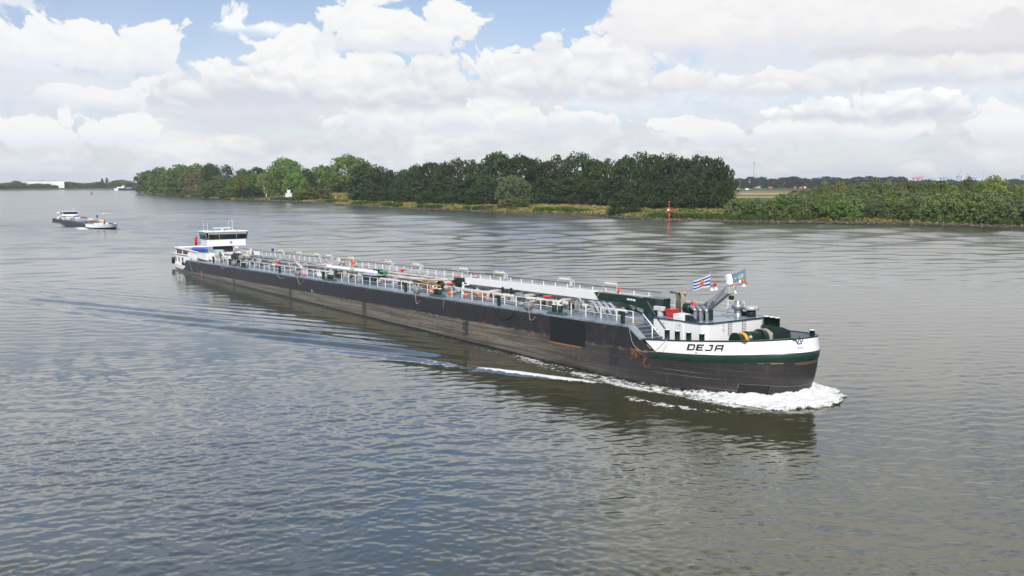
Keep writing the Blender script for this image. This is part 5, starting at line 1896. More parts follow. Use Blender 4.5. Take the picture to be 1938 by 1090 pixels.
hang_rope([(113.6, 0.4, 0.1), (113.75, 0.02, -0.2), (114.2, -0.02, -1.3), (115.2, 0.0, -1.75), (116.6, 0.02, -1.50), (117.4, 0.02, -0.85), (117.6, 0.25, -0.5)], 0.02, mat('rope_grey', (0.30, 0.33, 0.33), 0.8), 'thin grey line slung over the bow step')

# coil of yellow rope at the bow, red box and white box on the house roof
mb = MB()
for k in range(4):
    mb.torus((123.1, 7.3, -1.15 + 0.14 * k), 0.55 - 0.05 * k, 0.11, 'z', 20, 8)
mb.cyl((123.1, 7.3, -1.2), (123.1, 7.3, -0.55), 0.3, n=12)
aboard(mb, 'rope_coil', M_YELLOW, (123.1, 7.3, -1.25), 'coil of yellow rope on the bow deck', 'rope coil')
mb = MB()
mb.loft([[(114.3, 3.3, 0.62), (114.85, 3.3, 0.62), (114.85, 3.9, 0.62), (114.3, 3.9, 0.62)], [(114.2, 3.2, 1.08), (114.95, 3.2, 1.08), (114.95, 4.0, 1.08), (114.2, 4.0, 1.08)]], caps=True)
mb.box((114.35, 3.32, 0.55), (114.5, 3.5, 0.62)); mb.box((114.65, 3.32, 0.55), (114.8, 3.5, 0.62))
rb = aboard(mb, 'tool_box', mat('red_plastic', (0.70, 0.035, 0.035), 0.4, var=0.05), (114.6, 3.6, 0.55), 'red plastic box on the bow house roof', 'box')
mb = MB()
mb.box((114.17, 3.17, 1.081), (114.98, 4.03, 1.13), 0.02)
aboard(mb, 'lid', mat('red_plastic_lid', (0.62, 0.03, 0.03), 0.4), (114.6, 3.6, 0.55), None, None, parent=rb)
mb = MB()
mb.box((113.1, 3.05, 0.95), (114.1, 3.4, 1.28), 0.03); mb.box((113.5, 3.1, 0.55), (113.9, 3.35, 0.95), 0.02)
aboard(mb, 'control_box', mat('box_pale_grey', (0.60, 0.60, 0.58), 0.4), (113.6, 3.2, 0.55), 'pale grey box on a stand beside the red box', 'box')
mb = MB()
mb.lathe((115.3, 5.4, 0.55), [(0.10, 0), (0.10, 0.4), (0.12, 0.42)], 10)
lv = aboard(mb, 'fire_monitor', M_WHITE2, (115.3, 5.4, 0.55), 'small red nozzle on a white post on the bow house roof', 'fire nozzle')
mb = MB()
mb.tube([(115.3, 5.4, 0.95), (115.15, 5.4, 1.15), (115.05, 5.3, 1.5), (114.95, 5.2, 1.62)], [0.13, 0.14, 0.12, 0.08], 8)
aboard(mb, 'nozzle', M_RED, (115.3, 5.4, 0.55), None, None, parent=lv)
mb = MB()
mb.box((113.9, 6.0, 0.55), (115.0, 7.0, 1.25), 0.05)
mb.cyl((113.2, 6.4, 0.9), (113.9, 6.4, 0.9), 0.4, n=14)
gw = aboard(mb, 'winch', M_GREEN, (114.3, 6.5, 0.55), 'dark green winch behind the red nozzle', 'winch')
mb = MB()
for k in range(5):
    mb.tube([(112.6, 6.1 + 0.08 * k, 0.5), (112.55, 6.1 + 0.08 * k, 1.9), (112.8, 6.1 + 0.08 * k, 2.15), (113.1, 6.1 + 0.08 * k, 1.9), (113.2, 6.1 + 0.08 * k, 0.6)], 0.05, 6)
mb.cyl((111.6, 6.3, 2.05), (113.4, 6.3, 2.05), 0.12, n=8)
mb.cyl((112.0, 6.6, 0.1), (112.0, 6.6, 2.05), 0.08, n=8)
aboard(mb, 'hose_rack', M_ROPE, (112.8, 6.3, 0.1), 'tan hoses slung over a rack behind the crane', 'hose rack')
# orange lamp ball on the catwalk
mb = MB()
mb.torus((103.6, 7.8, 1.58), 0.17, 0.06, 'y', 18, 8)
mb.box((103.35, 7.85, 1.0), (103.45, 7.95, 1.7))
aboard(mb, 'lifebuoy', M_ORANGE, (103.6, 7.8, 1.0), 'orange lifebuoy on the raised walkway near the crane', 'lifebuoy')
mb = MB()
mb.torus((50.9, 7.8, 1.45), 0.28, 0.10, 'y', 18, 8)
aboard(mb, 'lifebuoy', M_ORANGE, (50.9, 7.8, 1.0), 'orange lifebuoy on the walkway between two lamp frames amidships', 'lifebuoy')
mb = MB()
mb.cyl((47.3, 7.4, 1.45), (47.3, 7.7, 1.45), 0.48, n=18)
mb.cyl((47.3, 7.3, 1.45), (47.3, 7.4, 1.45), 0.15, n=10)
mb.box((47.2, 7.45, 0.99), (47.4, 7.65, 1.3))
aboard(mb, 'hose_reel', mat('reel_pale_grey', (0.55, 0.55, 0.54), 0.5), (47.3, 7.5, 0.99), 'pale grey hose reel on the raised walkway', 'hose reel')

# dinghy under a blue cover
root = empty('dinghy', sw(7.5, 1.9, 1.30), 'small dinghy under a bright blue cover below the wheelhouse', 'dinghy', rot=SROT)
off = (7.5, 1.9, 1.30)
mb = MB()
rings = []
for i in range(13):
    t = i / 12
    x = 3.2 + 8.6 * t * 0.85
    w = 0.62 * math.sin(math.pi * min(1, 0.08 + 0.92 * (1 - t) ** 0.6 * 1.0)) ** 0.5 if 0 < t < 1 else 0.12
    w = [0.25, 0.48, 0.6, 0.63, 0.63, 0.62, 0.6, 0.58, 0.55, 0.5, 0.42, 0.3, 0.1][i]
    sag = 0.05 * math.sin(i * 2.1)
    rings.append([(x, 1.9 + w * math.cos(a) , 1.72 + sag + (0.28 if math.sin(a) > 0 else 0.24) * math.sin(a)) for a in [2 * math.pi * k / 12 for k in range(12)]])
mb.loft(rings, caps=True, smooth=True)
mb.build('cover', M_BLUE, root, off=off)
mb = MB()
mb.loft([[(x, 1.9 + (y - 1.9) * 0.8, 1.52) for x, y, z in r[:1]] + [(x, 1.9 + (y - 1.9) * 0.8, min(z, 1.58) - 0.1) for x, y, z in r[1:]] for r in rings], caps=True)
mb.build('hull', M_GREY, root, off=off)

# flags
def flag(name, base, pole_h, w, h, m, label, taper=0.0, sag=0.12, wav=0.10, dirv=(-1, 0), slope=0.0, sub_=None, pole=True):
    """base = pole foot (barge coordinates), cloth flies towards dirv"""
    bx, by, bz = base
    mb = MB()
    n, k = 16, 8
    rows = []
    for j in range(k + 1):
        r = []
        for i in range(n + 1):
            u, v = i / n, j / k
            wob = wav * math.sin(6.0 * u + 1.0 * v) * u ** 0.7
            r.append((bx + dirv[0] * w * u - dirv[1] * wob, by + dirv[1] * w * u + dirv[0] * wob, bz + pole_h - h * (1 - v) * (1 - taper * u) + slope * u + 0.04 * math.sin(5 * u + 2 * v)))
        rows.append(r)
    mb.loft(rows, closed=False, smooth=True)
    me_uv = [(i / n, j / k) for j in range(k + 1) for i in range(n + 1)]
    o = aboard(mb, name, m, (bx, by, bz), label, 'flag', None, fix=False)
    uv = o.data.uv_layers.new(name='UVMap')
    for lp in o.data.loops:
        uv.data[lp.index].uv = me_uv[lp.vertex_index]
    if pole:
        p = MB()
        p.cyl((bx, by, bz), (bx, by, bz + pole_h + 0.15), 0.022, n=6)
        aboard(p, 'pole', M_WHITE2, (bx, by, bz), None, None, parent=o)
    return o


def flag_mat(name, fn):
    m = bpy.data.materials.new(name)
    m.use_nodes = True
    T = NT(m.node_tree)
    b = T.n['Principled BSDF']
    uv = T.new('ShaderNodeUVMap')
    s = T.sep(uv.outputs[0])
    c = fn(T, s[0], s[1])
    T.l.new(c, b.inputs['Base Color'])
    b.inputs['Roughness'].default_value = 0.8
    tr = T.new('ShaderNodeBsdfTranslucent')
    T.l.new(c, tr.inputs[0])
    mx = T.new('ShaderNodeMixShader')
    mx.inputs[0].default_value = 0.3
    T.l.new(b.outputs[0], mx.inputs[1]); T.l.new(tr.outputs[0], mx.inputs[2])
    T.l.new(mx.outputs[0], T.n['Material Output'].inputs[0])
    return m


def zee(T, u, v):
    # wavy blue and white bars with a gold and red shield
    w = T.m('ADD', v, T.m('MULTIPLY', T.m('SINE', T.m('MULTIPLY', u, 9.0)), 0.025))
    st = T.smooth(T.m('SINE', T.m('MULTIPLY', T.m('ADD', w, 0.14), 2 * math.pi * 3.5)), -0.1, 0.1)
    c = T.mix(st, (0.78, 0.77, 0.76), (0.015, 0.05, 0.36))
    du, dv = T.m('SUBTRACT', u, 0.5), T.m('SUBTRACT', v, 0.52)
    r = T.m('ADD', T.m('MULTIPLY', T.m('MULTIPLY', du, du), 36.0), T.m('MULTIPLY', T.m('MULTIPLY', dv, dv), 13.0))
    c = T.mix(T.smooth(r, 1.0, 0.9), c, (0.72, 0.42, 0.06))
    r2 = T.m('ADD', T.m('MULTIPLY', T.m('MULTIPLY', du, du), 60.0), T.m('MULTIPLY', T.m('POWER', T.m('ADD', dv, 0.04), 2.0), 34.0))
    return T.mix(T.smooth(r2, 1.0, 0.8), c, (0.62, 0.12, 0.05))


def teal(T, u, v):
    c = (0.17, 0.30, 0.33)
    def disc(c, cu, cv, rr, col):
        du, dv = T.m('SUBTRACT', u, cu), T.m('SUBTRACT', v, cv)
        d = T.m('SQRT', T.m('ADD', T.m('MULTIPLY', T.m('MULTIPLY', du, du), 1.2), T.m('MULTIPLY', dv, dv)))
        return T.mix(T.smooth(d, rr, rr - 0.03), c, col)
    c = disc(c, 0.38, 0.50, 0.25, (0.50, 0.55, 0.52))
    c = disc(c, 0.38, 0.52, 0.16, (0.42, 0.47, 0.45))
    return disc(c, 0.76, 0.46, 0.12, (0.50, 0.55, 0.53))


flag('banner_flag', (119.0, 3.05, 3.05), 0.97, 1.18, 0.90, flag_mat('flag_blue_white', zee), 'blue and white barred flag with gold shield on the bow mast', taper=0.22, slope=-0.46, dirv=(-0.80, -0.60), wav=0.13, pole=False)
flag('banner_flag', (119.0, 6.75, 3.16), 1.10, 1.0, 0.98, flag_mat('flag_teal', teal), 'faded teal flag with pale round badge on the bow mast', taper=0.45, slope=-0.46, dirv=(-0.80, -0.60), wav=0.15, pole=False)
flag('ensign_flag', (-6.8, 5.7, 0.75), 3.0, 1.0, 1.9, mat('flag_red_cloth', (0.62, 0.03, 0.03), 0.8, var=0.25, scale=3), 'red ensign drooping from a pole at the stern', slope=-0.9, dirv=(0.75, -0.66), wav=0.25)
flag('pennant_flag', (24.0, 7.8, 1.0), 1.3, 0.5, 0.45, mat('flag_navy_cloth', (0.02, 0.035, 0.16), 0.8), 'small navy blue pennant on the walkway near the wheelhouse', dirv=(-0.8, -0.6), wav=0.08)


# ------------------------------------------------------------------ banks and fields
BANK = np.array([(560, 60), (420, 165), (260, 258), (162, 316), (134.5, 347), (79.5, 362), (57, 369), (39, 428), (-7, 472), (-60, 536), (-130, 661), (-216, 769), (-330, 960), (-439, 1190), (-452, 1330)], float)
DIRV = np.array([0.6, 0.8])


def _dense(P, step):
    out = []
    for a, b_ in zip(P[:-1], P[1:]):
        n = max(1, int(np.hypot(*(b_ - a)) / step))
        for i in range(n):
            out.append(a + (b_ - a) * i / n)
    out.append(P[-1])
    return np.array(out)


def _round(P, k=4):
    for _ in range(k):
        P[1:-1] = (P[:-2] + 2 * P[1:-1] + P[2:]) / 4
    return P


BL = _round(_dense(BANK, 6.0), 6)
_s = np.cumsum(np.r_[0, np.hypot(*np.diff(BL, axis=0).T)])
_j = (fbm(_s * 0.05, _s * 0 + 3, 3, 4) - 0.5) * 7 + (fbm(_s * 0.3, _s * 0 + 9, 2, 8) - 0.5) * 2.0
BL = BL + _j[:, None] * DIRV[None, :]
_c = BL @ np.array([0.8, -0.6])
_sv = BL @ DIRV
_o = np.argsort(_c)
BC, BS = _c[_o], _sv[_o]


def inland(x, y):
    """distance behind the water's edge, measured along the inland direction"""
    c = np.asarray(x) * 0.8 - np.asarray(y) * 0.6
    return np.asarray(x) * 0.6 + np.asarray(y) * 0.8 - np.interp(c, BC, BS)


def land_z(x, y):
    t = inland(x, y)
    z = np.interp(t, [-5, 0, 2.2, 4.5, 10, 22, 40, 65, 5000], [-1.2, -0.15, 0.45, 0.75, 1.05, 1.5, 2.1, 2.6, 2.8])
    z = z + np.where(t > 5, (fbm(np.asarray(x) * 0.06, np.asarray(y) * 0.06, 3, 12) - 0.5) * 0.7 * np.clip((t - 5) / 20, 0, 1), 0)
    z = z + 2.9 * np.exp(-(((np.asarray(x) + 137) / 42) ** 2 + ((np.asarray(y) - 790) / 70) ** 2))
    return z


def build_land():
    m = bpy.data.materials.new('meadow_ground')
    m.use_nodes = True
    T = NT(m.node_tree)
    b = T.n['Principled BSDF']
    tc = T.new('ShaderNodeTexCoord')
    P = tc.outputs['Object']
    at = T.new('ShaderNodeAttribute'); at.attribute_name = 'inland'
    t = at.outputs['Fac']
    s = T.sep(P)
    n1 = T.noise(P, 0.05, 5, 0.6)
    n2 = T.noise(P, 0.45, 5, 0.65)
    n3 = T.noise(P, 2.0, 4, 0.65)
    grass = T.mix(T.smooth(T.m('ADD', n1, T.m('MULTIPLY', T.m('SUBTRACT', n2, 0.5), 0.7)), 0.38, 0.60), (0.36, 0.26, 0.090), (0.16, 0.165, 0.042))
    grass = T.mix(T.smooth(n3, 0.45, 0.7, 0, 0.6), grass, (0.40, 0.29, 0.12))
    # ripe corn on the rise
    dx, dy = T.m('MULTIPLY', T.m('ADD', s[0], 130.0), 1 / 66.0), T.m('MULTIPLY', T.m('SUBTRACT', s[1], 755.0), 1 / 110.0)
    corn = T.smooth(T.m('ADD', T.m('MULTIPLY', dx, dx), T.m('MULTIPLY', dy, dy)), 1.1, 0.8)
    grass = T.mix(corn, grass, T.mix(T.smooth(n3, 0.3, 0.7), (0.48, 0.33, 0.14), (0.42, 0.28, 0.105)))
    # strips of crops on the far side of the peninsula (right)
    yy = T.m('ADD', s[1], T.m('MULTIPLY', T.m('SUBTRACT', n1, 0.5), 12.0))
    fld = (0.085, 0.125, 0.030)
    for y0, c in ((700, (0.12, 0.15, 0.035)), (738, (0.40, 0.30, 0.13)), (800, (0.10, 0.145, 0.035)), (895, (0.42, 0.33, 0.19)), (1010, (0.28, 0.20, 0.11)), (1190, (0.09, 0.12, 0.045)), (1480, (0.16, 0.11, 0.07)), (1580, (0.05, 0.06, 0.035))):
        fld = T.mix(T.smooth(yy, y0 - 3, y0 + 3), fld, c)
    right = T.smooth(T.m('SUBTRACT', s[0], T.m('MULTIPLY', s[1], 0.205)), -6, 6)
    deep = T.m('MULTIPLY', right, T.smooth(t, 130, 150))
    grass = T.mix(deep, grass, fld)
    # woodland floor
    mud = T.mix(T.smooth(n2, 0.35, 0.65), (0.062, 0.050, 0.036), (0.120, 0.098, 0.072))
    wet = T.mix(T.smooth(T.m('ADD', t, T.m('MULTIPLY', T.m('SUBTRACT', n2, 0.5), 2.5)), 0.6, 1.6), (0.035, 0.032, 0.024), mud)
    col = T.mix(T.smooth(T.m('ADD', t, T.m('MULTIPLY', T.m('SUBTRACT', n2, 0.5), 4.0)), 3.6, 5.2), wet, grass)
    T.l.new(col, b.inputs['Base Color'])
    b.inputs['Roughness'].default_value = 0.95
    b.inputs['Specular IOR Level'].default_value = 0.15
    bp = T.new('ShaderNodeBump')
    bp.inputs['Distance'].default_value = 0.6
    T.l.new(n3, bp.inputs['Height'])
    T.l.new(bp.outputs[0], b.inputs['Normal'])
    ts = np.array([-4, 0, 1.2, 2.5, 3.8, 5, 7, 9, 12, 16, 20, 25, 30, 36, 42, 50, 60, 75, 95, 120, 150, 190, 240, 300, 380, 480, 600, 760, 960, 1250, 1600, 2100, 2800, 4000, 6500], float)
    X = BL[None, :, 0] + ts[:, None] * DIRV[0]
    Y = BL[None, :, 1] + ts[:, None] * DIRV[1]
    Z = land_z(X, Y)
    near = (ts[:, None] > 0) & (ts[:, None] < 8)
    Z = Z + np.where(near, (fbm(X * 0.8, Y * 0.8, 3, 77) - 0.5) * 0.5, 0)
    me = np_mesh('meadow', np.stack([X, Y, Z], -1).reshape(-1, 3), grid_faces(len(ts), len(BL)), m)
    a = me.attributes.new('inland', 'FLOAT', 'POINT')
    a.data.foreach_set('value', (np.repeat(ts[:, None], len(BL), 1)).astype(np.float32).ravel())
    o = bpy.data.objects.new('meadow', me)
    scene.collection.objects.link(o)
    tag(o, 'yellow grass river bank with crop fields behind', 'meadow', kind='structure')
    # far bank across the river
    m2 = mat('far_bank_ground', (0.075, 0.095, 0.038), 0.95, var=0.35, scale=0.02)
    P0 = np.array([(-2600, 900), (-1500, 1330), (-812, 1590), (-678, 1785), (-420, 2150), (0, 2900), (900, 4300)], float)
    P0 = _round(_dense(P0, 40), 3)
    tt = np.array([-6, 0, 6, 14, 40, 200, 900, 4000], float)
    zz = np.array([-1, 0.0, 1.2, 2.0, 2.6, 2.8, 3, 3])
    D2 = np.array([-0.45, 0.89])
    X = P0[None, :, 0] + tt[:, None] * D2[0]
    Y = P0[None, :, 1] + tt[:, None] * D2[1]
    me = np_mesh('far_bank', np.stack([X, Y, np.repeat(zz[:, None], len(P0), 1)], -1).reshape(-1, 3), grid_faces(len(tt), len(P0)), m2)
    o = bpy.data.objects.new('far_bank', me)
    scene.collection.objects.link(o)
    tag(o, 'low green bank far across the river', 'river bank', kind='structure')


build_land()


def at_px(px, d):
    """plan position at azimuth given by the photograph column px and at distance d"""
    return (px - 969) / 1884.0 * d, d


def bank_d(px):
    """distance of the water's edge in that direction"""
    lo, hi = 150.0, 2500.0
    k = (px - 969) / 1884.0
    for d in np.arange(200, 2500, 4.0):
        if inland(k * d, d) > 0:
            return float(d)
    return 1500.0


def build_bank_cover():
    g = np.random.default_rng(8)
    # tussocks of dry grass and reeds, stones along the waterline
    m = bpy.data.materials.new('bank_grass_blades')
    m.use_nodes = True
    T = NT(m.node_tree)
    b = T.n['Principled BSDF']
    at = T.new('ShaderNodeAttribute'); at.attribute_name = 'tone'
    rmp = T.new('ShaderNodeValToRGB')
    e = rmp.color_ramp.elements
    e[0].position = 0.0; e[0].color = (0.045, 0.085, 0.024, 1)
    e[1].position = 1.0; e[1].color = (0.52, 0.39, 0.17, 1)
    x = e.new(0.35); x.color = (0.115, 0.160, 0.036, 1)
    x = e.new(0.6); x.color = (0.34, 0.29, 0.085, 1)
    T.l.new(at.outputs['Fac'], rmp.inputs[0])
    T.l.new(rmp.outputs[0], b.inputs['Base Color'])
    b.inputs['Roughness'].default_value = 0.9
    b.inputs['Specular IOR Level'].default_value = 0.1
    tr = T.new('ShaderNodeBsdfTranslucent')
    T.l.new(rmp.outputs[0], tr.inputs[0])
    mx = T.new('ShaderNodeMixShader')
    mx.inputs[0].default_value = 0.4
    T.l.new(b.outputs[0], mx.inputs[1]); T.l.new(tr.outputs[0], mx.inputs[2])
    T.l.new(mx.outputs[0], T.n['Material Output'].inputs[0])
    V, F, TN = [], [], []
    n = 34000
    idx = g.integers(20, len(BL) - 1, n)
    # favour the stretch seen closest
    t = 4.2 + g.random(n) ** 1.5 * 66
    base = BL[idx] + (BL[np.minimum(idx + 1, len(BL) - 1)] - BL[idx]) * g.random(n)[:, None] + t[:, None] * DIRV
    px = base[:, 0] / base[:, 1] * 1884 + 969
    keep = (px > 230) & (px < 2010)
    base, t, px = base[keep], t[keep], px[keep]
    z = land_z(base[:, 0], base[:, 1])
    reed = (fbm(base[:, 0] * 0.06, base[:, 1] * 0.06, 3, 31) > 0.52) & (t < 12)
    tone = np.where(reed, 0.02 + 0.2 * g.random(len(t)), np.clip(0.30 + 0.9 * (fbm(base[:, 0] * 0.05, base[:, 1] * 0.05, 3, 40) - 0.2) + g.normal(size=len(t)) * 0.16, 0.1, 1))
    right = px > 1290
    tone = np.where(right & ~reed, np.clip(tone - 0.18, 0.05, 1), tone)
    hgt = np.where(reed, 1.0 + 0.9 * g.random(len(t)), 0.45 + 0.5 * g.random(len(t)))
    k = 4
    for j in range(k):
        a = g.random(len(t)) * math.pi
        w = np.where(reed, 0.8, 0.9) * (0.6 + 0.6 * g.random(len(t)))
        ox, oy = g.normal(size=len(t)) * 0.5, g.normal(size=len(t)) * 0.5
        c, s = np.cos(a) * w / 2, np.sin(a) * w / 2
        lean = g.normal(size=(len(t), 2)) * 0.25
        p0 = np.stack([base[:, 0] + ox - c, base[:, 1] + oy - s, z - 0.1], -1)
        p1 = np.stack([base[:, 0] + ox + c, base[:, 1] + oy + s, z - 0.1], -1)
        p2 = np.stack([base[:, 0] + ox + c * 0.7 + lean[:, 0], base[:, 1] + oy + s * 0.7 + lean[:, 1], z + hgt * (0.7 + 0.5 * g.random(len(t)))], -1)
        p3 = np.stack([base[:, 0] + ox - c * 0.7 + lean[:, 0], base[:, 1] + oy - s * 0.7 + lean[:, 1], z + hgt * (0.7 + 0.5 * g.random(len(t)))], -1)
        V.append(np.stack([p0, p1, p2, p3], 1).reshape(-1, 3))
        TN.append(np.repeat(np.clip(tone + g.normal(size=len(t)) * 0.08, 0, 1), 4))
    V = np.concatenate(V); TN = np.concatenate(TN)
    F = np.arange(len(V)).reshape(-1, 4)
    me = np_mesh('bank_grass', V, F, m, smooth=False)
    a = me.attributes.new('tone', 'FLOAT', 'POINT')
    a.data.foreach_set('value', TN.astype(np.float32))
    o = bpy.data.objects.new('bank_grass', me)
    scene.collection.objects.link(o)
    tag(o, 'tufts of dry yellow grass and green reeds along the bank', 'grass', kind='stuff')
    # stones
    ms = mat('bank_stone', (0.145, 0.122, 0.095), 0.9, var=0.45, scale=0.8)
    oct_ = np.array([(1, 0, 0), (0, 1, 0), (-1, 0, 0), (0, -1, 0), (0, 0, 1), (0, 0, -1)], float)
    of = np.array([(0, 1, 4), (1, 2, 4), (2, 3, 4), (3, 0, 4), (1, 0, 5), (2, 1, 5), (3, 2, 5), (0, 3, 5)])
    n = 7000
    ii = g.integers(10, len(BL) - 1, n)
    tt = g.random(n) ** 1.2 * 3.9 + 0.2
    bs = BL[ii] + (BL[ii + 1 - (ii + 1 >= len(BL))] - BL[ii]) * g.random(n)[:, None] + tt[:, None] * DIRV
    px = bs[:, 0] / bs[:, 1] * 1884 + 969
    kp = (px > 500) & (px < 2010) & ((px > 1240) | (g.random(n) < 0.35))
    bs = bs[kp]
    zz = land_z(bs[:, 0], bs[:, 1])
    r = 0.16 + 0.42 * g.random(len(bs)) ** 2
    sc = r[:, None, None] * (0.6 + 0.7 * g.random((len(bs), 6, 3)))
    VV = oct_[None] * sc * np.array([1.2, 1.2, 0.8]) + np.stack([bs[:, 0], bs[:, 1], zz + r * 0.2], -1)[:, None, :]
    FF = of[None] + 6 * np.arange(len(bs))[:, None, None]
    me = np_mesh('bank_stones', VV.reshape(-1, 3), FF.reshape(-1, 3), ms, smooth=False)
    o = bpy.data.objects.new('bank_stones', me)
    scene.collection.objects.link(o)
    tag(o, 'loose brown stones lining the water edge', 'stones', kind='stuff')


build_bank_cover()


# ------------------------------------------------------------------ trees
def leaf_mat(name, c1, c2, trans=0.22):
    m = bpy.data.materials.new(name)
    m.use_nodes = True
    T = NT(m.node_tree)
    b = T.n['Principled BSDF']
    at = T.new('ShaderNodeAttribute'); at.attribute_name = 'tone'
    oi = T.new('ShaderNodeObjectInfo')
    f = T.m('ADD', T.m('MULTIPLY', at.outputs['Fac'], 0.75), T.m('MULTIPLY', oi.outputs['Random'], 0.35), clamp=True)
    c = T.mix(f, c1, c2)
    hs = T.new('ShaderNodeHueSaturation')
    T.l.new(c, hs.inputs['Color'])
    T.l.new(T.lin(oi.outputs['Random'], 0, 1, 0.485, 0.512), hs.inputs['Hue'])
    T.l.new(T.lin(oi.outputs['Random'], 0, 1, 0.87, 1.16), hs.inputs['Value'])
    T.l.new(hs.outputs[0], b.inputs['Base Color'])
    b.inputs['Roughness'].default_value = 0.75
    b.inputs['Specular IOR Level'].default_value = 0.18
    tr = T.new('ShaderNodeBsdfTranslucent')
    T.l.new(hs.outputs[0], tr.inputs[0])
    mx = T.new('ShaderNodeMixShader')
    mx.inputs[0].default_value = trans
    T.l.new(b.outputs[0], mx.inputs[1]); T.l.new(tr.outputs[0], mx.inputs[2])
    T.l.new(mx.outputs[0], T.n['Material Output'].inputs[0])
    return m


LEAF = {
    'green': leaf_mat('leaves_mid_green', (0.074, 0.132, 0.024), (0.165, 0.245, 0.050)),
    'grey': leaf_mat('leaves_grey_green', (0.085, 0.125, 0.050), (0.165, 0.205, 0.095)),
    'dark': leaf_mat('leaves_dark_shaded_green', (0.022, 0.042, 0.013), (0.055, 0.088, 0.024), 0.12),  # dark foliage; also holds the middle wood's cloud shade in its colour
    'brown': leaf_mat('leaves_shaded_olive', (0.030, 0.045, 0.013), (0.064, 0.082, 0.024), 0.12),  # middle wood only: cloud shade put into the olive
    'yellow': leaf_mat('leaves_yellow_green', (0.115, 0.140, 0.024), (0.225, 0.245, 0.050)),
    'olive': leaf_mat('leaves_olive', (0.090, 0.124, 0.030), (0.178, 0.208, 0.058)),
    'willow': leaf_mat('leaves_willow', (0.080, 0.128, 0.036), (0.175, 0.225, 0.072)),
    'pale': leaf_mat('leaves_pale_willow', (0.110, 0.125, 0.045), (0.210, 0.205, 0.090)),
    'blue': leaf_mat('leaves_hazy_blue_green', (0.020, 0.042, 0.026), (0.045, 0.075, 0.040)),  # bluish haze of distance put into the leaf colour
}
M_BARK = mat('tree_bark', (0.10, 0.082, 0.062), 0.9, var=0.3, scale=3)
M_PALEBARK = mat('pale_bark', (0.38, 0.34, 0.28), 0.85, var=0.3, scale=3)


def crown_mesh(name, kind, seed, nclus=70, per=46, leaf=0.034):
    """crown of unit height (z 0..1) and unit-ish width made of many leaf-clump faces on small clusters"""
    g = np.random.default_rng(seed)
    prof = {
        'broad': ([0.04, 0.15, 0.38, 0.60, 0.80, 0.93, 1.0], [0.34, 0.46, 0.50, 0.50, 0.43, 0.28, 0.04]),
        'dome': ([0.06, 0.2, 0.42, 0.62, 0.80, 0.93, 1.0], [0.32, 0.46, 0.52, 0.53, 0.46, 0.31, 0.05]),
        'tall': ([0.02, 0.15, 0.38, 0.60, 0.80, 0.93, 1.0], [0.42, 0.50, 0.50, 0.46, 0.37, 0.22, 0.03]),
        'bush': ([0.0, 0.12, 0.35, 0.6, 0.8, 0.93, 1.0], [0.46, 0.52, 0.52, 0.46, 0.34, 0.19, 0.02]),
        'spire': ([0.04, 0.15, 0.4, 0.7, 0.9, 1.0], [0.30, 0.46, 0.50, 0.42, 0.24, 0.02]),
        'open': ([0.12, 0.25, 0.45, 0.65, 0.85, 1.0], [0.25, 0.42, 0.50, 0.46, 0.34, 0.06]),
    }[kind]
    V, TN = [], []
    lob = [(g.random() * 6.28, g.integers(2, 5), 0.10 + 0.14 * g.random(), g.random() * 6.28) for _ in range(3)]
    if kind == 'dome':
        lob = [(a, b_, c_ * 0.45, d_) for a, b_, c_, d_ in lob]
    if kind == 'open':
        nclus = int(nclus * 0.62)
    cl = []
    tries = 0
    while len(cl) < nclus and tries < 4000:
        tries += 1
        h = prof[0][0] + (1 - prof[0][0]) * g.random() ** 0.85
        th = g.random() * 6.2832
        rr = np.interp(h, *prof)
        rr *= 1 + sum(a * math.sin(k * th + p + 3.0 * h + q) for p, k, a, q in lob)
        r = rr * (0.42 + 0.58 * g.random() ** 0.35)
        c = np.array([r * math.cos(th), r * math.sin(th), h])
        rc = (0.085 + 0.075 * g.random()) * (1.0 if kind not in ('spire',) else 0.8)
        if any(np.linalg.norm(c - q) < 0.42 * (rc + q_r) for q, q_r in cl):
            continue
        cl.append((c, rc))
    for c, rc in cl:
        n = int(per * (0.7 + 0.6 * g.random()))
        d = g.normal(size=(n, 3))
        d[:, 2] = d[:, 2] * 0.9 + 0.28
        d /= np.linalg.norm(d, axis=1)[:, None]
        rad = rc * (0.72 + 0.42 * g.random(n))
        zs = 0.85 if kind not in ('bush', 'spire') else 1.25
        p = c + d * rad[:, None] * np.array([1, 1, zs])
        nn = d + g.normal(size=(n, 3)) * 0.55
        nn /= np.linalg.norm(nn, axis=1)[:, None]
        ref = np.where(np.abs(nn[:, 2:3]) < 0.9, np.array([[0, 0, 1.0]]), np.array([[1.0, 0, 0]]))
        u = np.cross(nn, ref); u /= np.linalg.norm(u, axis=1)[:, None]
        w = np.cross(nn, u)
        an = g.random(n) * 6.28
        uu = u * np.cos(an)[:, None] + w * np.sin(an)[:, None]
        ww = -u * np.sin(an)[:, None] + w * np.cos(an)[:, None]
        s = leaf * (0.6 + 0.9 * g.random(n))[:, None]
        s2 = s * (0.55 + 0.4 * g.random(n))[:, None]
        V.append(np.stack([p - uu * s, p - ww * s2, p + uu * s, p + ww * s2], 1).reshape(-1, 3))
        tone = np.clip(0.5 + 0.28 * g.normal() + 0.18 * g.normal(size=n), 0, 1)
        TN.append(np.repeat(tone, 4))
    V = np.concatenate(V); TN = np.concatenate(TN)
    top = V[:, 2].max()
    V[:, 2] /= top
    ext = np.percentile(np.abs(V[:, :2]), 93)
    V[:, :2] *= 0.5 / ext
    F = np.arange(len(V)).reshape(-1, 4)
    me = np_mesh(name, V, F, LEAF['green'], smooth=False)
    a = me.attributes.new('tone', 'FLOAT', 'POINT')
    a.data.foreach_set('value', TN.astype(np.float32))
    return me


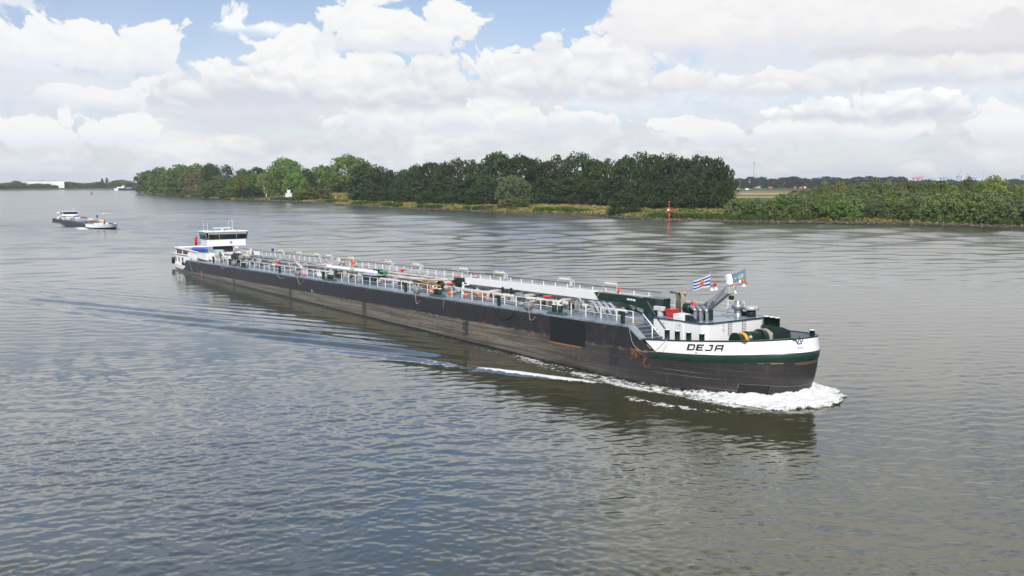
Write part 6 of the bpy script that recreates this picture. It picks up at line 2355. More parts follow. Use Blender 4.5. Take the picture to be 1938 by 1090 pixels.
CROWN = {}
for kind, nv, ncl, per, lf in (('broad', 4, 80, 60, 0.030), ('dome', 3, 130, 60, 0.024), ('tall', 4, 85, 60, 0.028), ('bush', 4, 75, 60, 0.032), ('spire', 3, 75, 50, 0.030), ('open', 3, 70, 46, 0.026)):
    CROWN[kind] = [crown_mesh('crown_' + kind, kind, 100 * i + hash(kind) % 1 + len(kind) * 7 + i, ncl, per, lf) for i in range(nv)]
CM = {}


def crown_with(kind, i, leafname):
    """same crown mesh with another leaf colour (mesh data shared between all trees of that kind and colour)"""
    k = (kind, i, leafname)
    if k not in CM:
        me = CROWN[kind][i].copy()
        me.materials.clear()
        me.materials.append(LEAF[leafname])
        CM[k] = me
    return CM[k]


def trunk_mesh(seed, limbs=5):
    g = random.Random(seed)
    mb = MB()
    pts = [(0, 0, -0.03)]
    for i in range(1, 7):
        pts.append((pts[-1][0] + g.uniform(-.018, .018), pts[-1][1] + g.uniform(-.018, .018), i * 0.13))
    mb.tube(pts, [0.030, 0.024, 0.021, 0.018, 0.014, 0.010, 0.005], 7)
    for k in range(limbs):
        z = 0.18 + 0.5 * k / limbs
        i = int(z / 0.13)
        b = Vector(pts[min(i, 6)])
        a = g.uniform(0, 6.28)
        L = g.uniform(0.22, 0.36)
        mb.tube([b, b + Vector((math.cos(a) * L * 0.5, math.sin(a) * L * 0.5, 0.10)), b + Vector((math.cos(a) * L, math.sin(a) * L, 0.26))], [0.013, 0.009, 0.004], 5)
    return mb


TRUNK = []
for i in range(3):
    o = trunk_mesh(50 + i).build('trunk', M_BARK)
    TRUNK.append(o.data)
    bpy.data.objects.remove(o)
o = trunk_mesh(60, 7).build('trunk', M_PALEBARK)
TRUNK_PALE = o.data
bpy.data.objects.remove(o)

trng = random.Random(21)
NTREE = [0]


def plant(px, top, wpx, d, kind, leafname, label, cat='tree', name=None, group=None, pale=False, zb=None, pos=None):
    """a tree whose crown stands at that azimuth and distance, its height and spread in metres worked out from them"""
    NTREE[0] += 1
    x, y = at_px(px, d) if pos is None else pos
    if zb is None:
        zb = float(land_z(x, y))
    H = max(1.0, 15 + (342 - top) / 1884.0 * d - zb)
    Wd = 1.12 * wpx / 1884.0 * d
    name = name or ('bush' if kind == 'bush' and H < 7 else 'tree')
    r = empty(name, (x, y, zb - 0.1), label, cat, group)
    r.rotation_euler = (0, 0, trng.uniform(0, 6.28))
    vi = NTREE[0] % len(CROWN[kind])
    c = bpy.data.objects.new('crown' if cat == 'tree' else 'foliage', crown_with(kind, vi, leafname))
    scene.collection.objects.link(c)
    c.parent = r
    c.scale = (Wd, Wd * trng.uniform(0.85, 1.1), H)
    t = bpy.data.objects.new('trunk' if cat == 'tree' else 'stem', TRUNK_PALE if pale else TRUNK[NTREE[0] % 3])
    scene.collection.objects.link(t)
    t.parent = r
    t.scale = (H * 0.8, H * 0.8, H) if kind != 'bush' else (H * 0.6, H * 0.6, H * 0.8)
    return r


ORD = ['first', 'second', 'third', 'fourth', 'fifth', 'sixth', 'seventh', 'eighth', 'ninth', 'tenth', 'eleventh', 'twelfth', 'thirteenth', 'fourteenth', 'fifteenth', 'sixteenth', 'seventeenth', 'eighteenth', 'nineteenth', 'twentieth',
       'twenty first', 'twenty second', 'twenty third', 'twenty fourth', 'twenty fifth', 'twenty sixth', 'twenty seventh', 'twenty eighth', 'twenty ninth', 'thirtieth', 'thirty first', 'thirty second', 'thirty third', 'thirty fourth', 'thirty fifth']

# --- light wood on the far part of the peninsula: trees one can name
LW = 'trees of the light green wood'
for a in (
    (272, 349, 26, 14, 'bush', 'green', 'low dark shrub at the very tip of the peninsula'),
    (284, 321, 34, 46, 'broad', 'green', 'outermost tall tree at the tip of the wooded peninsula'),
    (308, 315, 36, 60, 'broad', 'green', 'tall broad tree next to the outermost one on the peninsula tip'),
    (330, 319, 34, 48, 'broad', 'green', 'tree behind the gap between two pale willows near the tip'),
    (346, 310, 36, 85, 'broad', 'green', 'tall tree rising above the pale willows near the tip'),
    (376, 308, 40, 95, 'dome', 'green', 'tall round topped tree directly behind the white trunked willow'),
    (403, 307, 32, 90, 'dome', 'dark', 'tall dark round topped tree left of the sky gap'),
    (432, 310, 30, 100, 'open', 'dark', 'lone dark flat topped tree right of the sky gap'),
    (424, 330, 38, 60, 'broad', 'grey', 'grey green tree behind the round meadow bush'),
    (448, 333, 34, 52, 'broad', 'green', 'mid green tree right of the round meadow bush'),
    (463, 317, 30, 90, 'dome', 'green', 'small domed tree top standing behind the yellow green trees'),
    (491, 315, 34, 95, 'broad', 'dark', 'dark crown behind the yellow green trees'),
    (517, 318, 30, 90, 'broad', 'green', 'tree just left of the first giant dome tree'),
    (542, 296, 52, 105, 'dome', 'green', 'giant dome shaped tree behind the white hut'),
    (536, 315, 40, 55, 'tall', 'green', 'bright green tree in front of the giant dome tree by the hut'),
    (562, 324, 34, 48, 'tall', 'green', 'narrow green tree right behind the white hut'),
    (583, 317, 30, 85, 'tall', 'dark', 'dark ragged tree between the two giant dome trees'),
    (613, 311, 46, 140, 'broad', 'green', 'broad tree left of the larger giant dome tree'),
    (632, 322, 40, 215, 'tall', 'green', 'olive tree below the larger giant dome tree'),
    (661, 290, 66, 235, 'dome', 'green', 'largest giant dome shaped tree above the corn field'),
    (652, 330, 46, 205, 'broad', 'green', 'tree behind the corn field edge'),
):
    px, top, w, t, k, lf, lab = a
    plant(px, top, w, bank_d(px) + t + 26, k, lf, lab, group=LW)
for a in (
    (297, 330, 20, 20, 'tall', 'pale', 'small pale willow near the tip of the peninsula', False),
    (356, 321, 24, 24, 'spire', 'pale', 'tall narrow pale willow left of the white trunked one', False),
    (373, 320, 26, 22, 'open', 'pale', 'pale willow with bare white trunk showing', True),
    (459, 328, 26, 36, 'spire', 'yellow', 'pointed yellow green tree right of the round meadow bush', False),
    (481, 325, 28, 34, 'tall', 'green', 'green tree between the pointed yellow one and the white hut', False),
    (502, 323, 24, 36, 'open', 'yellow', 'thin yellow green tree with bare trunk left of the hut', True),
):
    px, top, w, t, k, lf, lab, pale = a
    plant(px, top, w, bank_d(px) + t + 24, k, lf, lab, group=LW, pale=pale)
for a in (
    (405, 340, 36, 18, 'dome', 'willow', 'big round clipped looking bush on the yellow meadow'),
    (440, 350, 36, 38, 'bush', 'green', 'low green shrub right of the round meadow bush'),
    (478, 350, 40, 36, 'bush', 'dark', 'low dark shrub below the yellow green trees'),
    (597, 352, 54, 40, 'bush', 'olive', 'wide flat olive shrub right of the yellow arch'),
    (575, 358, 26, 48, 'bush', 'yellow', 'small yellow green shrub behind the yellow arch'),
    (527, 364, 10, 28, 'bush', 'yellow', 'small bright round shrub left of the white hut'),
    (350, 368, 14, 7, 'bush', 'green', 'small green bush at the waterline below the white trunked willow'),
    (437, 373, 12, 7, 'bush', 'green', 'tiny green bush at the waterline below the round meadow bush'),
):
    px, top, w, t, k, lf, lab = a
    plant(px, top, w, bank_d(px) + t, k, lf, lab, cat='bush', name='bush', group='bushes on the yellow meadow')

# --- dark wood in the middle, its cloud shade put into the leaf colours
DW = 'trees of the dark wood'
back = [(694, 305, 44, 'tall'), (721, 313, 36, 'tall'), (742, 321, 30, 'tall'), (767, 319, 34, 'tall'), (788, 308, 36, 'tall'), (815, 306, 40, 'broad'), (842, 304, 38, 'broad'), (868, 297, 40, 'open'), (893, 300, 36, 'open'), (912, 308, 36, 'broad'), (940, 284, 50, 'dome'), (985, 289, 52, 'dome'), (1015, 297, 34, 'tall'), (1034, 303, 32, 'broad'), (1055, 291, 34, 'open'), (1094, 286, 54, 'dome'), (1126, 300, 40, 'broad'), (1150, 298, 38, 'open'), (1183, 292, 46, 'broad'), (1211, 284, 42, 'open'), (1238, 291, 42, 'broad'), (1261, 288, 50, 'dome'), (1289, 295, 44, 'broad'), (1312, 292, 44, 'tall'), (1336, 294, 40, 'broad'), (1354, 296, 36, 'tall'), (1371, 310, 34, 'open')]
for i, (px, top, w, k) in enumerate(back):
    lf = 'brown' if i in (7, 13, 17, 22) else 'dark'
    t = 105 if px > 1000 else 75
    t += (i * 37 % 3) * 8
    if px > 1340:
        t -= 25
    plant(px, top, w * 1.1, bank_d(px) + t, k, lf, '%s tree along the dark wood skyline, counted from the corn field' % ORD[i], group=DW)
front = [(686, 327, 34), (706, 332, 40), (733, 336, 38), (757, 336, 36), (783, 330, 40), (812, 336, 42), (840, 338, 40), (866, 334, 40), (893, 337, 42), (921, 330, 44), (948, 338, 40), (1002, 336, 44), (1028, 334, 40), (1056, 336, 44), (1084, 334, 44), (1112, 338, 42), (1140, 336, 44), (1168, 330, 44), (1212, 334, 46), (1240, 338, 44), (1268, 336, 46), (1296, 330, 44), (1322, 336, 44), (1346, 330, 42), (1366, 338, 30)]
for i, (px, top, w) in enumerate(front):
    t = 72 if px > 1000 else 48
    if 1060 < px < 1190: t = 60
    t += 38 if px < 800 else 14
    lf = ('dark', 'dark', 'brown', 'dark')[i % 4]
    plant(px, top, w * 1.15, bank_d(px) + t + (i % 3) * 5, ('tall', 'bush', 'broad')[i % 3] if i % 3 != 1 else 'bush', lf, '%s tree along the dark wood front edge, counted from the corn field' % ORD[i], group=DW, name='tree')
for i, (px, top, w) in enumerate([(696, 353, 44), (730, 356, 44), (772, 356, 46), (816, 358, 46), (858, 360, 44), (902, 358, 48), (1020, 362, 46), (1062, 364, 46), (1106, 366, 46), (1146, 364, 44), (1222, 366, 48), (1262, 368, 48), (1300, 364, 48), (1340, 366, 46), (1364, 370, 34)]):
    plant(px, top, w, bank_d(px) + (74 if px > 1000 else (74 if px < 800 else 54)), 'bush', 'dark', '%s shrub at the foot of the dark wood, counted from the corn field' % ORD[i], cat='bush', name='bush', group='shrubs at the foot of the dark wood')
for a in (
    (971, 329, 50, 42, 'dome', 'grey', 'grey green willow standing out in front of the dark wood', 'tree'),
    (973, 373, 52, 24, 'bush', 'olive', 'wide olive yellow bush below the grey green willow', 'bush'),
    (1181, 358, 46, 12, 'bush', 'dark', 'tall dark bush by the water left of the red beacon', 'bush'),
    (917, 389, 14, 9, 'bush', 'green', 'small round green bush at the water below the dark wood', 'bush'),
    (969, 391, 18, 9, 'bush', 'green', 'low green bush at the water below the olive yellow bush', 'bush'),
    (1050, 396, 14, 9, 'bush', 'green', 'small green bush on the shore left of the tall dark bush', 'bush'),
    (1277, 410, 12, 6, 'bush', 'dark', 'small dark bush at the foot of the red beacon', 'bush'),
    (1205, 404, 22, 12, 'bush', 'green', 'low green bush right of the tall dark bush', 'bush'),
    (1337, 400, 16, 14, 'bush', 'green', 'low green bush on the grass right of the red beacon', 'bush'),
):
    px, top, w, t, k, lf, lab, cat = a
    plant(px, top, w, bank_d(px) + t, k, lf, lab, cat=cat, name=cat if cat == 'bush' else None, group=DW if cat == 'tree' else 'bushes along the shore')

# --- willow thicket on the right
WT = 'willows of the right bank thicket'
f1 = [(1394, 371, 34), (1413, 375, 28), (1432, 372, 32), (1455, 376, 30), (1481, 366, 36), (1504, 363, 44), (1527, 372, 36), (1547, 374, 36), (1570, 370, 36), (1588, 377, 40), (1612, 368, 36), (1634, 366, 34), (1656, 377, 38), (1683, 374, 38), (1706, 370, 36), (1728, 372, 36), (1752, 368, 38), (1773, 383, 36), (1797, 370, 40), (1824, 374, 42), (1849, 381, 42), (1878, 371, 44), (1909, 372, 44), (1938, 376, 44), (1965, 372, 44)]
for i, (px, top, w) in enumerate(f1):
    plant(px, top, w * 1.15, bank_d(px) + 8 + (i % 3) * 3, 'bush', ('willow', 'willow', 'grey', 'willow', 'green')[i % 5], '%s willow along the water in the thicket, counted from the dark wood' % ORD[i], group=WT, name='tree')
f2 = [(1478, 363, 30), (1502, 358, 36), (1530, 358, 34), (1560, 360, 36), (1578, 362, 34), (1610, 357, 40), (1640, 358, 40), (1672, 361, 40), (1702, 358, 40), (1735, 361, 40), (1764, 358, 40), (1800, 361, 44), (1832, 358, 44), (1866, 360, 44), (1900, 361, 44), (1934, 358, 44)]
for i, (px, top, w) in enumerate(f2):
    plant(px, top, w * 1.2, bank_d(px) + 34 + (i % 3) * 5, 'bush', ('willow', 'grey', 'willow', 'olive')[i % 4], '%s willow in the middle row of the thicket, counted from the dark wood' % ORD[i], group=WT, name='tree')
f3 = [(1520, 354, 24, 'bush', 'olive'), (1540, 350, 26, 'spire', 'olive'), (1557, 338, 15, 'spire', 'olive'), (1571, 349, 24, 'bush', 'olive'), (1586, 342, 22, 'broad', 'yellow'), (1607, 347, 30, 'bush', 'olive'), (1628, 343, 30, 'broad', 'willow'), (1652, 334, 28, 'broad', 'willow'), (1676, 338, 28, 'spire', 'olive'), (1695, 343, 32, 'bush', 'olive'), (1717, 342, 30, 'broad', 'olive'), (1742, 340, 34, 'bush', 'olive'), (1768, 340, 34, 'broad', 'olive'), (1790, 341, 32, 'bush', 'willow'), (1811, 346, 30, 'broad', 'olive'), (1828, 328, 18, 'open', 'olive'), (1852, 342, 34, 'bush', 'green'), (1879, 330, 40, 'open', 'yellow'), (1882, 344, 36, 'bush', 'yellow'), (1906, 346, 34, 'bush', 'olive'), (1927, 345, 36, 'bush', 'yellow'), (1952, 348, 40, 'bush', 'olive')]
for i, (px, top, w, k, lf) in enumerate(f3):
    plant(px, top, w * 1.15, bank_d(px) + 85 + (i % 3) * 10, k, lf, '%s tree in the olive back row of the thicket, counted from the dark wood' % ORD[i], group=WT, name='tree')

# --- tree line beyond the fields
FL = 'trees of the far tree line'
for i in range(17):
    px = 1378 + 20.2 * i
    top = 335 + 2.0 * math.sin(i * 1.9) - (2.0 if 12 < i < 16 else 0)
    plant(px, top, 27, 1640 + 12 * (i % 3), 'broad', 'blue', '%s big tree beyond the crop fields, counted from the dark wood' % ORD[i], group=FL, name='tree')
for i in range(17):
    px = 1719 + 15 * i
    top = 340.5 + 1.6 * math.sin(i * 2.3) - (1.5 if i > 12 else 0)
    plant(px, top, 24, 1760 + 10 * (i % 4), 'dome', 'blue', '%s low distant tree behind the thicket, counted from the big tree line' % ORD[i], group='low distant trees on the right', name='tree')

# --- trees on the far left bank
for i in range(19):
    px = -8 + 14.2 * i
    top = 345.5 + 2.2 * math.sin(i * 1.7) + (2.5 if 60 < px < 125 else 0)
    d = float(np.interp(px, [0, 250], [1600, 1800])) + 30
    plant(px, top, 25, d, 'broad' if i % 3 else 'dome', ('grey', 'olive', 'pale')[i % 3], '%s tree along the far left bank, counted from the left' % ORD[i], group='trees on the far left bank', name='tree', zb=2.2)
for i in range(18):
    px = -12 + 15 * i
    d = float(np.interp(px, [0, 250], [1600, 1800])) + 14
    plant(px, 350.5 + 0.8 * math.sin(i * 2.9), 19, d, 'bush', ('pale', 'olive')[i % 2], '%s low waterside bush on the far left bank, counted from the left' % ORD[i], cat='bush', name='bush', group='bushes on the far left bank', zb=1.6)
plant(198, 336, 4.2, 1830, 'spire', 'dark', 'shorter of two slim poplars on the far left bank', name='poplar_tree', zb=2.5)
plant(206.5, 334.5, 4.2, 1835, 'spire', 'dark', 'taller of two slim poplars on the far left bank', name='poplar_tree', zb=2.5)
plant(233, 339.5, 32, 1850, 'dome', 'green', 'wide domed tree right of the two slim poplars', name='tree', zb=2.5)
plant(36, 341.5, 16, 1900, 'dome', 'blue', 'rounded tree left of the long white building', name='tree', zb=2.5)


# ------------------------------------------------------------------ second tanker, far barge, marks, buildings
def small_tanker():
    o3 = Vector((-136.5, 317.8, 0))
    hx = Vector((0.57102152, -0.82093509, 0)); hy = Vector((0.82093509, 0.57102152, 0)); hz = Vector((0, 0, 1))
    rot = Matrix((hx, hy, hz)).transposed()
    cx, cy = -20.0, 4.3
    loc = o3 + hx * cx + hy * cy
    root = empty('tank_barge', loc, 'smaller grey and white tank barge following far behind the big one', 'tank barge', rot=rot)
    root.scale = (1, 1, 0.55)
    off = (cx, cy, 0)
    P = lambda mb, n, m, par=None, **k: mb.build(n, m, par or root, off=off if (par is None) else off, **k)
    def bp(t, xe, n=2.8):
        a = t * math.pi / 2
        return 2.0 + (xe - 2.0) * math.sin(a) ** (2 / n), 4.3 - 4.3 * max(0, math.cos(a)) ** (2 / n)
    M_H = mat('tanker_hull_grey', (0.045, 0.045, 0.05), 0.5, var=0.2)
    M_W = mat('tanker_white', (0.80, 0.80, 0.80), 0.45, var=0.05)
    # hull: dark side plates with a sloping end, low bow
    mb = MB()
    for s in (0, 1):
        Y = lambda y: y if s == 0 else 8.6 - y
        mb.loft([[(x, Y(0), z) for x in (-52, 0)] + [(xe, Y(0), z)] for z, xe in ((2.55, 0.6), (1.0, 2.8), (-1, 3.2))], closed=False)
    mb.add([(-46, 0, 2.55), (0.6, 0, 2.55), (0.6, 8.6, 2.55), (-46, 8.6, 2.55)], [(0, 1, 2, 3)])
    mb.add([(0.6, 0, 2.55), (2.6, 0, 1.5), (2.6, 8.6, 1.5), (0.6, 8.6, 2.55)], [(0, 1, 2, 3)])
    rings = []
    for z, xe in ((0.85, 11.65), (0.4, 11.0), (-1, 9.8)):
        r = [bp(k / 20, xe) for k in range(21)]
        rings.append([(x, y, z) for x, y in r] + [(x, 8.6 - y, z) for x, y in reversed(r[:-1])])
    mb.loft(rings, closed=False, smooth=True)
    st = []
    for z, xe in ((2.3, -57.5), (0.9, -57.0), (-1, -55)):
        r = []
        for k in range(15):
            a = math.pi / 2 * k / 14
            r.append((-50 + (xe + 50) * math.sin(a) ** 0.8, 4.3 - 4.3 * max(0, math.cos(a)) ** 0.8, z))
        st.append(r + [(x, 8.6 - y, z) for x, y, z in reversed(r[:-1])])
    mb.loft(st, closed=False, smooth=True)
    P(mb, 'hull', M_H, fix=False)
    mb = MB()
    rings = []
    for z, xe in ((2.75, 12.1), (1.8, 11.9), (0.85, 11.65)):
        r = [bp(k / 20, xe) for k in range(21)]
        x0 = 1.0 + (2.3 - z) * 1.3
        rings.append([(max(x, x0) if k == 0 else x, y, z) for k, (x, y) in enumerate(r)] + [(x, 8.6 - y, z) for x, y in reversed(r[:-1])])
    mb.loft(rings, closed=False, smooth=True)
    P(mb, 'bow_bulwark', M_W, fix=False)
    mb = MB()
    r = [bp(k / 20, 8.6) for k in range(21)]
    mb.add([(x, y, 1.5) for x, y in r] + [(x, 8.6 - y, 1.5) for x, y in reversed(r[:-1])], [tuple(range(41))])
    P(mb, 'deck', mat('tanker_deck', (0.30, 0.32, 0.35), 0.5))
    mb = MB()
    mb.loft([[(x, y, 2.55) for x, y, z in st[0]], [(x, y, 1.9) for x, y, z in st[0]]], closed=False)
    P(mb, 'stern_bulwark', M_W, fix=False)
    mb = MB()
    mb.box((-51, 1.2, 2.0), (-38, 7.4, 3.9), 0.3)
    mb.box((-49, 1.8, 3.9), (-46, 6.8, 4.5), 0.2)
    ac = P(mb, 'accommodation', M_W)
    mb = MB()
    mb.box((-45, 1.18, 2.55), (-42, 1.22, 3.7)); mb.box((-45.2, 1.17, 2.8), (-41.8, 1.19, 3.8))
    P(mb, 'window', M_GLASS, ac)
    mb = MB()
    mb.box((-45.5, 1.7, 4.6), (-42.0, 6.7, 7.4), 0.1)
    mb.box((-45, 3, 3.8), (-42.5, 5.5, 4.6))
    wh = P(mb, 'wheelhouse', M_W)
    mb = MB()
    mb.box((-42.02, 1.85, 5.9), (-41.9, 6.55, 7.1)); mb.box((-45.0, 1.6, 5.9), (-42.3, 1.72, 7.1))
    P(mb, 'window', M_GLASS, wh)
    mb = MB()
    mb.box((-45.8, 1.5, 7.4), (-41.7, 6.9, 7.58)); mb.cyl((-43, 3, 7.5), (-43, 3, 9.4), 0.05, n=5); mb.cyl((-43, 5.5, 7.5), (-43, 5.5, 9.6), 0.05, n=5)
    P(mb, 'roof', M_W, wh)
    mb = MB()
    mb.sphere((-45.5, 1.0, 6.4), 0.6, 12, 8)
    P(mb, 'radar_dome', M_WHITE2, wh)
    for x, y in ((-37.5, 1.2), (-37.5, 7.2)):
        mb = MB()
        mb.torus((x, y, 4.4), 0.42, 0.13, 'x', 14, 6)
        P(mb, 'life_ring', mat('ring_pink', (0.55, 0.10, 0.12), 0.6))
    g = random.Random(4)
    for k in range(6):
        y = 2.0 + 0.8 * k
        mb = MB()
        mb.cyl((-34, y, 3.7 + 0.2 * (k % 3)), (-1, y, 3.7 + 0.2 * (k % 3)), 0.22, n=8)
        P(mb, 'cargo_pipe', M_CREAM if k % 2 else M_GREY)
    for k in range(12):
        x = -34 + 2.9 * k
        y = g.uniform(1.4, 5.5)
        h = g.uniform(0.8, 2.0)
        mb = MB()
        mb.box((x, y, 2.55), (x + g.uniform(1.2, 2.6), y + 1.4, 2.9 + h), 0.08)
        P(mb, 'deck_machine', [M_W, M_GREY, mat('machine_brown', (0.13, 0.09, 0.06)), M_W][k % 4])
    mb = MB()
    mb.sphere((-33, 4.5, 5.0), 0.9, 10, 6, (1.4, 1, 0.5))
    P(mb, 'tarpaulin', M_BLUE)
    mb = MB()
    mb.box((-1.0, 1.8, 2.55), (1.2, 3.6, 4.2), 0.1)
    P(mb, 'deck_locker', mat('locker_brown', (0.20, 0.10, 0.06), 0.6))
    mb = MB()
    mb.box((2.4, 2.4, 1.6), (5.6, 6.4, 3.0), 0.1)
    P(mb, 'fore_house', M_W)
    mb = MB()
    mb.box((0.0, 4.6, 2.55), (2.6, 5.8, 3.9), 0.1)
    P(mb, 'yellow_box', M_YELLOW)
    mb = MB()
    mb.cyl((8.6, 4.3, 1.9), (8.6, 4.3, 8.2), 0.24, 0.16, n=10)
    ms = P(mb, 'mast', mat('mast_tan', (0.33, 0.28, 0.24), 0.5))
    mb = MB()
    mb.cyl((8.6, 3.2, 8.6), (8.6, 8.6, 8.6), 0.09, n=6); mb.sphere((8.6, 4.3, 8.4), 0.35, 8, 6)
    P(mb, 'yard', M_WHITE2, ms)
    mb = MB()
    rp = [bp(0.1 + 0.095 * k, 11.6) for k in range(9)]
    for a, b_ in rp:
        mb.cyl((a, b_ + 0.3, 1.5), (a, b_ + 0.3, 3.3), 0.05, n=5)
    mb.tube([(a, b_ + 0.3, 3.3) for a, b_ in rp], 0.05, 5)
    P(mb, 'railing', M_WHITE2)
    mb = MB()
    for k in range(14):
        mb.cyl((-36 + 2.6 * k, 0.6, 2.55), (-36 + 2.6 * k, 0.6, 3.9), 0.06, n=5)
    mb.cyl((-36, 0.6, 3.85), (-2, 0.6, 3.85), 0.04, n=5)
    P(mb, 'railing', M_WHITE2)
    fl = MB()
    n = 8
    fl.loft([[(7.6 + 1.5 * i / n * 0.6, 2.6 - 1.2 * i / n * 0.5 + 0.15 * math.sin(i), 6.6 + z * 1.5 - 0.06 * i) for i in range(n + 1)] for z in (0, 0.5, 1)], closed=False, smooth=True)
    fo = fl.build('pennant_flag', mat('flag_blue_cloth', (0.015, 0.06, 0.42), 0.8), None, off=(7.6, 2.6, 1.9), fix=False)
    fo.matrix_world = Matrix.Translation(o3 + hx * 7.6 + hy * 2.6 + hz * 1.0) @ rot.to_4x4() @ Matrix.Diagonal((1, 1, 0.55, 1))
    tag(fo, 'small blue flag on the bow of the smaller tank barge', 'flag')
    pb = MB()
    pb.cyl((7.6, 2.6, 1.9), (7.6, 2.6, 8.3), 0.06, n=6)
    pb.build('pole', M_GREY, fo, off=(7.6, 2.6, 1.9))


small_tanker()


def far_barge():
    # dry cargo barge seen far off beyond the tip of the peninsula
    x, y = at_px(225, 1560)
    d = Vector((0.96, 0.28, 0)).normalized()
    n = Vector((-d.y, d.x, 0))
    rot = Matrix((d, n, Vector((0, 0, 1)))).transposed()
    root = empty('cargo_barge', (x, y, 0), 'distant cargo barge with white stern house and dark hull near the peninsula tip', 'cargo barge', rot=rot)
    mb = MB()
    mb.loft([[(2, -4, 2.9), (70, -4, 2.9), (76, 0, 3.4), (70, 4, 2.9), (2, 4, 2.9)], [(2, -4, -0.5), (69, -4, -0.5), (74, 0, -0.5), (69, 4, -0.5), (2, 4, -0.5)]], caps=True)
    mb.build('hull', mat('far_hull_blue', (0.02, 0.025, 0.05), 0.5), root)
    mb = MB()
    mb.loft([[(-4, 0, 2.2), (2, -4, 2.2), (2, 4, 2.2)], [(-6, 0, 3.6), (2.4, -4.1, 3.6), (2.4, 4.1, 3.6)]], caps=True)
    mb.loft([[(-4, 0, -0.5), (2, -4, -0.5), (2, 4, -0.5)], [(-4, 0, 2.2), (2, -4, 2.2), (2, 4, 2.2)]], caps=True)
    mb.box((0, -3.4, 3.4), (11, 3.4, 5.4), 0.2)
    mb.build('accommodation', M_WHITE, root)
    mb = MB()
    mb.box((7, -2.6, 5.4), (11.5, 2.6, 8.2), 0.2)
    w = mb.build('wheelhouse', M_WHITE, root)
    mb = MB()
    mb.box((6.9, -2.65, 6.6), (11.6, 2.65, 7.6))
    mb.build('window', M_GLASS, w)
    mb = MB()
    mb.box((13, -3.5, 2.9), (68, 3.5, 4.3), 0.2)
    mb.build('hatch_covers', mat('hatch_grey', (0.42, 0.44, 0.47), 0.5), root)


far_barge()


def river_marks():
    # red buoy in the fairway
    x, y = at_px(177, 1100)
    b = empty('buoy', (x, y, 0), 'small red can buoy floating far out on the left', 'buoy')
    mb = MB()
    mb.lathe((0, 0, 0), [(1.25, -0.5), (1.25, 0.5), (0.9, 0.8), (0.55, 1.2)], 14)
    mb.build('float', M_RED, b)
    mb = MB()
    mb.lathe((0, 0, 1.2), [(0.55, 0), (0.45, 1.2), (0.6, 1.25), (0.6, 2.0), (0.1, 2.1)], 12)
    mb.build('top_mark', M_RED, b)
    # red beacon on the shore
    x, y = at_px(1266, 375)
    zb = float(land_z(x, y))
    b = empty('beacon', (x, y, zb), 'red steel light beacon with a small railed platform on the shore', 'beacon')
    b.scale = (1.15, 1.15, 1.12)
    Rm = mat('beacon_red', (0.72, 0.050, 0.020), 0.45, var=0.08)
    mb = MB()
    mb.cyl((0, 0, -0.4), (0, 0, 3.0), 0.26, n=12)
    mb.cyl((0, 0, -0.4), (0, 0, 0.3), 0.42, n=12)
    mb.build('column', Rm, b)
    mb = MB()
    mb.box((-1.05, -0.9, 2.9), (1.05, 0.9, 3.08))
    p = mb.build('platform', Rm, b)
    mb = MB()
    for a in ((-1, -.85), (1, -.85), (1, .85), (-1, .85), (0, -.85), (0, .85)):
        mb.cyl((a[0], a[1], 3.05), (a[0], a[1], 4.15), 0.045, n=6)
    for z in (3.6, 4.13):
        mb.tube([(-1, -.85, z), (1, -.85, z), (1, .85, z), (-1, .85, z)], 0.04, 5, closed=True)
    mb.build('railing', Rm, p)
    mb = MB()
    mb.box((-0.75, -1.0, 3.15), (-0.2, -0.9, 3.75))
    mb.build('white_board', M_WHITE2, p)
    mb = MB()
    mb.cyl((-0.1, 0, 3.0), (-0.1, 0, 5.8), 0.09, n=8)
    m_ = mb.build('lamp_mast', Rm, b)
    mb = MB()
    mb.lathe((-0.1, 0, 5.6), [(0.10, 0), (0.32, 0.35), (0.32, 0.60), (0.1, 0.72)], 12)
    mb.build('lantern', Rm, m_)
    mb = MB()
    mb.cyl((-0.1, 0, 3.9), (-0.1, 0, 4.2), 0.16, n=8)
    mb.build('grey_unit', M_GREY, m_)


river_marks()


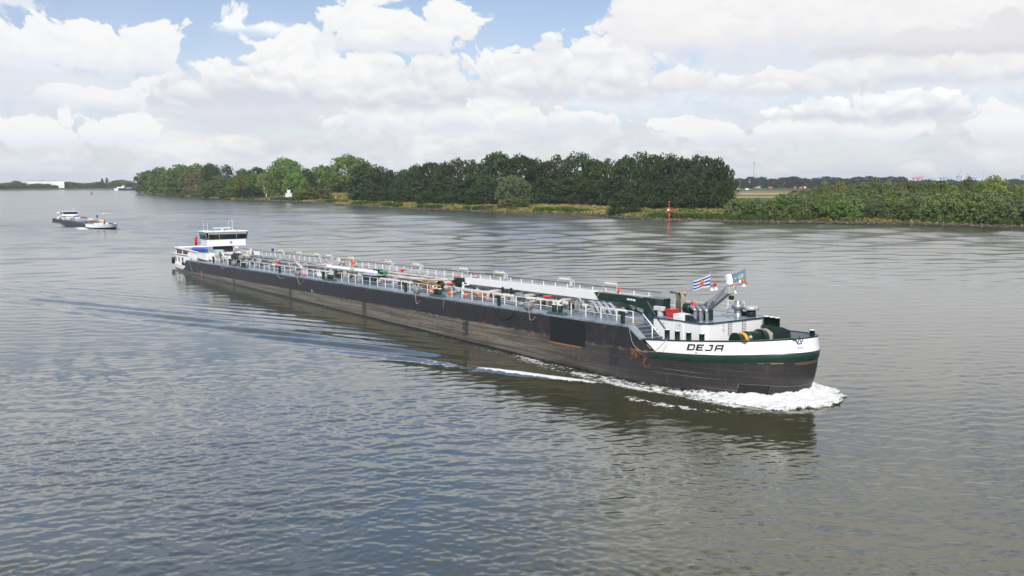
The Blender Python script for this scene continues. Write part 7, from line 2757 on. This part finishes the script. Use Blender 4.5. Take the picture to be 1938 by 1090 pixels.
def meadow_things():
    x, y = at_px(549, 724)
    zb = float(land_z(x, y))
    h = empty('hut', (x, y, zb), 'white block hut with a smaller block on its roof on the meadow', 'hut')
    mb = MB()
    mb.box((-2.3, -2.0, -0.3), (2.3, 2.0, 4.1), 0.05)
    mb.build('wall', mat('hut_white', (0.66, 0.65, 0.61), 0.7, var=0.1, streak=0.2), h)
    mb = MB()
    mb.box((-2.45, -2.15, 4.1), (2.45, 2.15, 4.3))
    mb.build('roof', M_GREY, h)
    mb = MB()
    mb.box((-1.2, -1.0, 4.3), (0.9, 1.0, 6.2), 0.05)
    mb.build('roof_block', M_WHITE, h)
    mb = MB()
    mb.box((0.4, -2.06, -0.2), (1.4, -2.0, 2.0))
    mb.build('door', M_GREY, h)
    x, y = at_px(582, 716)
    zb = float(land_z(x, y))
    mb = MB()
    mb.tube([(-1.5, 0, -0.2), (-1.5, 0, 1.8), (-1.2, 0, 2.7), (-0.5, 0, 3.2), (0.5, 0, 3.2), (1.2, 0, 2.7), (1.5, 0, 1.8), (1.5, 0, -0.2)], 0.32, 8)
    o = mb.build('arch', mat('arch_yellow', (0.70, 0.36, 0.02), 0.5), None)
    o.location = (x, y, zb)
    tag(o, 'yellow inverted U shaped arch beside the white hut', 'arch')
    # thin fence either side of the hut
    for x0, x1, lab in ((522, 541, 'low grey mesh fence left of the white hut'), (556, 608, 'low grey mesh fence running past the yellow arch')):
        a, b_ = at_px(x0, 730), at_px(x1, 730)
        f = empty('fence', (a[0], a[1], float(land_z(*a))), lab, 'fence')
        n = int((x1 - x0) / 2.2)
        P = [(lerp(a[0], b_[0], i / n), lerp(a[1], b_[1], i / n)) for i in range(n + 1)]
        o_ = (a[0], a[1], float(land_z(*a)))
        for px_, py_ in P:
            mb = MB()
            z = float(land_z(px_, py_))
            mb.cyl((px_, py_, z - 0.2), (px_, py_, z + 2.0), 0.06, n=5)
            mb.build('post', M_GREY, f, off=o_)
        mb = MB()
        for z in (0.5, 1.0, 1.5, 1.9):
            mb.tube([(p[0], p[1], float(land_z(*p)) + z) for p in P], 0.025, 4)
        mb.build('wires', M_GREY, f, off=o_)
    for px, d, hh, lab in ((506, 750, 3.6, 'white marker post with crossbars left of the white hut'), (609, 700, 1.9, 'short white marker post right of the yellow arch'), (637, 690, 2.0, 'short white marker post in front of the corn field')):
        x, y = at_px(px, d)
        z = float(land_z(x, y))
        mb = MB()
        mb.cyl((0, 0, -0.2), (0, 0, hh), 0.14, n=8)
        mb.box((-0.35, -0.08, hh * 0.62), (0.35, 0.08, hh * 0.72))
        mb.lathe((0, 0, hh), [(0.2, 0), (0.22, 0.1), (0.05, 0.2)], 8)
        o = mb.build('marker_post', M_WHITE2, None)
        o.location = (x, y, z)
        tag(o, lab, 'marker post')


meadow_things()


def far_things():
    # long white factory on the far left bank
    x, y = at_px(91, 1700)
    f = empty('factory', (x, y, 2.6), 'long low white factory building among trees on the far bank', 'factory')
    f.rotation_euler = (0, 0, R(25))
    mb = MB()
    mb.box((-29, 0, 0), (29, 40, 12.2), 0.1)
    mb.build('wall', mat('factory_white', (0.78, 0.78, 0.78), 0.6, var=0.04), f)
    mb = MB()
    mb.box((-29.4, -0.4, 12.2), (29.4, 40.4, 12.7))
    mb.build('roof', M_GREY, f)
    mb = MB()
    mb.box((-9, 8, 12.7), (-2, 16, 13.8)); mb.box((15, 8, 12.7), (17, 12, 13.6))
    mb.build('roof_plant', M_GREY, f)
    mb = MB()
    mb.box((20, -14, 0), (29, 0, 6.5), 0.1)
    mb.build('annex', mat('factory_white', (0.78, 0.78, 0.78)), f)
    mb = MB()
    for k in range(6):
        mb.box((-26 + 7.5 * k, -0.06, 2), (-22 + 7.5 * k, 0.0, 5.5))
    mb.build('loading_doors', mat('factory_door', (0.45, 0.47, 0.5), 0.5), f)
    # red roofed house, pale sheds
    for px, d, w, h, roofm, lab in ((219, 1870, 9, 5.5, mat('roof_red', (0.42, 0.09, 0.05), 0.8), 'small house with red roof on the far bank near the poplars'), (245, 2050, 26, 6.0, M_GREY, 'pale low shed far behind the distant cargo barge'), (140, 1790, 16, 3.6, mat('roof_sand', (0.45, 0.38, 0.28), 0.8), 'low sand coloured shed between the factory and poplars')):
        x, y = at_px(px, d)
        e = empty('house', (x, y, 2.6), lab, 'house')
        mb = MB()
        mb.box((-w / 2, 0, 0), (w / 2, 8, h * 0.7))
        mb.build('wall', mat('house_pale_wall', (0.62, 0.60, 0.57), 0.8), e)
        mb = MB()
        mb.prism([(-0.5, h * 0.7), (8.5, h * 0.7), (4, h * 1.25)], -w / 2 - 0.4, w / 2 + 0.4, 'x')
        mb.build('roof', roofm, e)
        mb = MB()
        for k in range(max(2, int(w / 4))):
            mb.box((-w / 2 + 1 + 4 * k, -0.06, 1.2), (-w / 2 + 2.2 + 4 * k, 0, 2.6))
        mb.build('windows', M_GLASS, e)
    # tall lattice mast and its short neighbour
    x, y = at_px(1424, 2300)
    r = empty('radio_mast', (x, y, 3), 'tall thin radio mast with a cross arm rising behind the far tree line', 'radio mast')
    H = 54.0
    mb = MB()
    for s in ((-1, -1), (1, -1), (1, 1), (-1, 1)):
        mb.tube([(s[0] * 1.3, s[1] * 1.3, 0), (s[0] * 0.7, s[1] * 0.7, H)], 0.24, 5)
    for k in range(18):
        z = H * k / 18
        q = lerp(1.3, 0.7, k / 18)
        mb.tube([(-q, -q, z), (q, -q, z + 3)], 0.12, 4); mb.tube([(q, -q, z), (-q, -q, z + 3)], 0.12, 4)
    mb.build('lattice', mat('mast_pale_grey', (0.52, 0.50, 0.50), 0.6), r)
    mb = MB()
    mb.box((-3.2, -0.5, H - 4), (3.2, 0.5, H - 2.8)); mb.box((-1.0, -1, H - 5), (1.0, 1, H + 1.0))
    mb.build('cross_arm', M_GREY, r)
    x, y = at_px(1429, 2250)
    mb = MB()
    mb.cyl((0, 0, 0), (0, 0, 27), 1.0, 0.75, n=10)
    mb.cyl((0, 0, 27), (0, 0, 27.6), 0.95, n=10)
    o = mb.build('chimney', M_GREY, None)
    o.location = (x, y, 3)
    tag(o, 'short grey chimney right of the tall radio mast', 'chimney')
    # orange and white works by the far tree line
    Om = mat('machine_orange', (0.45, 0.12, 0.07), 0.6)
    for px, w, h, m, nm, lab in ((1428, 5, 2.4, Om, 'container', 'small orange container left of the grey site cabin'), (1434, 5, 3.4, M_GREY, 'site_cabin', 'grey site cabin below the radio mast'), (1456, 7, 2.6, Om, 'container', 'long bright orange container right of the grey site cabin'), (1502, 4, 2.6, Om, 'container', 'orange container standing alone near the fields middle'), (1513, 5, 2.6, Om, 'container', 'orange container beside the white tipped one'), (1521, 3, 3.0, M_WHITE2, 'site_cabin', 'white cabin at the right end of the orange containers')):
        x, y = at_px(px, 1570)
        e = empty(nm, (x, y, 3.0), lab, nm.replace('_', ' '))
        mb = MB()
        mb.box((-w / 2, 0, 0.2), (w / 2, 2.5, h), 0.1)
        for k in range(int(w)):
            mb.box((-w / 2 + 0.4 + k, -0.06, 0.4), (-w / 2 + 0.8 + k, 0, h - 0.2))
        mb.build('body', m, e)
        mb = MB()
        mb.box((w / 2 - 1.4, -0.1, 0.3), (w / 2 - 0.4, -0.05, h - 0.6))
        mb.build('door', M_GREY, e)
    for px, d, lab in ((1395, 1290, 'white van parked on the field track nearest the dark wood'), (1412, 1285, 'white van on the field track right of the first')):
        x, y = at_px(px, d)
        e = empty('van', (x, y, 3.0), lab, 'van')
        mb = MB()
        mb.prism([(-2.6, 0.4), (2.6, 0.4), (2.6, 1.2), (1.8, 1.4), (1.2, 2.3), (-2.6, 2.3)], -0.95, 0.95, 'y')
        mb.build('body', M_WHITE2, e)
        mb = MB()
        mb.prism([(1.28, 1.45), (1.75, 1.45), (1.25, 2.15), (0.7, 2.15)], -0.97, 0.97, 'y')
        mb.build('window', M_GLASS, e)
        for wx in (-1.6, 1.7):
            for wy in (-0.9, 0.9):
                mb = MB()
                mb.cyl((wx, wy - 0.1, 0.4), (wx, wy + 0.1, 0.4), 0.4, n=12)
                mb.build('wheel', M_BLACK, e)
    # harbour cranes on the skyline
    Cb = mat('crane_blue_grey', (0.30, 0.36, 0.45), 0.6)
    Cr = mat('crane_red', (0.55, 0.22, 0.20), 0.6)
    specs = [(1728, 24, Cr, 'gantry', 'pink red gantry crane leftmost on the harbour skyline'), (1737, 26, Cr, 'gantry', 'pink red gantry crane right beside the leftmost one'), (1757, 20, Cb, 'gantry', 'low blue gantry crane right of the red cranes'), (1779, 24, Cb, 'gantry', 'blue gantry crane left of the raised jib'), (1793, 20, Cb, 'gantry', 'squat blue gantry crane just left of the raised jib'), (1810, 42, Cb, 'jib', 'blue crane with raised jib in the skyline middle'), (1837, 24, Cb, 'gantry', 'blue gantry crane right of the raised jib'), (1855, 40, Cb, 'pole', 'thin grey lighting pole on the harbour skyline'), (1932, 44, Cb, 'jib', 'blue crane with raised jib at the right end of the skyline')]
    for px, hh, m, typ, lab in specs:
        d = 2700
        x, y = at_px(px, d)
        e = empty('harbour_crane' if typ != 'pole' else 'lighting_pole', (x, y, 2.5), lab, 'crane' if typ != 'pole' else 'lighting pole')
        if typ == 'pole':
            mb = MB(); mb.cyl((0, 0, 0), (0, 0, hh), 0.45, n=6); mb.build('shaft', M_GREY, e)
            mb = MB(); mb.box((-1.5, -0.5, hh), (1.5, 0.5, hh + 0.8)); mb.build('lamp_head', M_GREY, e)
            continue
        mb = MB()
        b_ = hh * 0.55 if typ == 'jib' else hh * 0.75
        for sx in (-4, 4):
            for sy in (-4, 4):
                mb.box((sx - 0.6, sy - 0.6, 0), (sx + 0.6, sy + 0.6, b_))
        mb.build('legs', m, e)
        mb = MB()
        mb.box((-6, -4.5, b_), (6, 4.5, b_ + 2.5))
        mb.build('machine_house', m, e)
        mb = MB()
        if typ == 'jib':
            mb.tube([(-1.5, 0, b_), (4.5, 0, hh)], 0.7, 6)
        else:
            mb.box((-13, -1, b_ + 2.5), (15, 1, b_ + 4.0)); mb.tube([(0, 0, b_ + 2.5), (2, 0, hh + 4)], 0.5, 5); mb.tube([(2, 0, hh + 4), (13, 0, b_ + 4)], 0.25, 4)
        mb.build('jib', m, e)


far_things()


# ------------------------------------------------------------------ air
def build_haze():
    m = bpy.data.materials.new('haze_air')
    m.use_nodes = True
    n = m.node_tree.nodes
    n.clear()
    out = n.new('ShaderNodeOutputMaterial')
    v = n.new('ShaderNodeVolumePrincipled')
    v.inputs['Color'].default_value = (0.90, 0.95, 1.0, 1)
    v.inputs['Density'].default_value = 0.85e-4
    v.inputs['Anisotropy'].default_value = 0.2
    m.node_tree.links.new(v.outputs[0], out.inputs['Volume'])
    mb = MB()
    mb.box((-9500, -9500, -2.6), (9500, 9500, 78))
    o = mb.build('haze', m, None)
    tag(o, 'thin pale air over the river', 'haze', kind='stuff')


build_haze()

# bow wave of the big barge
def _bw():
    L = []
    for t, h, w in ((-10.0, 0.10, 0.22), (-6.0, 0.12, 0.30), (-2.0, 0.18, 0.40), (0.0, 0.2, 0.45), (0.18, 0.26, 0.55), (0.35, 0.36, 0.62), (0.5, 0.46, 0.72), (0.65, 0.62, 0.85), (0.8, 0.85, 1.05), (0.9, 1.0, 1.2), (1.0, 1.0, 1.3), (1.1, 1.0, 1.25), (1.25, 0.85, 1.1), (1.5, 0.5, 0.9), (1.9, 0.2, 0.6)):
        tt = min(max(t, 0.001), 1.999)
        f = lambda q: (lambda p: p if q <= 1 else (p[0], B - p[1]))(bow_pt(q if q <= 1 else 2 - q, XE['wl'] - 0.1))
        (x, y), (xa, ya), (xb, yb) = f(tt), f(max(0.0, tt - 0.02)), f(min(2.0, tt + 0.02))
        nx, ny = (yb - ya), -(xb - xa)
        q = math.hypot(nx, ny) or 1
        nx, ny = nx / q, ny / q
        if t < 0:
            x, y, nx, ny = XB0 + t, 0.0, 0.0, -1.0
        L.append((x, y, h, nx, ny, w))
    build_bow_wave('bow_wave', L, 0.95, 'white foaming bow wave piled against the front of the big barge', 31, 3.0)


_bw()
